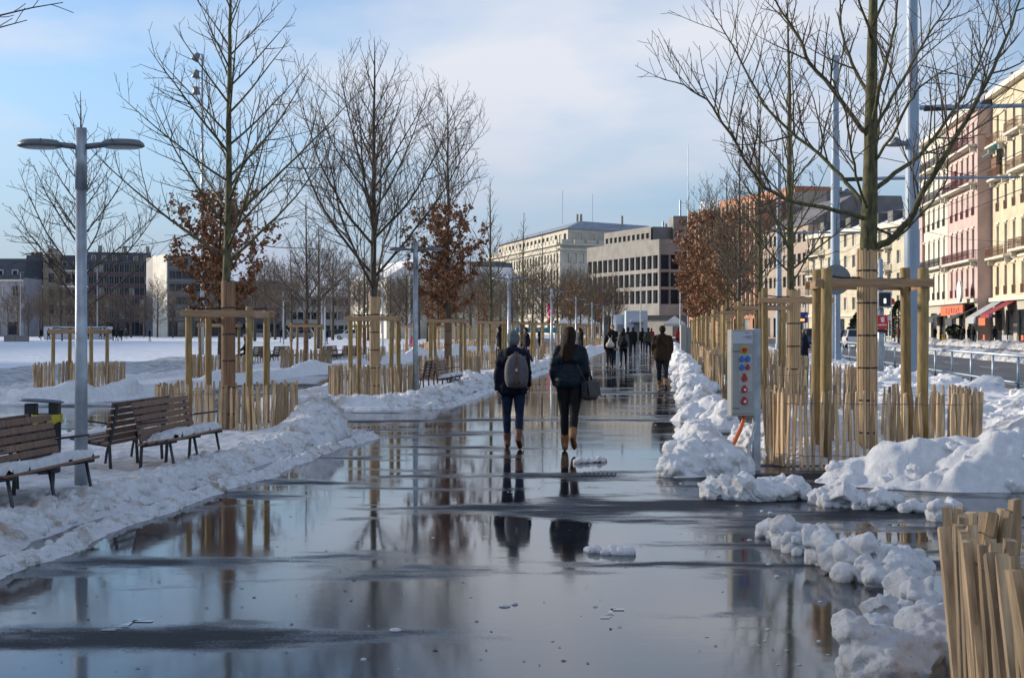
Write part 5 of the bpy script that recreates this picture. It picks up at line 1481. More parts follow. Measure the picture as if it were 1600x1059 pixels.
    if voxel < 0.02:                                   # folds in the cloth
        nv = len(cme.vertices); co = np.empty(nv * 3); cme.vertices.foreach_get('co', co); co = co.reshape(-1, 3)
        nr = np.empty(nv * 3); cme.vertex_normals.foreach_get('vector', nr); nr = nr.reshape(-1, 3)
        cx, cy, cz = co.T
        fold = 0.030 * (fbm(cx * 7 + cy * 5 + 3, cz * 13, 61, 3, 0.55) - 0.5) + 0.012 * (np.abs(vnoise(cx * 16 + cz * 9, cz * 20 - cx * 8, 62) - 0.5) - 0.25)
        co = co + nr * fold[:, None]; cme.vertices.foreach_set('co', co.ravel()); cme.update()
    link('coat', cme, t)
    # hair and hat
    hs = [(Hd(0, -0.02, 0.01), 0.094, Hd(0, -0.012, 0.040), 0.090, 'hair'), (Hd(0, -0.05, -0.03), 0.072, Hd(0, -0.04, 0.02), 0.08, 'hair')]
    if longhair:
        hs += [(Hd(-0.03, -0.055, -0.02), 0.066, U(-0.085, -0.11, 1.55 - longhair), 0.034, 'hair'), (Hd(0.03, -0.055, -0.02), 0.066, U(0.03, -0.115, 1.53 - longhair), 0.03, 'hair'),
               (Hd(0, -0.06, 0.0), 0.074, U(-0.03, -0.122, 1.50 - longhair), 0.032, 'hair'), (Hd(-0.06, -0.02, 0.0), 0.045, U(-0.135, -0.08, 1.58 - longhair), 0.02, 'hair'), (Hd(-0.05, -0.05, -0.08), 0.04, U(-0.105, -0.12, 1.47 - longhair), 0.016, 'hair')]
    if not hat or longhair: link('hair', union_mesh(S(hs), min(voxel, 0.02), dict(hair=hair), 'hair', 1), t)
    if hat:
        hh = [(Hd(0, -0.014, 0.025), 0.101, Hd(0, -0.020, 0.055), 0.094, 'hat'), (Hd(0, -0.03, 0.09), 0.060, Hd(0, -0.03, 0.12), 0.040, 'hat'), (Hd(0, -0.03, -0.01), 0.096, Hd(0, -0.014, 0.02), 0.100, 'hat')]
        link('hat', union_mesh(S(hh), min(voxel, 0.018), dict(hat=hat), 'hat', 1), t)
    t['lift'] = lift
    return t

def ray(px, D): return (px - 800) / F * D

# the two walkers in front, seen from behind
wX, wY = ray(802, 20.2), 20.2
w1 = person('woman-sized walker in navy jacket, grey knit hat, blue jeans and brown boots'.replace('woman-sized walker', 'person walking away'), wX, wY, 1.62, -TH + 0.06, (0.05, 0.03, -0.16, 0.42), ((-0.10, 0.10, 0.20), (0.12, 0.55, 0.16)),
            'cloth_navy', 'denim', 'boot_brown', 'hair_brown', 0.0, 'wool_grey', 0.82, True, 1.02, 0.013, True, spread=0.03)
def backpack(label, X, Y, z, s, rz):
    t = thing('backpack', label, 'backpack', (X, Y, z), rz)
    mb = MB()
    lv = [((-w, 0, z), (w, 0, z), r) for w, z, r in ((0.072, -0.16, 0.080), (0.078, -0.12, 0.088), (0.08, -0.07, 0.090), (0.08, -0.02, 0.090), (0.079, 0.03, 0.088), (0.074, 0.08, 0.084), (0.064, 0.125, 0.078), (0.05, 0.165, 0.066), (0.03, 0.20, 0.048))]
    for a, b, r in lv + [((-0.06, -0.035, -0.13), (0.06, -0.035, -0.13), 0.066), ((-0.06, -0.035, -0.08), (0.06, -0.035, -0.08), 0.066)]:
        mb.capsule(Vector(a) * s, r * s, Vector(b) * s, r * s, 12)
    me = remeshed(mb, 0.012, 8, 'pack_body'); me.materials.append(MAT['pack_grey'])
    link('pack_body', me, t)
    st = MB()
    ys = [(-0.062, 0.215), (-0.088, 0.12), (-0.102, 0.02), (-0.122, -0.08), (-0.126, -0.16), (-0.10, -0.215)]
    for i in range(len(ys) - 1):
        st.box((0.005 * s, (ys[i][0] + ys[i + 1][0]) / 2 * s, (ys[i][1] + ys[i + 1][1]) / 2 * s), (0.030 * s, 0.02, abs(ys[i][1] - ys[i + 1][1]) * s + 0.004), Matrix.Rotation(-math.atan2(ys[i + 1][0] - ys[i][0], ys[i + 1][1] - ys[i][1]) if False else math.atan2(ys[i][0] - ys[i + 1][0], ys[i][1] - ys[i + 1][1]) * -1, 3, 'X'))
    st.build('leather_strap', 'strap_brown', t)
    MB().bx(-0.012 * s, 0.022 * s, -0.138 * s, -0.122 * s, 0.0, 0.035 * s).build('buckle', 'cloth_cream', t)
    MB().bx(0.055 * s, 0.105 * s, -0.118 * s, -0.108 * s, -0.17 * s, -0.13 * s).build('patch', 'cloth_grey', t)
    MB().tube([(-0.03 * s, 0.0, 0.22 * s), (-0.02 * s, -0.01, 0.26 * s), (0.02 * s, -0.01, 0.26 * s), (0.03 * s, 0.0, 0.22 * s)], 0.010, 8).build('carry_loop', 'cloth_grey', t, smooth=True)
    for sx in (-1, 1):
        MB().tube([(sx * 0.09 * s, 0.02, 0.16 * s), (sx * 0.115 * s, 0.09, 0.20 * s), (sx * 0.125 * s, 0.18, 0.10 * s), (sx * 0.13 * s, 0.10, -0.12 * s), (sx * 0.12 * s, 0.02, -0.18 * s)], 0.016, 8).build('shoulder_strap', 'cloth_grey', t, smooth=True)
    return t
backpack('grey canvas backpack with brown leather strap on the hatted walker', wX + 0.045, wY - 0.205, 1.10, 1.02, -TH + 0.06)
rb = MB().capsule((0, 0, -0.05), 0.05, (0, 0, 0.05), 0.045, 12).build('red_scarf', 'cloth_red', None, (wX + 0.195, wY + 0.02, 1.235), smooth=True, label='bright red strip of cloth at the right shoulder of the hatted walker', cat='scarf')

vX, vY = ray(890, 19.7), 19.7
w2 = person('person walking away in black trousers, dark leather jacket and tan boots, long dark hair', vX, vY, 1.69, -TH, (0.08, 0.05, -0.20, 0.62), ((-0.22, 0.85, 0.20), (-0.12, 0.66, 0.23)),
            'leather_navy', 'cloth_black', 'boot_tan', 'hair_brown', 0.26, None, 0.94, False, 1.02, 0.013, True, spread=-0.10, pocket=(True, True))
def shoulder_bag(label, X, Y, z, rz):
    t = thing('shoulder_bag', label, 'bag', (X, Y, z), rz)
    mb = MB()
    mb.box((0.0, 0, -0.01), (0.11, 0.29, 0.24)); mb.capsule((0.01, -0.09, -0.09), 0.066, (0.01, 0.09, -0.09), 0.066, 12)
    me = remeshed(mb, 0.012, 6, 'bag_body'); me.materials.append(MAT['bag_black']); link('bag_body', me, t)
    fl = MB()
    pr = [(-0.058, 0.105), (0.01, 0.12), (0.062, 0.10), (0.074, 0.03), (0.086, -0.04), (0.088, -0.075)]
    for i in range(len(pr) - 1):
        (x0, z0), (x1, z1) = pr[i], pr[i + 1]
        fl.add([(x0, -0.15, z0), (x1, -0.15, z1), (x1, 0.15, z1), (x0, 0.15, z0), (x0, -0.15, z0 - 0.012), (x1, -0.15, z1 - 0.012), (x1, 0.15, z1 - 0.012), (x0, 0.15, z0 - 0.012)],
               [(0, 1, 2, 3), (7, 6, 5, 4), (0, 4, 5, 1), (2, 6, 7, 3)])
    fl.build('flap', 'bag_black', t)
    MB().tube([(-0.02, -0.10, 0.12), (-0.10, -0.135, 0.30), (-0.175, -0.135, 0.45), (-0.19, -0.08, 0.555), (-0.175, 0.0, 0.57), (-0.14, 0.12, 0.42), (-0.04, 0.12, 0.12)], 0.017, 8).build('strap', 'bag_black', t, smooth=True)
    return t
shoulder_bag('black shoulder bag hanging at the right hip of the long-haired walker', vX + 0.275, vY - 0.05, 0.86, -TH - 0.5)

mX, mY = ray(1035, 39.8), 39.8
person('person in a bulky dark brown jacket walking away alone beside the snow ridge', mX, mY, 1.74, -TH, (0.10, 0.05, -0.16, 0.36), ((0.0, 0.85, 0.22), (0.0, 0.85, 0.22)), 'cloth_brown', 'cloth_trousers', 'boot_tan', 'hair_brown', 0, None, 0.84, True, 1.14, 0.018, True, spread=-0.05, pocket=(True, True))
PP = [  # px, D, height, heading, coat, trousers, label, extras
    (953, 58.5, 1.66, -TH, 'cloth_black', 'cloth_trousers', 'person in black with a cream sack on the back, ahead of the long-haired walker', dict(longhair=0.1)),
    (957, 63.5, 1.84, PI - TH, 'cloth_black', 'denim', 'person facing the camera behind the one with the cream sack', dict(hair='hair_fair')),
    (974, 60.5, 1.68, -TH, 'cloth_grey', 'cloth_black', 'person in grey with a dark rucksack and bare ankles, walking away', dict(longhair=0.12)),
    (981, 72, 1.74, -TH, 'cloth_black', 'cloth_trousers', 'person in black half hidden behind the grey-coated walker', dict()),
    (989, 84, 1.74, -TH, 'cloth_black', 'cloth_trousers', 'person in black right of the grey-coated walker, farther off', dict()),
    (1004, 98, 1.72, -TH, 'cloth_black', 'cloth_trousers', 'far person in black beside the one in olive', dict()),
    (1013, 82, 1.72, -TH, 'cloth_olive', 'denim', 'person in an olive jacket and blue jeans walking away', dict()),
    (1018, 120, 1.70, -TH, 'cloth_red', 'cloth_trousers', 'tiny far person in red beyond the olive jacket', dict()),
    (1060, 118, 1.70, -TH, 'cloth_red', 'cloth_trousers', 'tiny person in red beside the pale tent', dict()),
    (907, 64, 1.70, PI / 2, 'cloth_black', 'cloth_trousers', 'dark person with a cream bag behind the far paling fence', dict(longhair=0.1)),
    (845, 80, 1.75, 0.8, 'cloth_black', 'cloth_trousers', 'dark far person standing between the two front walkers', dict()),
    (781, 62, 1.78, 1.2, 'cloth_black', 'cloth_trousers', 'dark person just left of the grey knit hat, behind the stakes', dict()),
    (822, 64, 1.72, 2.0, 'cloth_black', 'denim', 'dark person just right of the grey knit hat, behind the stakes', dict()),
    (1256, 62.0, 1.66, -PI / 2 + 0.2, 'cloth_navy', 'cloth_trousers', 'person in a long dark coat at the kerb between the stakes', dict(hair='hair_fair', coat_len=0.5, build=1.15)),
    (645, 84, 1.30, 0.5, 'cloth_pink', 'cloth_trousers', 'child in a bright pink jacket on the snow field', dict(longhair=0.12)),
]
for i, (px, D, h, hd, co, tr_, lb, ex) in enumerate(PP):
    ph = (0.25, 0.12, -0.25, 0.35) if i % 2 else (-0.22, 0.30, 0.24, 0.1)
    person(lb, ray(px, D), D, h, hd, ph, ((-0.2, 0.3), (0.2, 0.3)), co, tr_, voxel=0.024, hands=D < 66, **ex)
def sack(label, px, D, z, r, mat, dy=-0.16, dx=0.0, name='cloth_bag'):
    mb = MB(); mb.capsule((-0.05, 0, -0.10), r, (0.05, 0, -0.10), r, 12); mb.capsule((0, 0, -0.05), r * 0.9, (0, 0, 0.14), r * 0.45, 12)
    me = remeshed(mb, 0.018, 2, name); me.materials.append(MAT[mat])
    t = thing(name, label, 'bag', (ray(px, D) + dx, D + dy, z), -TH); link('bag_body', me, t)
    MB().tube([(0, 0, 0.14), (-0.08, 0.02, 0.26), (0.02, 0.08, 0.34), (0.08, 0.02, 0.26), (0, 0, 0.14)], 0.010, 6).build('cord', mat, t)
sack('cream drawstring sack on the back of a person in black', 953, 58.5, 1.12, 0.13, 'cloth_cream')
sack('dark rucksack on the back of the grey-coated walker', 974, 60.5, 1.15, 0.14, 'cloth_black')
sack('long cream bag hanging beside the person with the cream sack', 961, 58.8, 0.98, 0.085, 'cloth_cream', 0.0, 0.06)
# shoppers on the pavement, people on the field
SH = [(1461, 164, 'cloth_navy'), (1470, 168, 'cloth_black'), (1505, 150, 'cloth_black'), (1513, 149, 'cloth_navy'), (1521, 148, 'cloth_black'), (1554, 137, 'cloth_navy'), (1398, 165, 'cloth_black'), (1404, 170, 'cloth_red'), (1409, 166, 'cloth_black')]
for i, (px, D, co) in enumerate(SH):
    p = person(ORD[sorted(q[0] for q in SH).index(px)] + ' from the left of the dark-clad people outside the shops', ray(px, D), D, 1.72 + 0.04 * (i % 3), i * 1.3, (0.06, 0.02, -0.06, 0.04), ((0.05, 0.4), (0.05, 0.5)), co, 'cloth_trousers', voxel=0.035, hands=False, group='people outside the shops', z=0.12)
FP = [(64, 205), (76, 200), (97, 192), (110, 215), (139, 195), (157, 210), (163, 205), (177, 192), (182, 192), (187, 192), (190, 194), (197, 215), (234, 190), (511, 150), (416, 165), (440, 168)]
for i, (px, D) in enumerate(FP):
    person(ORD[sorted(q[0] for q in FP).index(px)] + ' from the left of the tiny dark figures on the snow field', ray(px, D), D, 1.62 + 0.05 * (i % 4), i * 0.9, (0.2, 0.1, -0.2, 0.2) if i % 2 else (0.05, 0, -0.05, 0.05), ((0.1, 0.2), (-0.1, 0.3)), ('cloth_black', 'cloth_navy', 'cloth_olive')[i % 3], 'cloth_trousers', voxel=0.04, hands=False, group='figures on the snow field')
# someone sitting on the low far bench
person('person in black sitting with legs stretched out on a far bench', ray(383, 66), 66.2, 1.70, PI / 2 + 0.3, (1.45, 0.5, 1.30, 0.4), ((0.6, 0.5), (0.6, 0.5)), 'cloth_black', 'cloth_black', voxel=0.03, hands=False, coat_len=0.9, z=0.02)
# a snowman-like white heap on the field
sm = MB(); 
for z, r in ((0.35, 0.5), (0.95, 0.36), (1.4, 0.24)): ball(sm, (0, 0, z), r, 14)
me = remeshed(sm, 0.05, 2, 'snowman'); me.materials.append(MAT['snow'])
tag(link('snowman', me, None, (ray(504, 150), 150, -0.06)), 'white heap shaped like a snowman on the field', 'snowman')

# ================================================================== cars
def car(label, X, Y, rz, paint, group=None, L=4.3, h=1.55, name='car'):
    t = thing(name, label, 'car', (X, Y, 0), rz, group)
    W = 0.88
    pr = [(-L / 2, 0.38), (-L / 2 + 0.02, 0.82), (-L / 2 + 0.12, 0.95), (L / 2 - 1.25, 0.92), (L / 2 - 0.2, 0.76), (L / 2, 0.62), (L / 2, 0.36), (L / 2 - 0.3, 0.24), (-L / 2 + 0.3, 0.24)]
    b = MB(); n = len(pr)
    b.add([(-W, y, z) for y, z in pr] + [(W, y, z) for y, z in pr], [tuple(range(n)), tuple(range(2 * n - 1, n - 1, -1))] + [((i + 1) % n, i, n + i, n + (i + 1) % n) for i in range(n)])
    b.build('body', paint, t, bevel=0.07)
    c0, c1, c2, c3 = -L / 2 + 0.10, -L / 2 + 0.45, L / 2 - 2.05, L / 2 - 1.2
    cb = MB(); wb, wt_ = W - 0.04, W - 0.22
    cb.add([(-wb, c0, 0.9), (wb, c0, 0.9), (wb, c3, 0.9), (-wb, c3, 0.9), (-wt_, c1, h), (wt_, c1, h), (wt_, c2, h), (-wt_, c2, h)], [(4, 5, 6, 7), (0, 1, 5, 4), (1, 2, 6, 5), (2, 3, 7, 6), (3, 0, 4, 7)])
    cb.build('cabin', paint, t, bevel=0.06)
    def pane(a, b_, c, d, nm='window'):
        ctr = (Vector(a) + Vector(b_) + Vector(c) + Vector(d)) / 4
        nrm = (Vector(b_) - Vector(a)).cross(Vector(d) - Vector(a)).normalized()
        if nrm.dot(ctr - Vector((0, (c0 + c3) / 2, 1.0))) < 0: nrm = -nrm
        vs = [ctr + (Vector(p) - ctr) * 0.84 + nrm * 0.012 for p in (a, b_, c, d)]
        MB().add(vs, [(0, 1, 2, 3)]).build(nm, 'glass_dark', t)
    pane((-wb, c0, 0.93), (wb, c0, 0.93), (wt_, c1, h), (-wt_, c1, h), 'rear_window')
    pane((-wb, c3, 0.93), (wb, c3, 0.93), (wt_, c2, h), (-wt_, c2, h), 'windscreen')
    for s in (-1, 1):
        pane((s * wb, c0 + 0.15, 0.93), (s * wb, c3 - 0.15, 0.93), (s * wt_, c2, h), (s * wt_, c1, h), 'side_window')
        MB().bx(s * W - 0.16, s * W + 0.005 if s > 0 else s * W + 0.15, -L / 2 - 0.015, -L / 2 + 0.06, 0.66, 0.90).build('tail_light', 'red_plastic', t) if s > 0 else MB().bx(-W - 0.005, -W + 0.16, -L / 2 - 0.015, -L / 2 + 0.06, 0.66, 0.90).build('tail_light', 'red_plastic', t)
        MB().bx(s * 0.70 - 0.13, s * 0.70 + 0.13, L / 2 - 0.05, L / 2 + 0.012, 0.52, 0.66).build('headlight', 'lamp_glass', t)
        for y in (-L / 2 + 0.8, L / 2 - 0.8):
            w = MB().tube([(s * (W - 0.2), y, 0.32), (s * (W + 0.01), y, 0.32)], 0.32, 18).build('wheel', 'tyre', t)
            MB().tube([(s * (W - 0.02), y, 0.32), (s * (W + 0.022), y, 0.32)], 0.19, 14).build('rim', 'galvanised', w)
    MB().bx(-0.26, 0.26, -L / 2 - 0.016, -L / 2 + 0.03, 0.55, 0.66).build('number_plate', 'sign_white', t)
    return t
car('white car seen from behind on the road beside the wrapped trunk', ray(1333, 128), 128, -TH, 'car_white', h=1.62)
car('grey car ahead of the white one on the road', ray(1318, 150), 150, -TH, 'car_grey')
car('dark car half hidden between the white and grey cars', ray(1322, 141), 141, -TH, 'car_dark')
car('dark blue car farther up the street behind the left stakes', ray(1268, 132), 132, -TH, 'car_blue', h=1.7, L=4.6)
for i, (px, D, pt) in enumerate(((402, 232, 'car_grey'), (432, 236, 'car_dark'), (470, 232, 'car_grey'), (545, 215, 'car_white'), (372, 240, 'car_dark'), (520, 228, 'car_dark'))):
    car(ORD[sorted((372, 402, 432, 470, 520, 545)).index(px)] + ' from the left of the small cars parked beyond the field', ray(px, D), D, PI / 2, pt, 'cars parked beyond the snow field')

# ================================================================== buildings
WIN = {}
WRNG = random.Random(12)
def window_mesh(w, h, kind):
    key = (round(w, 2), round(h, 2), kind)
    if key in WIN: return WIN[key]
    fr = MB(); f = min(0.07, w * 0.08)
    mats = {'plain': ('shutter', 'glass_dark'), 'pale': ('sign_white', 'glass_pale'), 'dark': ('iron_dark', 'glass_dark'), 'conc': ('concrete', 'glass_blue'), 'tall': ('trim', 'glass_pale')}[kind]
    for (x0, x1, z0, z1) in ((-w / 2, -w / 2 + f, 0, h), (w / 2 - f, w / 2, 0, h), (-w / 2 + f, w / 2 - f, 0, f), (-w / 2 + f, w / 2 - f, h - f, h)):
        fr.bx(x0, x1, -0.05, 0.02, z0, z1)
    if kind in ('plain', 'pale', 'tall'): fr.bx(-f / 2, f / 2, -0.05, 0.02, f, h - f)
    if kind == 'dark': fr.bx(-w / 2 + f, w / 2 - f, -0.04, 0.02, h * 0.33, h * 0.33 + f)
    pa = MB().quad((-w / 2, 0.0, 0), (w / 2, 0.0, 0), (w / 2, 0.0, h), (-w / 2, 0.0, h))
    WIN[key] = (fr.mesh('window', mats[0]), [pa.mesh('pane', mm) for mm in ((mats[1], mats[1], 'glass_dark', 'blind') if kind in ('pale', 'plain') else (mats[1], mats[1], mats[1], 'glass_pale'))])
    return WIN[key]

class Facade:
    """a flat front between two ground points; local x runs from a to b, local -y is the outside"""
    def __init__(self, root, a, b):
        a, b = Vector((a[0], a[1], 0)), Vector((b[0], b[1], 0))
        self.root = root; self.a = a; self.W = (b - a).length
        d = (b - a).normalized(); self.rz = math.atan2(d.y, d.x)
        self.loc = a - Vector((root.location.x, root.location.y, 0))
    def put(self, mb, name, mat, parent=None, **kw):
        return mb.build(name, mat, self.root, self.loc, self.rz, **kw)
    def wall(self, z0, rows, mat, recess=0.28, name='wall', kinds=None, frames=True, deep=None):
        """rows: (z_bottom, z_top, bays, window width, sill, window height, kind, margin); bays 0 for a blank band"""
        mb = MB(); W = self.W; q = recess
        for (zb, zt, nb, ww, sill, wh, kind, mg) in rows:
            if nb == 0:
                mb.quad((0, 0, zb), (W, 0, zb), (W, 0, zt), (0, 0, zt)); continue
            bw = (W - 2 * mg) / nb; zs, ze = zb + sill, zb + sill + wh
            mb.quad((0, 0, zb), (W, 0, zb), (W, 0, zs), (0, 0, zs))
            mb.quad((0, 0, ze), (W, 0, ze), (W, 0, zt), (0, 0, zt))
            x = 0.0
            for k in range(nb):
                c = mg + bw * (k + 0.5); x0, x1 = c - ww / 2, c + ww / 2
                mb.quad((x, 0, zs), (x0, 0, zs), (x0, 0, ze), (x, 0, ze))
                mb.quad((x0, 0, zs), (x0, q, zs), (x0, q, ze), (x0, 0, ze)); mb.quad((x1, q, zs), (x1, 0, zs), (x1, 0, ze), (x1, q, ze))
                mb.quad((x0, 0, zs), (x1, 0, zs), (x1, q, zs), (x0, q, zs)); mb.quad((x0, q, ze), (x1, q, ze), (x1, 0, ze), (x0, 0, ze))
                x = x1
                if frames:
                    fm, pm = window_mesh(ww, wh, kind)
                    m = Matrix.Rotation(self.rz, 3, 'Z'); p = self.loc + m @ Vector((c, q * 0.92, zs))
                    o = link('window', fm, self.root, p, self.rz); link('pane', WRNG.choice(pm), o)
            mb.quad((x, 0, zs), (W, 0, zs), (W, 0, ze), (x, 0, ze))
        return self.put(mb, name, mat)
    def band(self, z0, z1, out, mat='trim', x0=None, x1=None, name='cornice'):
        mb = MB().bx(-0.0 if x0 is None else x0, self.W if x1 is None else x1, -out, 0.0 - 0.002, z0, z1)
        return self.put(mb, name, mat)
    def balcony(self, x0, x1, z, out=0.9, rail='iron_dark', h=1.0, slab='trim', bars=0.26):
        s = MB().bx(x0, x1, -out, -0.003, z - 0.22, z)
        for xb in (x0 + 0.3, x1 - 0.5): s.bx(xb, xb + 0.2, -out * 0.7, -0.003, z - 0.75, z - 0.2201)
        o = self.put(s, 'balcony', slab)
        r = MB()
        r.bx(x0 + 0.04, x1 - 0.04, -out + 0.03, -out + 0.08, z + h - 0.05, z + h); r.bx(x0 + 0.04, x1 - 0.04, -out + 0.035, -out + 0.075, z + 0.08, z + 0.12)
        n = max(2, int((x1 - x0) / bars))
        for k in range(n + 1):
            xx = x0 + 0.06 + (x1 - x0 - 0.16) * k / n; r.bx(xx, xx + 0.04, -out + 0.04, -out + 0.07, z + 0.12, z + h - 0.05)
            if k < n and k % 2 == 0: r.box((xx + (x1 - x0) / n / 2, -out + 0.055, z + h * 0.5), (0.03, 0.02, h * 0.75), Matrix.Rotation(0.5, 3, 'Y'))
        for xx in (x0 + 0.04, x1 - 0.08):
            r.bx(xx, xx + 0.04, -out + 0.08, -0.01, z + h - 0.05, z + h)
            for j in range(4): r.bx(xx, xx + 0.035, -out + 0.15 + j * (out - 0.2) / 4, -out + 0.18 + j * (out - 0.2) / 4, z + 0.02, z + h - 0.05)
        ra = r.build('railing', rail, o)
        return o

def building(name, label, ref):
    return thing(name, label, 'building', (ref[0], ref[1], 0))

def prism(root, pts, z0, z1, mat, name, inset=0.0, zi=None):
    """walls and flat top over a ground polygon, in world points"""
    loc = root.location; n = len(pts); mb = MB()
    v = [(p[0] - loc.x, p[1] - loc.y, z0) for p in pts] + [(p[0] - loc.x, p[1] - loc.y, z1) for p in pts]
    mb.add(v, [tuple(range(n, 2 * n))] + [(i, (i + 1) % n, n + (i + 1) % n, n + i) for i in range(n)])
    return mb.build(name, mat, root)

def roof_to(root, pts, z0, pts2, z1, mat, name='roof'):
    loc = root.location; n = len(pts); mb = MB()
    v = [(p[0] - loc.x, p[1] - loc.y, z0) for p in pts] + [(p[0] - loc.x, p[1] - loc.y, z1) for p in pts2]
    mb.add(v, [tuple(range(n, 2 * n))] + [(i, (i + 1) % n, n + (i + 1) % n, n + i) for i in range(n)])
    return mb.build(name, mat, root)

def G(px, D): return ((px - 800) / F * D, D)
def off(a, b, k):
    """point pair shifted k metres behind the front a-b"""
    d = Vector((b[0] - a[0], b[1] - a[1])).normalized(); n = Vector((-d.y, d.x))
    return ((a[0] + n.x * k, a[1] + n.y * k), (b[0] + n.x * k, b[1] + n.y * k))

def shell(root, a, b, depth, z1, mat, eps=0.32, name='side_wall'):
    """closed body behind a windowed front, starting eps behind it, plus the two returns"""
    a1, b1 = off(a, b, eps); a2, b2 = off(a, b, depth)
    prism(root, [a1, b1, b2, a2], 0, z1 - 0.01, mat, name)
    mb = MB(); loc = root.location
    for p, q in ((a, a1), (b, b1)):
        mb.quad((p[0] - loc.x, p[1] - loc.y, 0), (q[0] - loc.x, q[1] - loc.y, 0), (q[0] - loc.x, q[1] - loc.y, z1), (p[0] - loc.x, p[1] - loc.y, z1))
    mb.quad((a[0] - loc.x, a[1] - loc.y, z1), (b[0] - loc.x, b[1] - loc.y, z1), (b1[0] - loc.x, b1[1] - loc.y, z1), (a1[0] - loc.x, a1[1] - loc.y, z1))
    mb.build('return_wall', mat, root)
    return a2, b2

# ---- right: the sunlit fronts along the street
UF = 33.0
def street_front(name, label, Da, Db, u, wallmat, nb, rail, roofmat='roof_slate', ground='stone_cream', top=25.4, balc=None, bandz=4.75, shutters=True):
    a, b = xy(u, Da), xy(u, Db)          # a is the far end
    t = building(name, label, a)
    f = Facade(t, a, b); W = f.W
    rows = [(0.12, bandz, max(3, nb - 2), W / max(3, nb - 2) * 0.66, 0.15, 3.3, 'dark', 0.4), (bandz, 9.0, nb, 1.15, 0.45, 3.0, 'pale', 0.7), (9.0, 13.2, nb, 1.15, 0.35, 3.1, 'pale', 0.7), (13.2, 17.2, nb, 1.10, 0.75, 2.5, 'pale', 0.7),
            (17.2, 21.2, nb, 1.10, 0.35, 2.9, 'pale', 0.7), (21.2, top, nb, 1.05, 0.40, 2.4, 'pale', 0.7)]
    f.wall(0, rows[1:], wallmat); f.wall(0, rows[:1], ground, name='ground_floor_wall')
    a2, b2 = shell(t, a, b, 13, top, wallmat)
    for z, o, hgt in ((bandz - 0.25, 0.42, 0.42), (8.75, 0.16, 0.22), (17.0, 0.14, 0.2), (top - 0.3, 0.75, 0.55)):
        f.band(z, z + hgt, o)
    bw = (W - 1.4) / nb
    for zr in (bandz + 3.55, 12.55, 16.5, 20.5):                 # hoods over the windows
        for k in range(nb):
            c = 0.7 + bw * (k + 0.5); f.put(MB().bx(c - 0.75, c + 0.75, -0.16, -0.003, zr, zr + 0.2), 'window_hood', 'trim')
    for k in range(nb):                                           # low window grilles on two floors
        c = 0.7 + bw * (k + 0.5)
        for z in (bandz + 0.45, 13.95):
            r = MB().bx(c - 0.62, c + 0.62, -0.12, -0.08, z + 0.85, z + 0.9)
            for j in range(9): r.bx(c - 0.60 + j * 0.145, c - 0.565 + j * 0.145, -0.115, -0.085, z, z + 0.85)
            f.put(r, 'window_grille', rail)
    for (x0, x1, z) in (balc or [(0.05, 1.0, 9.1), (0.05, 1.0, 17.3), (0.02, 0.98, 21.4)]):
        f.balcony(x0 * W, x1 * W, z, 0.95, rail)
    # roof
    p0, q0 = off(a, b, 0.2); p1, q1 = off(a, b, 2.2); p2, q2 = off(a, b, 11)
    roof_to(t, [p0, q0, b2, a2], top + 0.26, [p1, q1, q2, p2], top + 1.9, roofmat)
    loc = t.location
    rr = Matrix.Rotation(f.rz, 3, 'Z')
    for fx_ in (0.12, 0.88):
        p = f.loc + rr @ Vector((W * fx_, 4.5, 0))
        c = MB().box((0, 0, 0), (0.9, 1.8, 2.2)).build('chimney', 'stone_grey', t, (p.x, p.y, top + 2.2), f.rz)
        for j in (-0.5, 0.0, 0.5): MB().tube([(0, j, 1.1), (0, j, 1.75)], [0.16, 0.13], 10).build('chimney_pot', 'chimney_pot', c)
    return t, f
tC, fC = street_front('cream_apartment_house', 'cream apartment house farthest along the sunlit street front', 186, 168.2, UF, 'wall_cream', 5, 'iron_dark', balc=[(0.03, 0.97, 9.1), (0.03, 0.97, 17.3), (0.02, 0.98, 21.4)])
tP, fP = street_front('pink_apartment_house', 'pink apartment house with red iron balconies', 168.0, 152.0, UF, 'wall_pink', 5, 'iron_red')
tY, fY = street_front('yellow_apartment_house', 'warm yellow apartment house with rusty balconies at the picture edge', 151.6, 122, UF + 1.5, 'wall_yellow_warm', 8, 'iron_rust',
                      balc=[(0.02, 0.30, 9.1), (0.36, 0.98, 9.5), (0.05, 0.25, 17.3), (0.35, 0.7, 17.3), (0.02, 0.2, 20.9), (0.3, 0.5, 21.2)], top=26.4)
# balcony furnishings
fP.put(MB().bx(4.2, 5.8, -0.5, -0.3, 21.5, 23.3), 'red_screen', 'iron_red'); fP.put(MB().bx(6.5, 8.0, -0.8, -0.6, 17.4, 19.4), 'red_screen', 'iron_red')
fY.put(MB().bx(2.2, 4.4, -0.6, -0.4, 17.4, 19.6), 'balcony_screen', 'iron_rust')
aw = MB().add([(2.0, -0.02, 20.6), (5.0, -0.02, 20.6), (5.0, -1.5, 19.8), (2.0, -1.5, 19.8), (2.0, -0.02, 20.5), (5.0, -0.02, 20.5), (5.0, -1.5, 19.7), (2.0, -1.5, 19.7)], [(0, 3, 2, 1), (4, 5, 6, 7), (2, 3, 7, 6), (0, 4, 7, 3), (1, 2, 6, 5)])
fY.put(aw, 'green_awning', 'teal_paint')
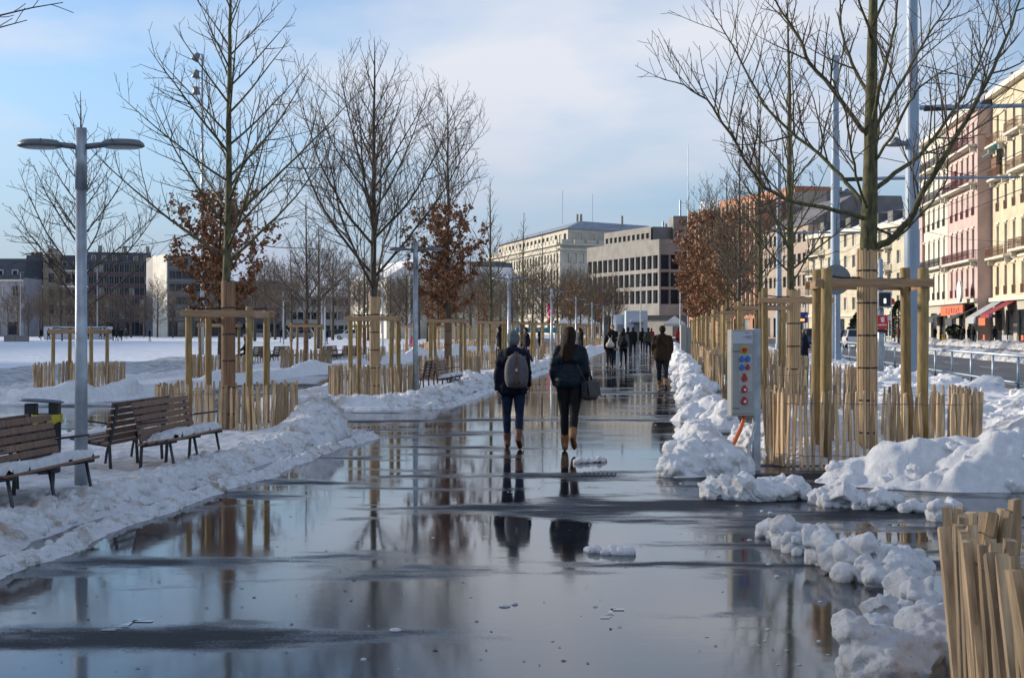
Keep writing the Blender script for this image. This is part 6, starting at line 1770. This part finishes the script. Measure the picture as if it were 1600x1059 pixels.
# shop awnings: each hangs on its own house
def awning(f, x0, x1, z, out, drop, mat, val=None, name='awning', hang=0.5):
    mb = MB(); e = 0.05
    mb.add([(x0, -0.01, z), (x1, -0.01, z), (x1, -out, z - drop), (x0, -out, z - drop), (x0, -0.01, z - e), (x1, -0.01, z - e), (x1, -out, z - drop - e), (x0, -out, z - drop - e)],
           [(0, 3, 2, 1), (4, 5, 6, 7), (2, 3, 7, 6), (0, 4, 7, 3), (1, 2, 6, 5)])
    mb.bx(x0, x1, -out - 0.04, -out, z - drop - hang, z - drop)
    return f.put(mb, name, mat)
bd = fP.put(MB().bx(2.0, 14.6, -1.25, -1.05, 3.15, 4.25), 'shop_signboard', 'awning_orange')
gl = MB(); rg = random.Random(8)
for k in range(6):                                                     # dark brush-like characters, illegible in the photograph
    c = 5.8 + k * 1.35
    for j in range(5):
        gl.box((c + rg.uniform(-0.25, 0.25), -1.262, 3.7 + rg.uniform(-0.25, 0.25)), (rg.uniform(0.25, 0.6), 0.012, 0.09), Matrix.Rotation(rg.choice([0, 0, 1.57, 0.7, -0.7]), 3, 'Y'))
gl.build('sign_characters', 'iron_red', bd)
fP.put(MB().bx(2.0, 14.6, -1.25, -0.01, 4.26, 4.36), 'sign_canopy', 'awning_dark')
fP.put(MB().tube([(13.2, -1.4, 5.7), (13.2, -1.15, 5.7)], 1.15, 30), 'satellite_disc', 'sign_white')
awning(fC, 10.5, 17.5, 3.4, 1.6, 0.5, 'awning_dark')
awning(fP, 12.2, 15.8, 4.0, 2.6, 1.3, 'awning_dark', hang=0.7)
awning(fY, 0.8, 5.2, 4.6, 2.8, 1.7, 'awning_grey', hang=0.7)
awning(fY, 6.4, 10.6, 4.5, 2.6, 1.4, 'awning_red', hang=0.35)
ob = fY.put(MB().bx(7.4, 10.4, -3.0, -2.9, 2.0, 2.75), 'orange_sign', 'awning_orange')
fY.put(MB().bx(-0.02, 1.2, -0.30, -0.24, 2.9, 3.25), 'street_name_plate', 'sign_blue')
# blue roof sign on its lattice
bs = thing('roof_sign', 'blue lattice letters of a roof sign above the yellow house', 'sign', (fY.a.x, fY.a.y, 26.7), fY.rz)
ltc = MB(); ltc.bx(4, 28, 2.9, 3.0, 0.6, 0.75); ltc.bx(4, 28, 2.9, 3.0, 3.9, 4.05)
for k in range(16): ltc.bx(4 + k * 1.55, 4.12 + k * 1.55, 2.9, 3.0, 0, 4.6)
ltc.build('lattice', 'sign_blue', bs)
for k in range(8):
    x = 4.6 + k * 2.9; l_ = MB(); l_.bx(x, x + 0.4, 2.6, 2.85, 1.0, 3.8); l_.bx(x + 0.401, x + 1.9, 2.6, 2.85, (1.0, 3.4, 2.2)[k % 3], (1.4, 3.8, 2.6)[k % 3]); l_.bx(x + 1.5, x + 1.9, 2.61, 2.84, 1.401, 3.399) if k % 2 else None
    l_.build('letter', 'sign_blue', bs)
# terrace furniture outside
for i, (px, D, mt) in enumerate(((1476, 158, 'yellow_plastic'), (1480, 157, 'rail_wood'), (1541, 141, 'awning_orange'), (1571, 134, 'white_mark'), (1578, 133, 'white_mark'), (1586, 132, 'white_mark'), (1594, 131, 'awning_orange'))):
    t = thing('terrace_chair', ORD[i] + ' from the left of the small chairs on the shop terrace', 'chair', (ray(px, D), D, 0.12), i * 0.8, 'terrace chairs')
    MB().bx(-0.24, 0.24, -0.24, 0.24, 0.43, 0.48).build('seat', mt, t); MB().bx(-0.24, 0.24, 0.2, 0.25, 0.48, 0.95).build('backrest', mt, t)
    for sx in (-0.2, 0.2):
        for sy in (-0.2, 0.2): MB().tube([(sx, sy, 0), (sx, sy, 0.43)], 0.025, 6).build('leg', 'galvanised', t)
pt = thing('planter', 'dark planter with a low green shrub outside the shop', 'planter', (ray(1491, 154), 154, 0.12))
MB().lathe([(0.5, 0), (0.62, 0.9), (0.55, 0.92)], 16).build('pot', 'bin_dark', pt)
sh = MB(); rg = random.Random(3)
for k in range(500):
    v = rvec(rg); c = Vector((v.x * 0.8, v.y * 0.8, 1.35 + v.z * 0.6)) ; d = rvec(rg) * 0.22; w_ = d.orthogonal() * 0.5; sh.add([c - w_, c + d, c + w_], [(0, 1, 2)])
sh.build('shrub', 'evergreen', pt)

# ---- slim pink house, yellow house, taupe house, terracotta block (the street bends)
def simple_front(name, label, a, b, depth, z1, rows, mat, roof=None, roofz=2.0, win_recess=0.25, roof_in=2.5):
    t = building(name, label, a)
    f = Facade(t, a, b); f.wall(0, rows, mat, win_recess)
    a2, b2 = shell(t, a, b, depth, z1, mat)
    if roof:
        p0, q0 = off(a, b, -0.3); p1, q1 = off(a, b, roof_in); p2, q2 = off(a, b, depth - 1)
        roof_to(t, [p0, q0, b2, a2], z1, [p1, q1, q2, p2], z1 + roofz, roof)
    return t, f
def storeys(z0, n, hgt, nb, ww, sill, wh, kind='pale', mg=0.6, first=None):
    r = []
    for k in range(n): r.append((z0 + k * hgt, z0 + (k + 1) * hgt, nb, ww, sill, wh, kind, mg))
    return r
tS, fS = simple_front('slim_pink_house', 'slim pink house squeezed between the pale yellow and cream fronts', G(1415, 190), G(1441, 184), 12, 16.2, [(0, 4, 0, 0, 0, 0, '', 0)] + storeys(4, 4, 3.05, 2, 1.0, 0.7, 1.8), 'wall_pink', 'roof_slate', 2.0)
aY, bY_ = G(1264, 216), G(1415, 187)
tL, fL = simple_front('pale_yellow_house', 'pale yellow apartment house with grey balconies and snowy dormer roof behind the masts', aY, bY_, 13, 15.6, [(0, 3.6, 7, 2.4, 0.2, 2.9, 'dark', 0.5)] + storeys(3.6, 4, 3.0, 11, 1.05, 0.75, 1.75), 'wall_yellow', 'snow_roof', 1.5, roof_in=3.0)
fL.band(15.2, 15.75, 0.6, 'trim'); fL.band(3.4, 3.7, 0.25, 'trim')
for z in (6.6, 9.6, 12.6):
    fL.balcony(0.5, 5.0, z, 0.9, 'iron_dark', 0.95); fL.balcony(20.5, 25.5, z, 0.9, 'iron_dark', 0.95)
for k in range(7):
    x = 2.5 + k * 4.2
    d_ = fL.put(MB().bx(x, x + 1.5, 0.7, 3.2, 15.9, 17.6), 'dormer', 'roof_slate'); MB().bx(x + 0.25, x + 1.25, 0.66, 0.69, 16.3, 17.4).build('pane', 'glass_pale', d_)
mp_, mq_ = off(aY, bY_, 3.2); mp2, mq2 = off(aY, bY_, 12)
roof_to(tL, [mp_, mq_, mq2, mp2], 17.1, [off(aY, bY_, 5)[0], off(aY, bY_, 5)[1], off(aY, bY_, 10)[1], off(aY, bY_, 10)[0]], 18.3, 'roof_slate', 'upper_roof')
aB, bB = G(1192, 240), G(1263, 218)
tB, fB = simple_front('taupe_house', 'taupe office front under a steep dark seamed roof', aB, bB, 16, 17.6, [(0, 4, 5, 2.6, 0.2, 3.2, 'dark', 0.5)] + storeys(4, 4, 3.4, 9, 1.5, 0.9, 1.7, 'dark'), 'wall_taupe', 'roof_seam', 4.6, roof_in=7)
prism(tB, [off(aB, bB, 4)[0], off(aB, bB, 4)[0] if False else (off(aB, bB, 4)[0][0] + 6, off(aB, bB, 4)[0][1] - 4), (off(aB, bB, 9)[0][0] + 6, off(aB, bB, 9)[0][1] - 4), off(aB, bB, 9)[0]], 17.6, 24.6, 'roof_seam', 'roof_tower')
aT, bT = G(1077, 272), G(1191, 241)
tT, fT = simple_front('terracotta_block', 'terracotta office block with pale vertical fins above the rusty trees', aT, bT, 18, 23.4, [(0, 4, 8, 2.8, 0.2, 3.2, 'dark', 0.5)] + storeys(4, 5, 3.55, 18, 1.35, 0.8, 2.1, 'pale', 0.5) + [(21.75, 23.4, 0, 0, 0, 0, '', 0)], 'terracotta')
for k in range(19):
    x = 0.5 + (fT.W - 1.0) * k / 18
    fT.put(MB().bx(x - 0.11, x + 0.11, -0.45, -0.004, 4.0, 23.6), 'fin', 'fin_pale')
prism(tT, [off(aT, bT, 6)[0], off(aT, bT, 6)[1], off(aT, bT, 15)[1], off(aT, bT, 15)[0]], 23.4, 26.0, 'terracotta', 'roof_storey')
for k, ch in enumerate('OLYM'):
    cu = bpy.data.curves.new('letter', 'FONT'); cu.body = ch; cu.size = 2.3; cu.extrude = 0.12; cu.materials.append(MAT['sign_white'])
    tmp = bpy.data.objects.new('tmp', cu); COL.objects.link(tmp); lme = bpy.data.meshes.new_from_object(tmp.evaluated_get(bpy.context.evaluated_depsgraph_get())); bpy.data.objects.remove(tmp)
    o = link('roof_letter', lme, tT); rr = Matrix.Rotation(fT.rz, 3, 'Z'); p = fT.loc + rr @ Vector((4.0 + k * 1.9, 0.6, 23.9)); o.location = p; o.rotation_euler = (R(90), 0, fT.rz)

# ---- centre: pale long office and concrete block
aW, cW, eW = G(764, 455), G(875, 372), G(1042, 392)
tW = building('long_pale_office', 'long pale office palace with grey metal roof at the far end', cW)
H0 = 26.0
fW = Facade(tW, aW, cW)
fW.wall(0, [(0, 4.5, 12, 3.2, 0.4, 3.2, 'dark', 0.8)] + storeys(4.5, 4, 4.1, 26, 1.7, 0.9, 2.4, 'plain', 0.8) + [(20.9, 22.3, 0, 0, 0, 0, '', 0)] , 'stone_cream', 0.4)
fW2 = Facade(tW, cW, eW)
fW2.wall(0, [(0, 4.5, 8, 3.0, 0.4, 3.2, 'dark', 0.8)] + storeys(4.5, 4, 4.1, 14, 1.9, 0.9, 2.4, 'plain', 0.8) + [(20.9, 22.3, 0, 0, 0, 0, '', 0)], 'stone_cream', 0.4)
bW_ = (aW[0] + (eW[0] - cW[0]), aW[1] + (eW[1] - cW[1]))
i1, i2 = off(aW, cW, 0.5); j1, j2 = off(cW, eW, 0.5)
cin = (cW[0] + 0.35, cW[1] + 0.6)
prism(tW, [i1, cin, j2, bW_], 0, 22.2, 'stone_cream', 'side_wall')
for f_ in (fW, fW2):
    f_.band(20.7, 21.2, 0.7, 'stone_cream'); f_.band(22.0, 22.5, 0.9, 'stone_cream'); f_.band(4.3, 4.7, 0.4, 'stone_cream')
    nbl = int(f_.W / 4)
    for k in range(nbl): f_.put(MB().bx(k * 4 + 0.4, k * 4 + 3.6, -0.4, -0.1, 22.501, 23.4), 'parapet_block', 'stone_cream')
# set-back upper storey and metal roof
s1, s2 = off(aW, cW, 3.0); s3 = off(cW, eW, 3.0)[1]; sc_ = (cW[0] + 2.2, cW[1] + 3.6)
fU = Facade(tW, s1, sc_); fU.wall(0, storeys(22.2, 1, 4.0, 18, 2.6, 0.6, 2.4, 'plain', 0.6), 'stone_cream', 0.3)
fU2 = Facade(tW, sc_, s3); fU2.wall(0, storeys(22.2, 1, 4.0, 7, 3.4, 0.5, 2.6, 'plain', 0.8), 'stone_cream', 0.3)
prism(tW, [off(s1, sc_, 0.4)[0], (sc_[0] + 0.4, sc_[1] + 0.5), s3, (bW_[0], bW_[1])], 22.2, 26.1, 'stone_cream', 'upper_wall')
roof_to(tW, [off(s1, sc_, -0.8)[0], (sc_[0] - 0.6, sc_[1] - 0.9), off(sc_, s3, -0.8)[1], bW_], 26.2, [off(s1, sc_, 5)[0], (sc_[0] + 3.4, sc_[1] + 5), off(sc_, s3, 5)[1], (bW_[0] - 3, bW_[1] - 3)], 28.4, 'roof_metal')
for px, D, h in ((879, 385, 42), (926, 392, 41)):
    x, y = G(px, D); MB().tube([(x - cW[0], y - cW[1], 28), (x - cW[0], y - cW[1], 28 + h * 0.20)], 0.07, 6).build('roof_mast', 'galvanised', tW)
for px, D in ((902, 384), (908, 384), (972, 390)):
    x, y = G(px, D); MB().tube([(x - cW[0], y - cW[1], 28), (x - cW[0], y - cW[1], 30.4)], 0.32, 8).build('chimney', 'stone_grey', tW)

tW.scale = (1, 1, 1.07)
aK, cK, eK = G(917, 322), G(1030, 290), G(1079, 291)
tK = building('concrete_office_block', 'grey concrete office block with deep window bays at the end of the promenade', cK)
fK = Facade(tK, aK, cK); fK2 = Facade(tK, cK, eK)
kr = [(4.4, 6.4, 0, 0, 0, 0, '', 0)] + storeys(6.4, 3, 3.55, 13, 2.05, 0.42, 2.75, 'conc', 0.3) + [(17.05, 19.9, 0, 0, 0, 0, '', 0)]
fK.wall(0, kr, 'concrete', 0.7)
kr2 = [(4.4, 6.4, 0, 0, 0, 0, '', 0)] + storeys(6.4, 3, 3.55, 3, 1.85, 0.25, 3.0, 'conc', 0.2) + [(17.05, 19.9, 0, 0, 0, 0, '', 0)]
fK2.wall(0, kr2, 'concrete', 1.0)
hK = (eK[0] + (aK[0] - cK[0]), eK[1] + (aK[1] - cK[1]))
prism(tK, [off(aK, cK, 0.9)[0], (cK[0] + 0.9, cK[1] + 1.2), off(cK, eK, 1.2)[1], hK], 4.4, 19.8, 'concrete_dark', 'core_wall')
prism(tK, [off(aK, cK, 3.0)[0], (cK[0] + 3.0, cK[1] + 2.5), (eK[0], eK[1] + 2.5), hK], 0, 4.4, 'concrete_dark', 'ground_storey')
mb = MB()
for p in (aK, cK, eK, hK): mb.v.append((p[0] - cK[0], p[1] - cK[1], 19.9))
mb.f.append((0, 1, 2, 3)); mb.m.append(0); mb.build('flat_roof', 'concrete', tK)
mb = MB()
for p in (aK, cK, eK, hK): mb.v.append((p[0] - cK[0], p[1] - cK[1], 4.4))
mb.f.append((3, 2, 1, 0)); mb.m.append(0); mb.build('soffit', 'concrete', tK)
k1, k2 = G(944, 322), G(1017, 300)
fR = Facade(tK, k1, k2); fR.wall(0, [(19.9, 23.2, 10, 1.5, 0.8, 1.2, 'conc', 0.4)], 'concrete', 0.4)
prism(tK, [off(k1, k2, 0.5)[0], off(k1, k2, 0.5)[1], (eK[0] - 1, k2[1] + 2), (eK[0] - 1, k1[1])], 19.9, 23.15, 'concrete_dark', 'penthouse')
q1, q2 = G(1052, 300), G(1078, 300)
prism(tK, [q1, q2, (q2[0], q2[1] + 8), (q1[0], q1[1] + 8)], 19.9, 25.4 , 'concrete', 'lift_tower')
for px, h in ((1036, 24.5), (1041, 24.0), (1063, 29)):
    x, y = G(px, 303); MB().tube([(x - cK[0], y - cK[1], 20), (x - cK[0], y - cK[1], h)], 0.22, 8).build('antenna', 'galvanised', tK)

# ---- left: blocks across the snow field, in shade
def left_block(name, label, p0, D0, p1, D1, z1, rows, mat, roof=None, roofz=3, depth=14, roof_in=2.0):
    return simple_front(name, label, G(p0, D0), G(p1, D1), depth, z1, rows, mat, roof, roofz, 0.3, roof_in)
tA, fA = left_block('mansard_house', 'lilac-grey house with dark mansard roof and dormers at the left edge', -72, 306, 37, 306, 12.6, [(0, 3.6, 4, 2.0, 0.3, 2.8, 'dark', 0.6)] + storeys(3.6, 2, 4.1, 5, 1.3, 0.9, 2.3, 'pale', 0.5), 'stone_lilac', 'roof_slate', 4.2)
fA.band(11.8, 12.2, 0.5)
for k in range(4):
    x = fA.W - 1.9 - k * 3.2; d_ = fA.put(MB().bx(x - 0.7, x + 0.7, 0.1, 1.6, 12.4, 14.4), 'dormer', 'stone_lilac'); MB().bx(x - 0.45, x + 0.45, 0.06, 0.09, 12.7, 14.1).build('pane', 'glass_dark', d_)
tD, fD = left_block('stone_corner_house', 'old stone house with gabled corner pavilion and snowy dormer roof', 39, 318, 138, 320, 15.2, [(0, 4, 6, 1.8, 0.3, 3.0, 'dark', 0.6)] + storeys(4, 3, 3.53, 8, 1.2, 0.8, 2.0, 'dark', 0.5), 'stone_ochre', 'roof_slate', 3.0)
fD.band(10.9, 11.3, 0.5, 'snow_roof', name='snowy_ledge'); fD.band(14.4, 14.8, 0.4)
for k in range(4):
    x = (1.0, 3.0, 8.6, 11.0)[k]; d_ = fD.put(MB().bx(x - 0.6, x + 0.6, 0.1, 1.8, 14.9, 16.8), 'dormer', 'stone_ochre'); MB().bx(x - 0.4, x + 0.4, 0.06, 0.09, 15.2, 16.6).build('pane', 'glass_dark', d_)
gb = MB().bx(4.0, 7.6, -0.6, 3.0, 0.0, 17.6); gb.add([(3.8, -0.8, 17.6), (7.8, -0.8, 17.6), (7.8, 3.2, 17.6), (3.8, 3.2, 17.6), (5.2, 0.6, 19.6), (6.4, 0.6, 19.6), (6.4, 2.0, 19.6), (5.2, 2.0, 19.6)], [(0, 1, 5, 4), (1, 2, 6, 5), (2, 3, 7, 6), (3, 0, 4, 7), (4, 5, 6, 7)])
go = fD.put(gb, 'corner_pavilion', 'stone_ochre')
for z in (5.0, 8.5, 12.0, 15.2):
    MB().bx(5.2, 6.4, -0.64, -0.61, z, z + 2.0).build('window', 'glass_dark', go)
for x in (0.6, 1.6, 2.4): fD.put(MB().bx(x, x + 0.6, 4, 5, 17.2, 19.0), 'chimney', 'chimney_pot')
tE, fE = left_block('dark_office_block', 'dark glazed office block with red spandrel bands across the field', 136, 320, 236, 324, 16.4, [(0, 3.4, 8, 1.7, 0.2, 2.9, 'dark', 0.3)] + storeys(3.4, 5, 2.6, 12, 0.98, 0.55, 1.75, 'plain', 0.3), 'dark_facade', None, 0)
for k in range(1, 6): fE.band(3.4 + (k - 1) * 2.6 + 0.05, 3.4 + (k - 1) * 2.6 + 0.35, 0.12, 'facade_red', name='red_band')
for k in range(13): fE.put(MB().bx(0.25 + k * (fE.W - 0.5) / 12 - 0.08, 0.25 + k * (fE.W - 0.5) / 12 + 0.08, -0.3, -0.003, 0, 16.4), 'mullion', 'dark_facade')
pe = off(G(136, 320), G(236, 324), 2); pf = off(G(136, 320), G(236, 324), 12)
roof_to(tE, [off(G(136, 320), G(236, 324), -0.3)[0], off(G(136, 320), G(236, 324), -0.3)[1], pf[1], pf[0]], 16.4, [pe[0], pe[1], off(G(136, 320), G(236, 324), 10)[1], off(G(136, 320), G(236, 324), 10)[0]], 19.0, 'roof_slate')
for k in range(6):
    x = 1.4 + k * 2.3; d_ = fE.put(MB().bx(x - 0.55, x + 0.55, 0.3, 1.9, 16.7, 18.2), 'dormer', 'stone_grey'); MB().bx(x - 0.35, x + 0.35, 0.26, 0.29, 16.95, 18.0).build('pane', 'glass_pale', d_)
for x in (2.5, 8.0, 13.0): fE.put(MB().bx(x, x + 0.8, 4, 5, 18.9, 20.6), 'chimney', 'stone_grey')
tF, fF = left_block('office_with_pale_end_wall', 'dark banded office block with a sunlit cream end wall behind the oak', 262, 290, 345, 296, 16.6, [(0, 3.4, 6, 1.9, 0.2, 2.9, 'dark', 0.3)] + storeys(3.4, 5, 2.64, 8, 1.2, 0.6, 1.5, 'dark', 0.3), 'dark_facade', None, 0)
e1 = G(262, 290); e0 = off(G(262, 290), G(345, 296), 9)[0]
pp = Facade(tF, e0, e1); pp.put(MB().bx(0, pp.W, -0.2, -0.02, 0, 16.8), 'end_wall', 'wall_cream')
for k in range(5): fF.band(3.3 + k * 2.64, 3.3 + k * 2.64 + 0.5, 0.15, 'concrete_dark', name='sill_band')
# far cream blocks beyond the benches
tH, fH = left_block('cream_hipped_house', 'sunlit cream villa with tall windows and snowy hipped roof beyond the bare trees', 548, 262, 604, 240, 10.2, [(0, 5.6, 5, 1.3, 0.8, 3.4, 'dark', 0.5), (5.6, 10.2, 6, 1.1, 0.5, 3.3, 'dark', 0.5)], 'wall_cream', 'snow_roof', 3.2, 16, 5)
tI, fI = left_block('ochre_long_house', 'sunlit ochre apartment house between the lamp and the vase-shaped tree', 610, 262, 688, 236, 9.8, storeys(0, 3, 3.26, 11, 1.0, 0.9, 1.8, 'dark', 0.5), 'wall_yellow', 'snow_roof', 2.2, 14, 4)
tJ, fJ = left_block('grey_far_house', 'dim grey house behind the bare trees left of the cream villa', 440, 300, 552, 296, 8.4, storeys(0, 3, 2.8, 10, 1.2, 0.8, 1.5, 'dark', 0.5), 'stone_grey', 'snow_roof', 2.0)
tN, fN = left_block('dim_far_terrace', 'dim dark terrace of houses behind the bare trees right of the brown oak', 346, 310, 440, 308, 9.6, storeys(0, 3, 3.2, 10, 1.2, 0.9, 1.7, 'dark', 0.5), 'dark_facade', 'roof_slate', 2.4)
tO, fO = left_block('dark_far_block', 'long dark office block behind the rusty-leaved tree', 690, 330, 772, 326, 16.2, storeys(0, 5, 3.24, 12, 1.4, 0.9, 1.7, 'dark', 0.5), 'dark_facade', 'roof_slate', 1.0)
# unseen blocks added to the left, sized to throw shade over the foreground
tQ2, fQ2 = simple_front('tall_shade_caster', 'taller unseen stone block added to shade the foreground', (-96, -20), (-96, 57), 16, 25.6, [(0, 4.5, 12, 3.0, 0.3, 3.4, 'dark', 0.5)] + storeys(4.5, 6, 3.51, 16, 1.4, 0.9, 2.1, 'dark', 0.5), 'stone_grey', 'roof_slate', 3)
tQ, fQ = simple_front('long_shade_caster', 'lower unseen stone block added to shade the field-side snow banks', (-96, 57.4), (-96, 104), 16, 22.4, [(0, 4.5, 8, 3.0, 0.3, 3.4, 'dark', 0.5)] + storeys(4.5, 5, 3.58, 11, 1.4, 0.9, 2.1, 'dark', 0.5), 'stone_grey', 'roof_slate', 3)  # added out of view; height set by how far its shadow reaches

tR_, fR_ = simple_front('field_shade_caster', 'long unseen stone block added to shade the snow field', (-140, 80), (-140, 236), 16, 26.0, [(0, 4.5, 20, 3.0, 0.3, 3.4, 'dark', 0.5)] + storeys(4.5, 6, 3.55, 30, 1.4, 0.9, 2.1, 'dark', 0.5), 'stone_grey', 'roof_slate', 3)  # unseen block, added only to keep sunlight off the snow field

# ---- hoarding, concrete block, kiosk, tents, van, totem
hd = MB().bx(0, 1, 0, 0.1, 0, 1); hA, hB = G(68, 222), G(176, 222)
hw = thing('site_hoarding', 'long white site hoarding on the far edge of the snow field', 'hoarding', (hA[0], hA[1], 0))
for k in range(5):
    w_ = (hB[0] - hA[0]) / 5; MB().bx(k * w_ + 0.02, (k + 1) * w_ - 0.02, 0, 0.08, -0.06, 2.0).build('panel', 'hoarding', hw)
cb = thing('concrete_block', 'low square concrete base out on the snow field', 'concrete block', (*G(26, 190), 0)); MB().bx(-1.5, -0.01, -0.6, 0.6, -0.06, 0.75).build('slab', 'concrete', cb, bevel=0.03); MB().bx(0.01, 1.5, -0.55, 0.6, -0.06, 0.72).build('slab', 'concrete', cb, bevel=0.03)
kX = G(978, 172); kx = thing('site_cabin', 'pale blue-white boxy cabin with a door at the end of the promenade', 'cabin', (kX[0], kX[1], 0), -0.02)
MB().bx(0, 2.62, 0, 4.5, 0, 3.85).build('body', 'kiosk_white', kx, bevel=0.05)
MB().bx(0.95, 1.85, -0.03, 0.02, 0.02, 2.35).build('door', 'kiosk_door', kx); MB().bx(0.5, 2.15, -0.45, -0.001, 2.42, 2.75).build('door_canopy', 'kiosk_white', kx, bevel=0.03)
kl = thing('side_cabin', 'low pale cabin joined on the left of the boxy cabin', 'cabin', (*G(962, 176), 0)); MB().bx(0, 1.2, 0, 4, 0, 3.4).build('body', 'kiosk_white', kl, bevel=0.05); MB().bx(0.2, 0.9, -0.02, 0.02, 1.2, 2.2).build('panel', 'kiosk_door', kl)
def tent(label, px, D, w, eave, apex, group=None):
    x, y = G(px, D); t = thing('market_tent', label, 'tent', (x, y, 0), -TH, group); h_ = w / 2
    c = MB(); c.add([(-h_, -h_, eave), (h_, -h_, eave), (h_, h_, eave), (-h_, h_, eave), (0, 0, apex)], [(0, 1, 4), (1, 2, 4), (2, 3, 4), (3, 0, 4)])
    for a, b in (((-h_, -h_), (h_, -h_)), ((h_, -h_), (h_, h_)), ((h_, h_), (-h_, h_)), ((-h_, h_), (-h_, -h_))): c.quad((*a, eave - 0.3), (*b, eave - 0.3), (*b, eave), (*a, eave))
    c.build('canopy', 'tent_cloth', t)
    for sx in (-h_ + 0.05, h_ - 0.05):
        for sy in (-h_ + 0.05, h_ - 0.05): MB().tube([(sx, sy, 0), (sx, sy, eave)], 0.04, 8).build('pole', 'galvanised', t)
tent('pale pointed tent at the far end of the snow ridge', 1054, 180, 2.7, 2.3, 3.3)
tent('left white market tent far behind the walkers', 888, 150, 2.6, 2.2, 3.0); tent('right white market tent far behind the walkers', 912, 156, 3.4, 2.3, 3.3)
tot = thing('bollard_cabinet', 'pale grey roadside cabinet standing in the snow ridge', 'cabinet', (*G(1071, 88), 0)); MB().bx(-0.32, 0.05, -0.3, 0.3, 0, 1.9).build('body', 'cabinet_pale', tot, bevel=0.03); MB().bx(0.06, 0.34, -0.3, 0.3, 0, 1.75).build('post', 'cabinet', tot, bevel=0.05)
bus = thing('market_stall', 'long teal stall roof behind the stakes left of the long-haired walker', 'stall', (*G(838, 118), 0))
MB().bx(-1.75, 1.75, -0.9, 0.9, 1.35, 1.78).build('roof', 'teal_paint', bus, bevel=0.12)
for sx in (-1.6, 1.6): MB().tube([(sx, -0.7, 0), (sx, -0.7, 1.36)], 0.04, 8).build('pole', 'galvanised', bus); MB().tube([(sx, 0.7, 0), (sx, 0.7, 1.36)], 0.04, 8).build('pole', 'galvanised', bus)
MB().bx(-1.5, 1.5, -0.5, 0.5, 0, 0.85).build('counter', 'hoarding', bus)
bal = thing('balloon_bunch', 'bunch of pink and purple balloons behind the far trees', 'balloons', at(860, 495, 140))
for (x, z, c) in ((0, 0.3, 'cloth_pink'), (0.15, 0.75, 'cloth_pink'), (-0.1, 1.1, 'cloth_pink'), (0.05, -0.3, 'cloth_red')):
    b_ = MB(); ball(b_, (x, 0, z), 0.3, 12); b_.build('balloon', c, bal, smooth=True)
MB().tube([(0, 0, -0.4), (0.02, 0, -2.7)], 0.03, 5).build('string', 'cable', bal)
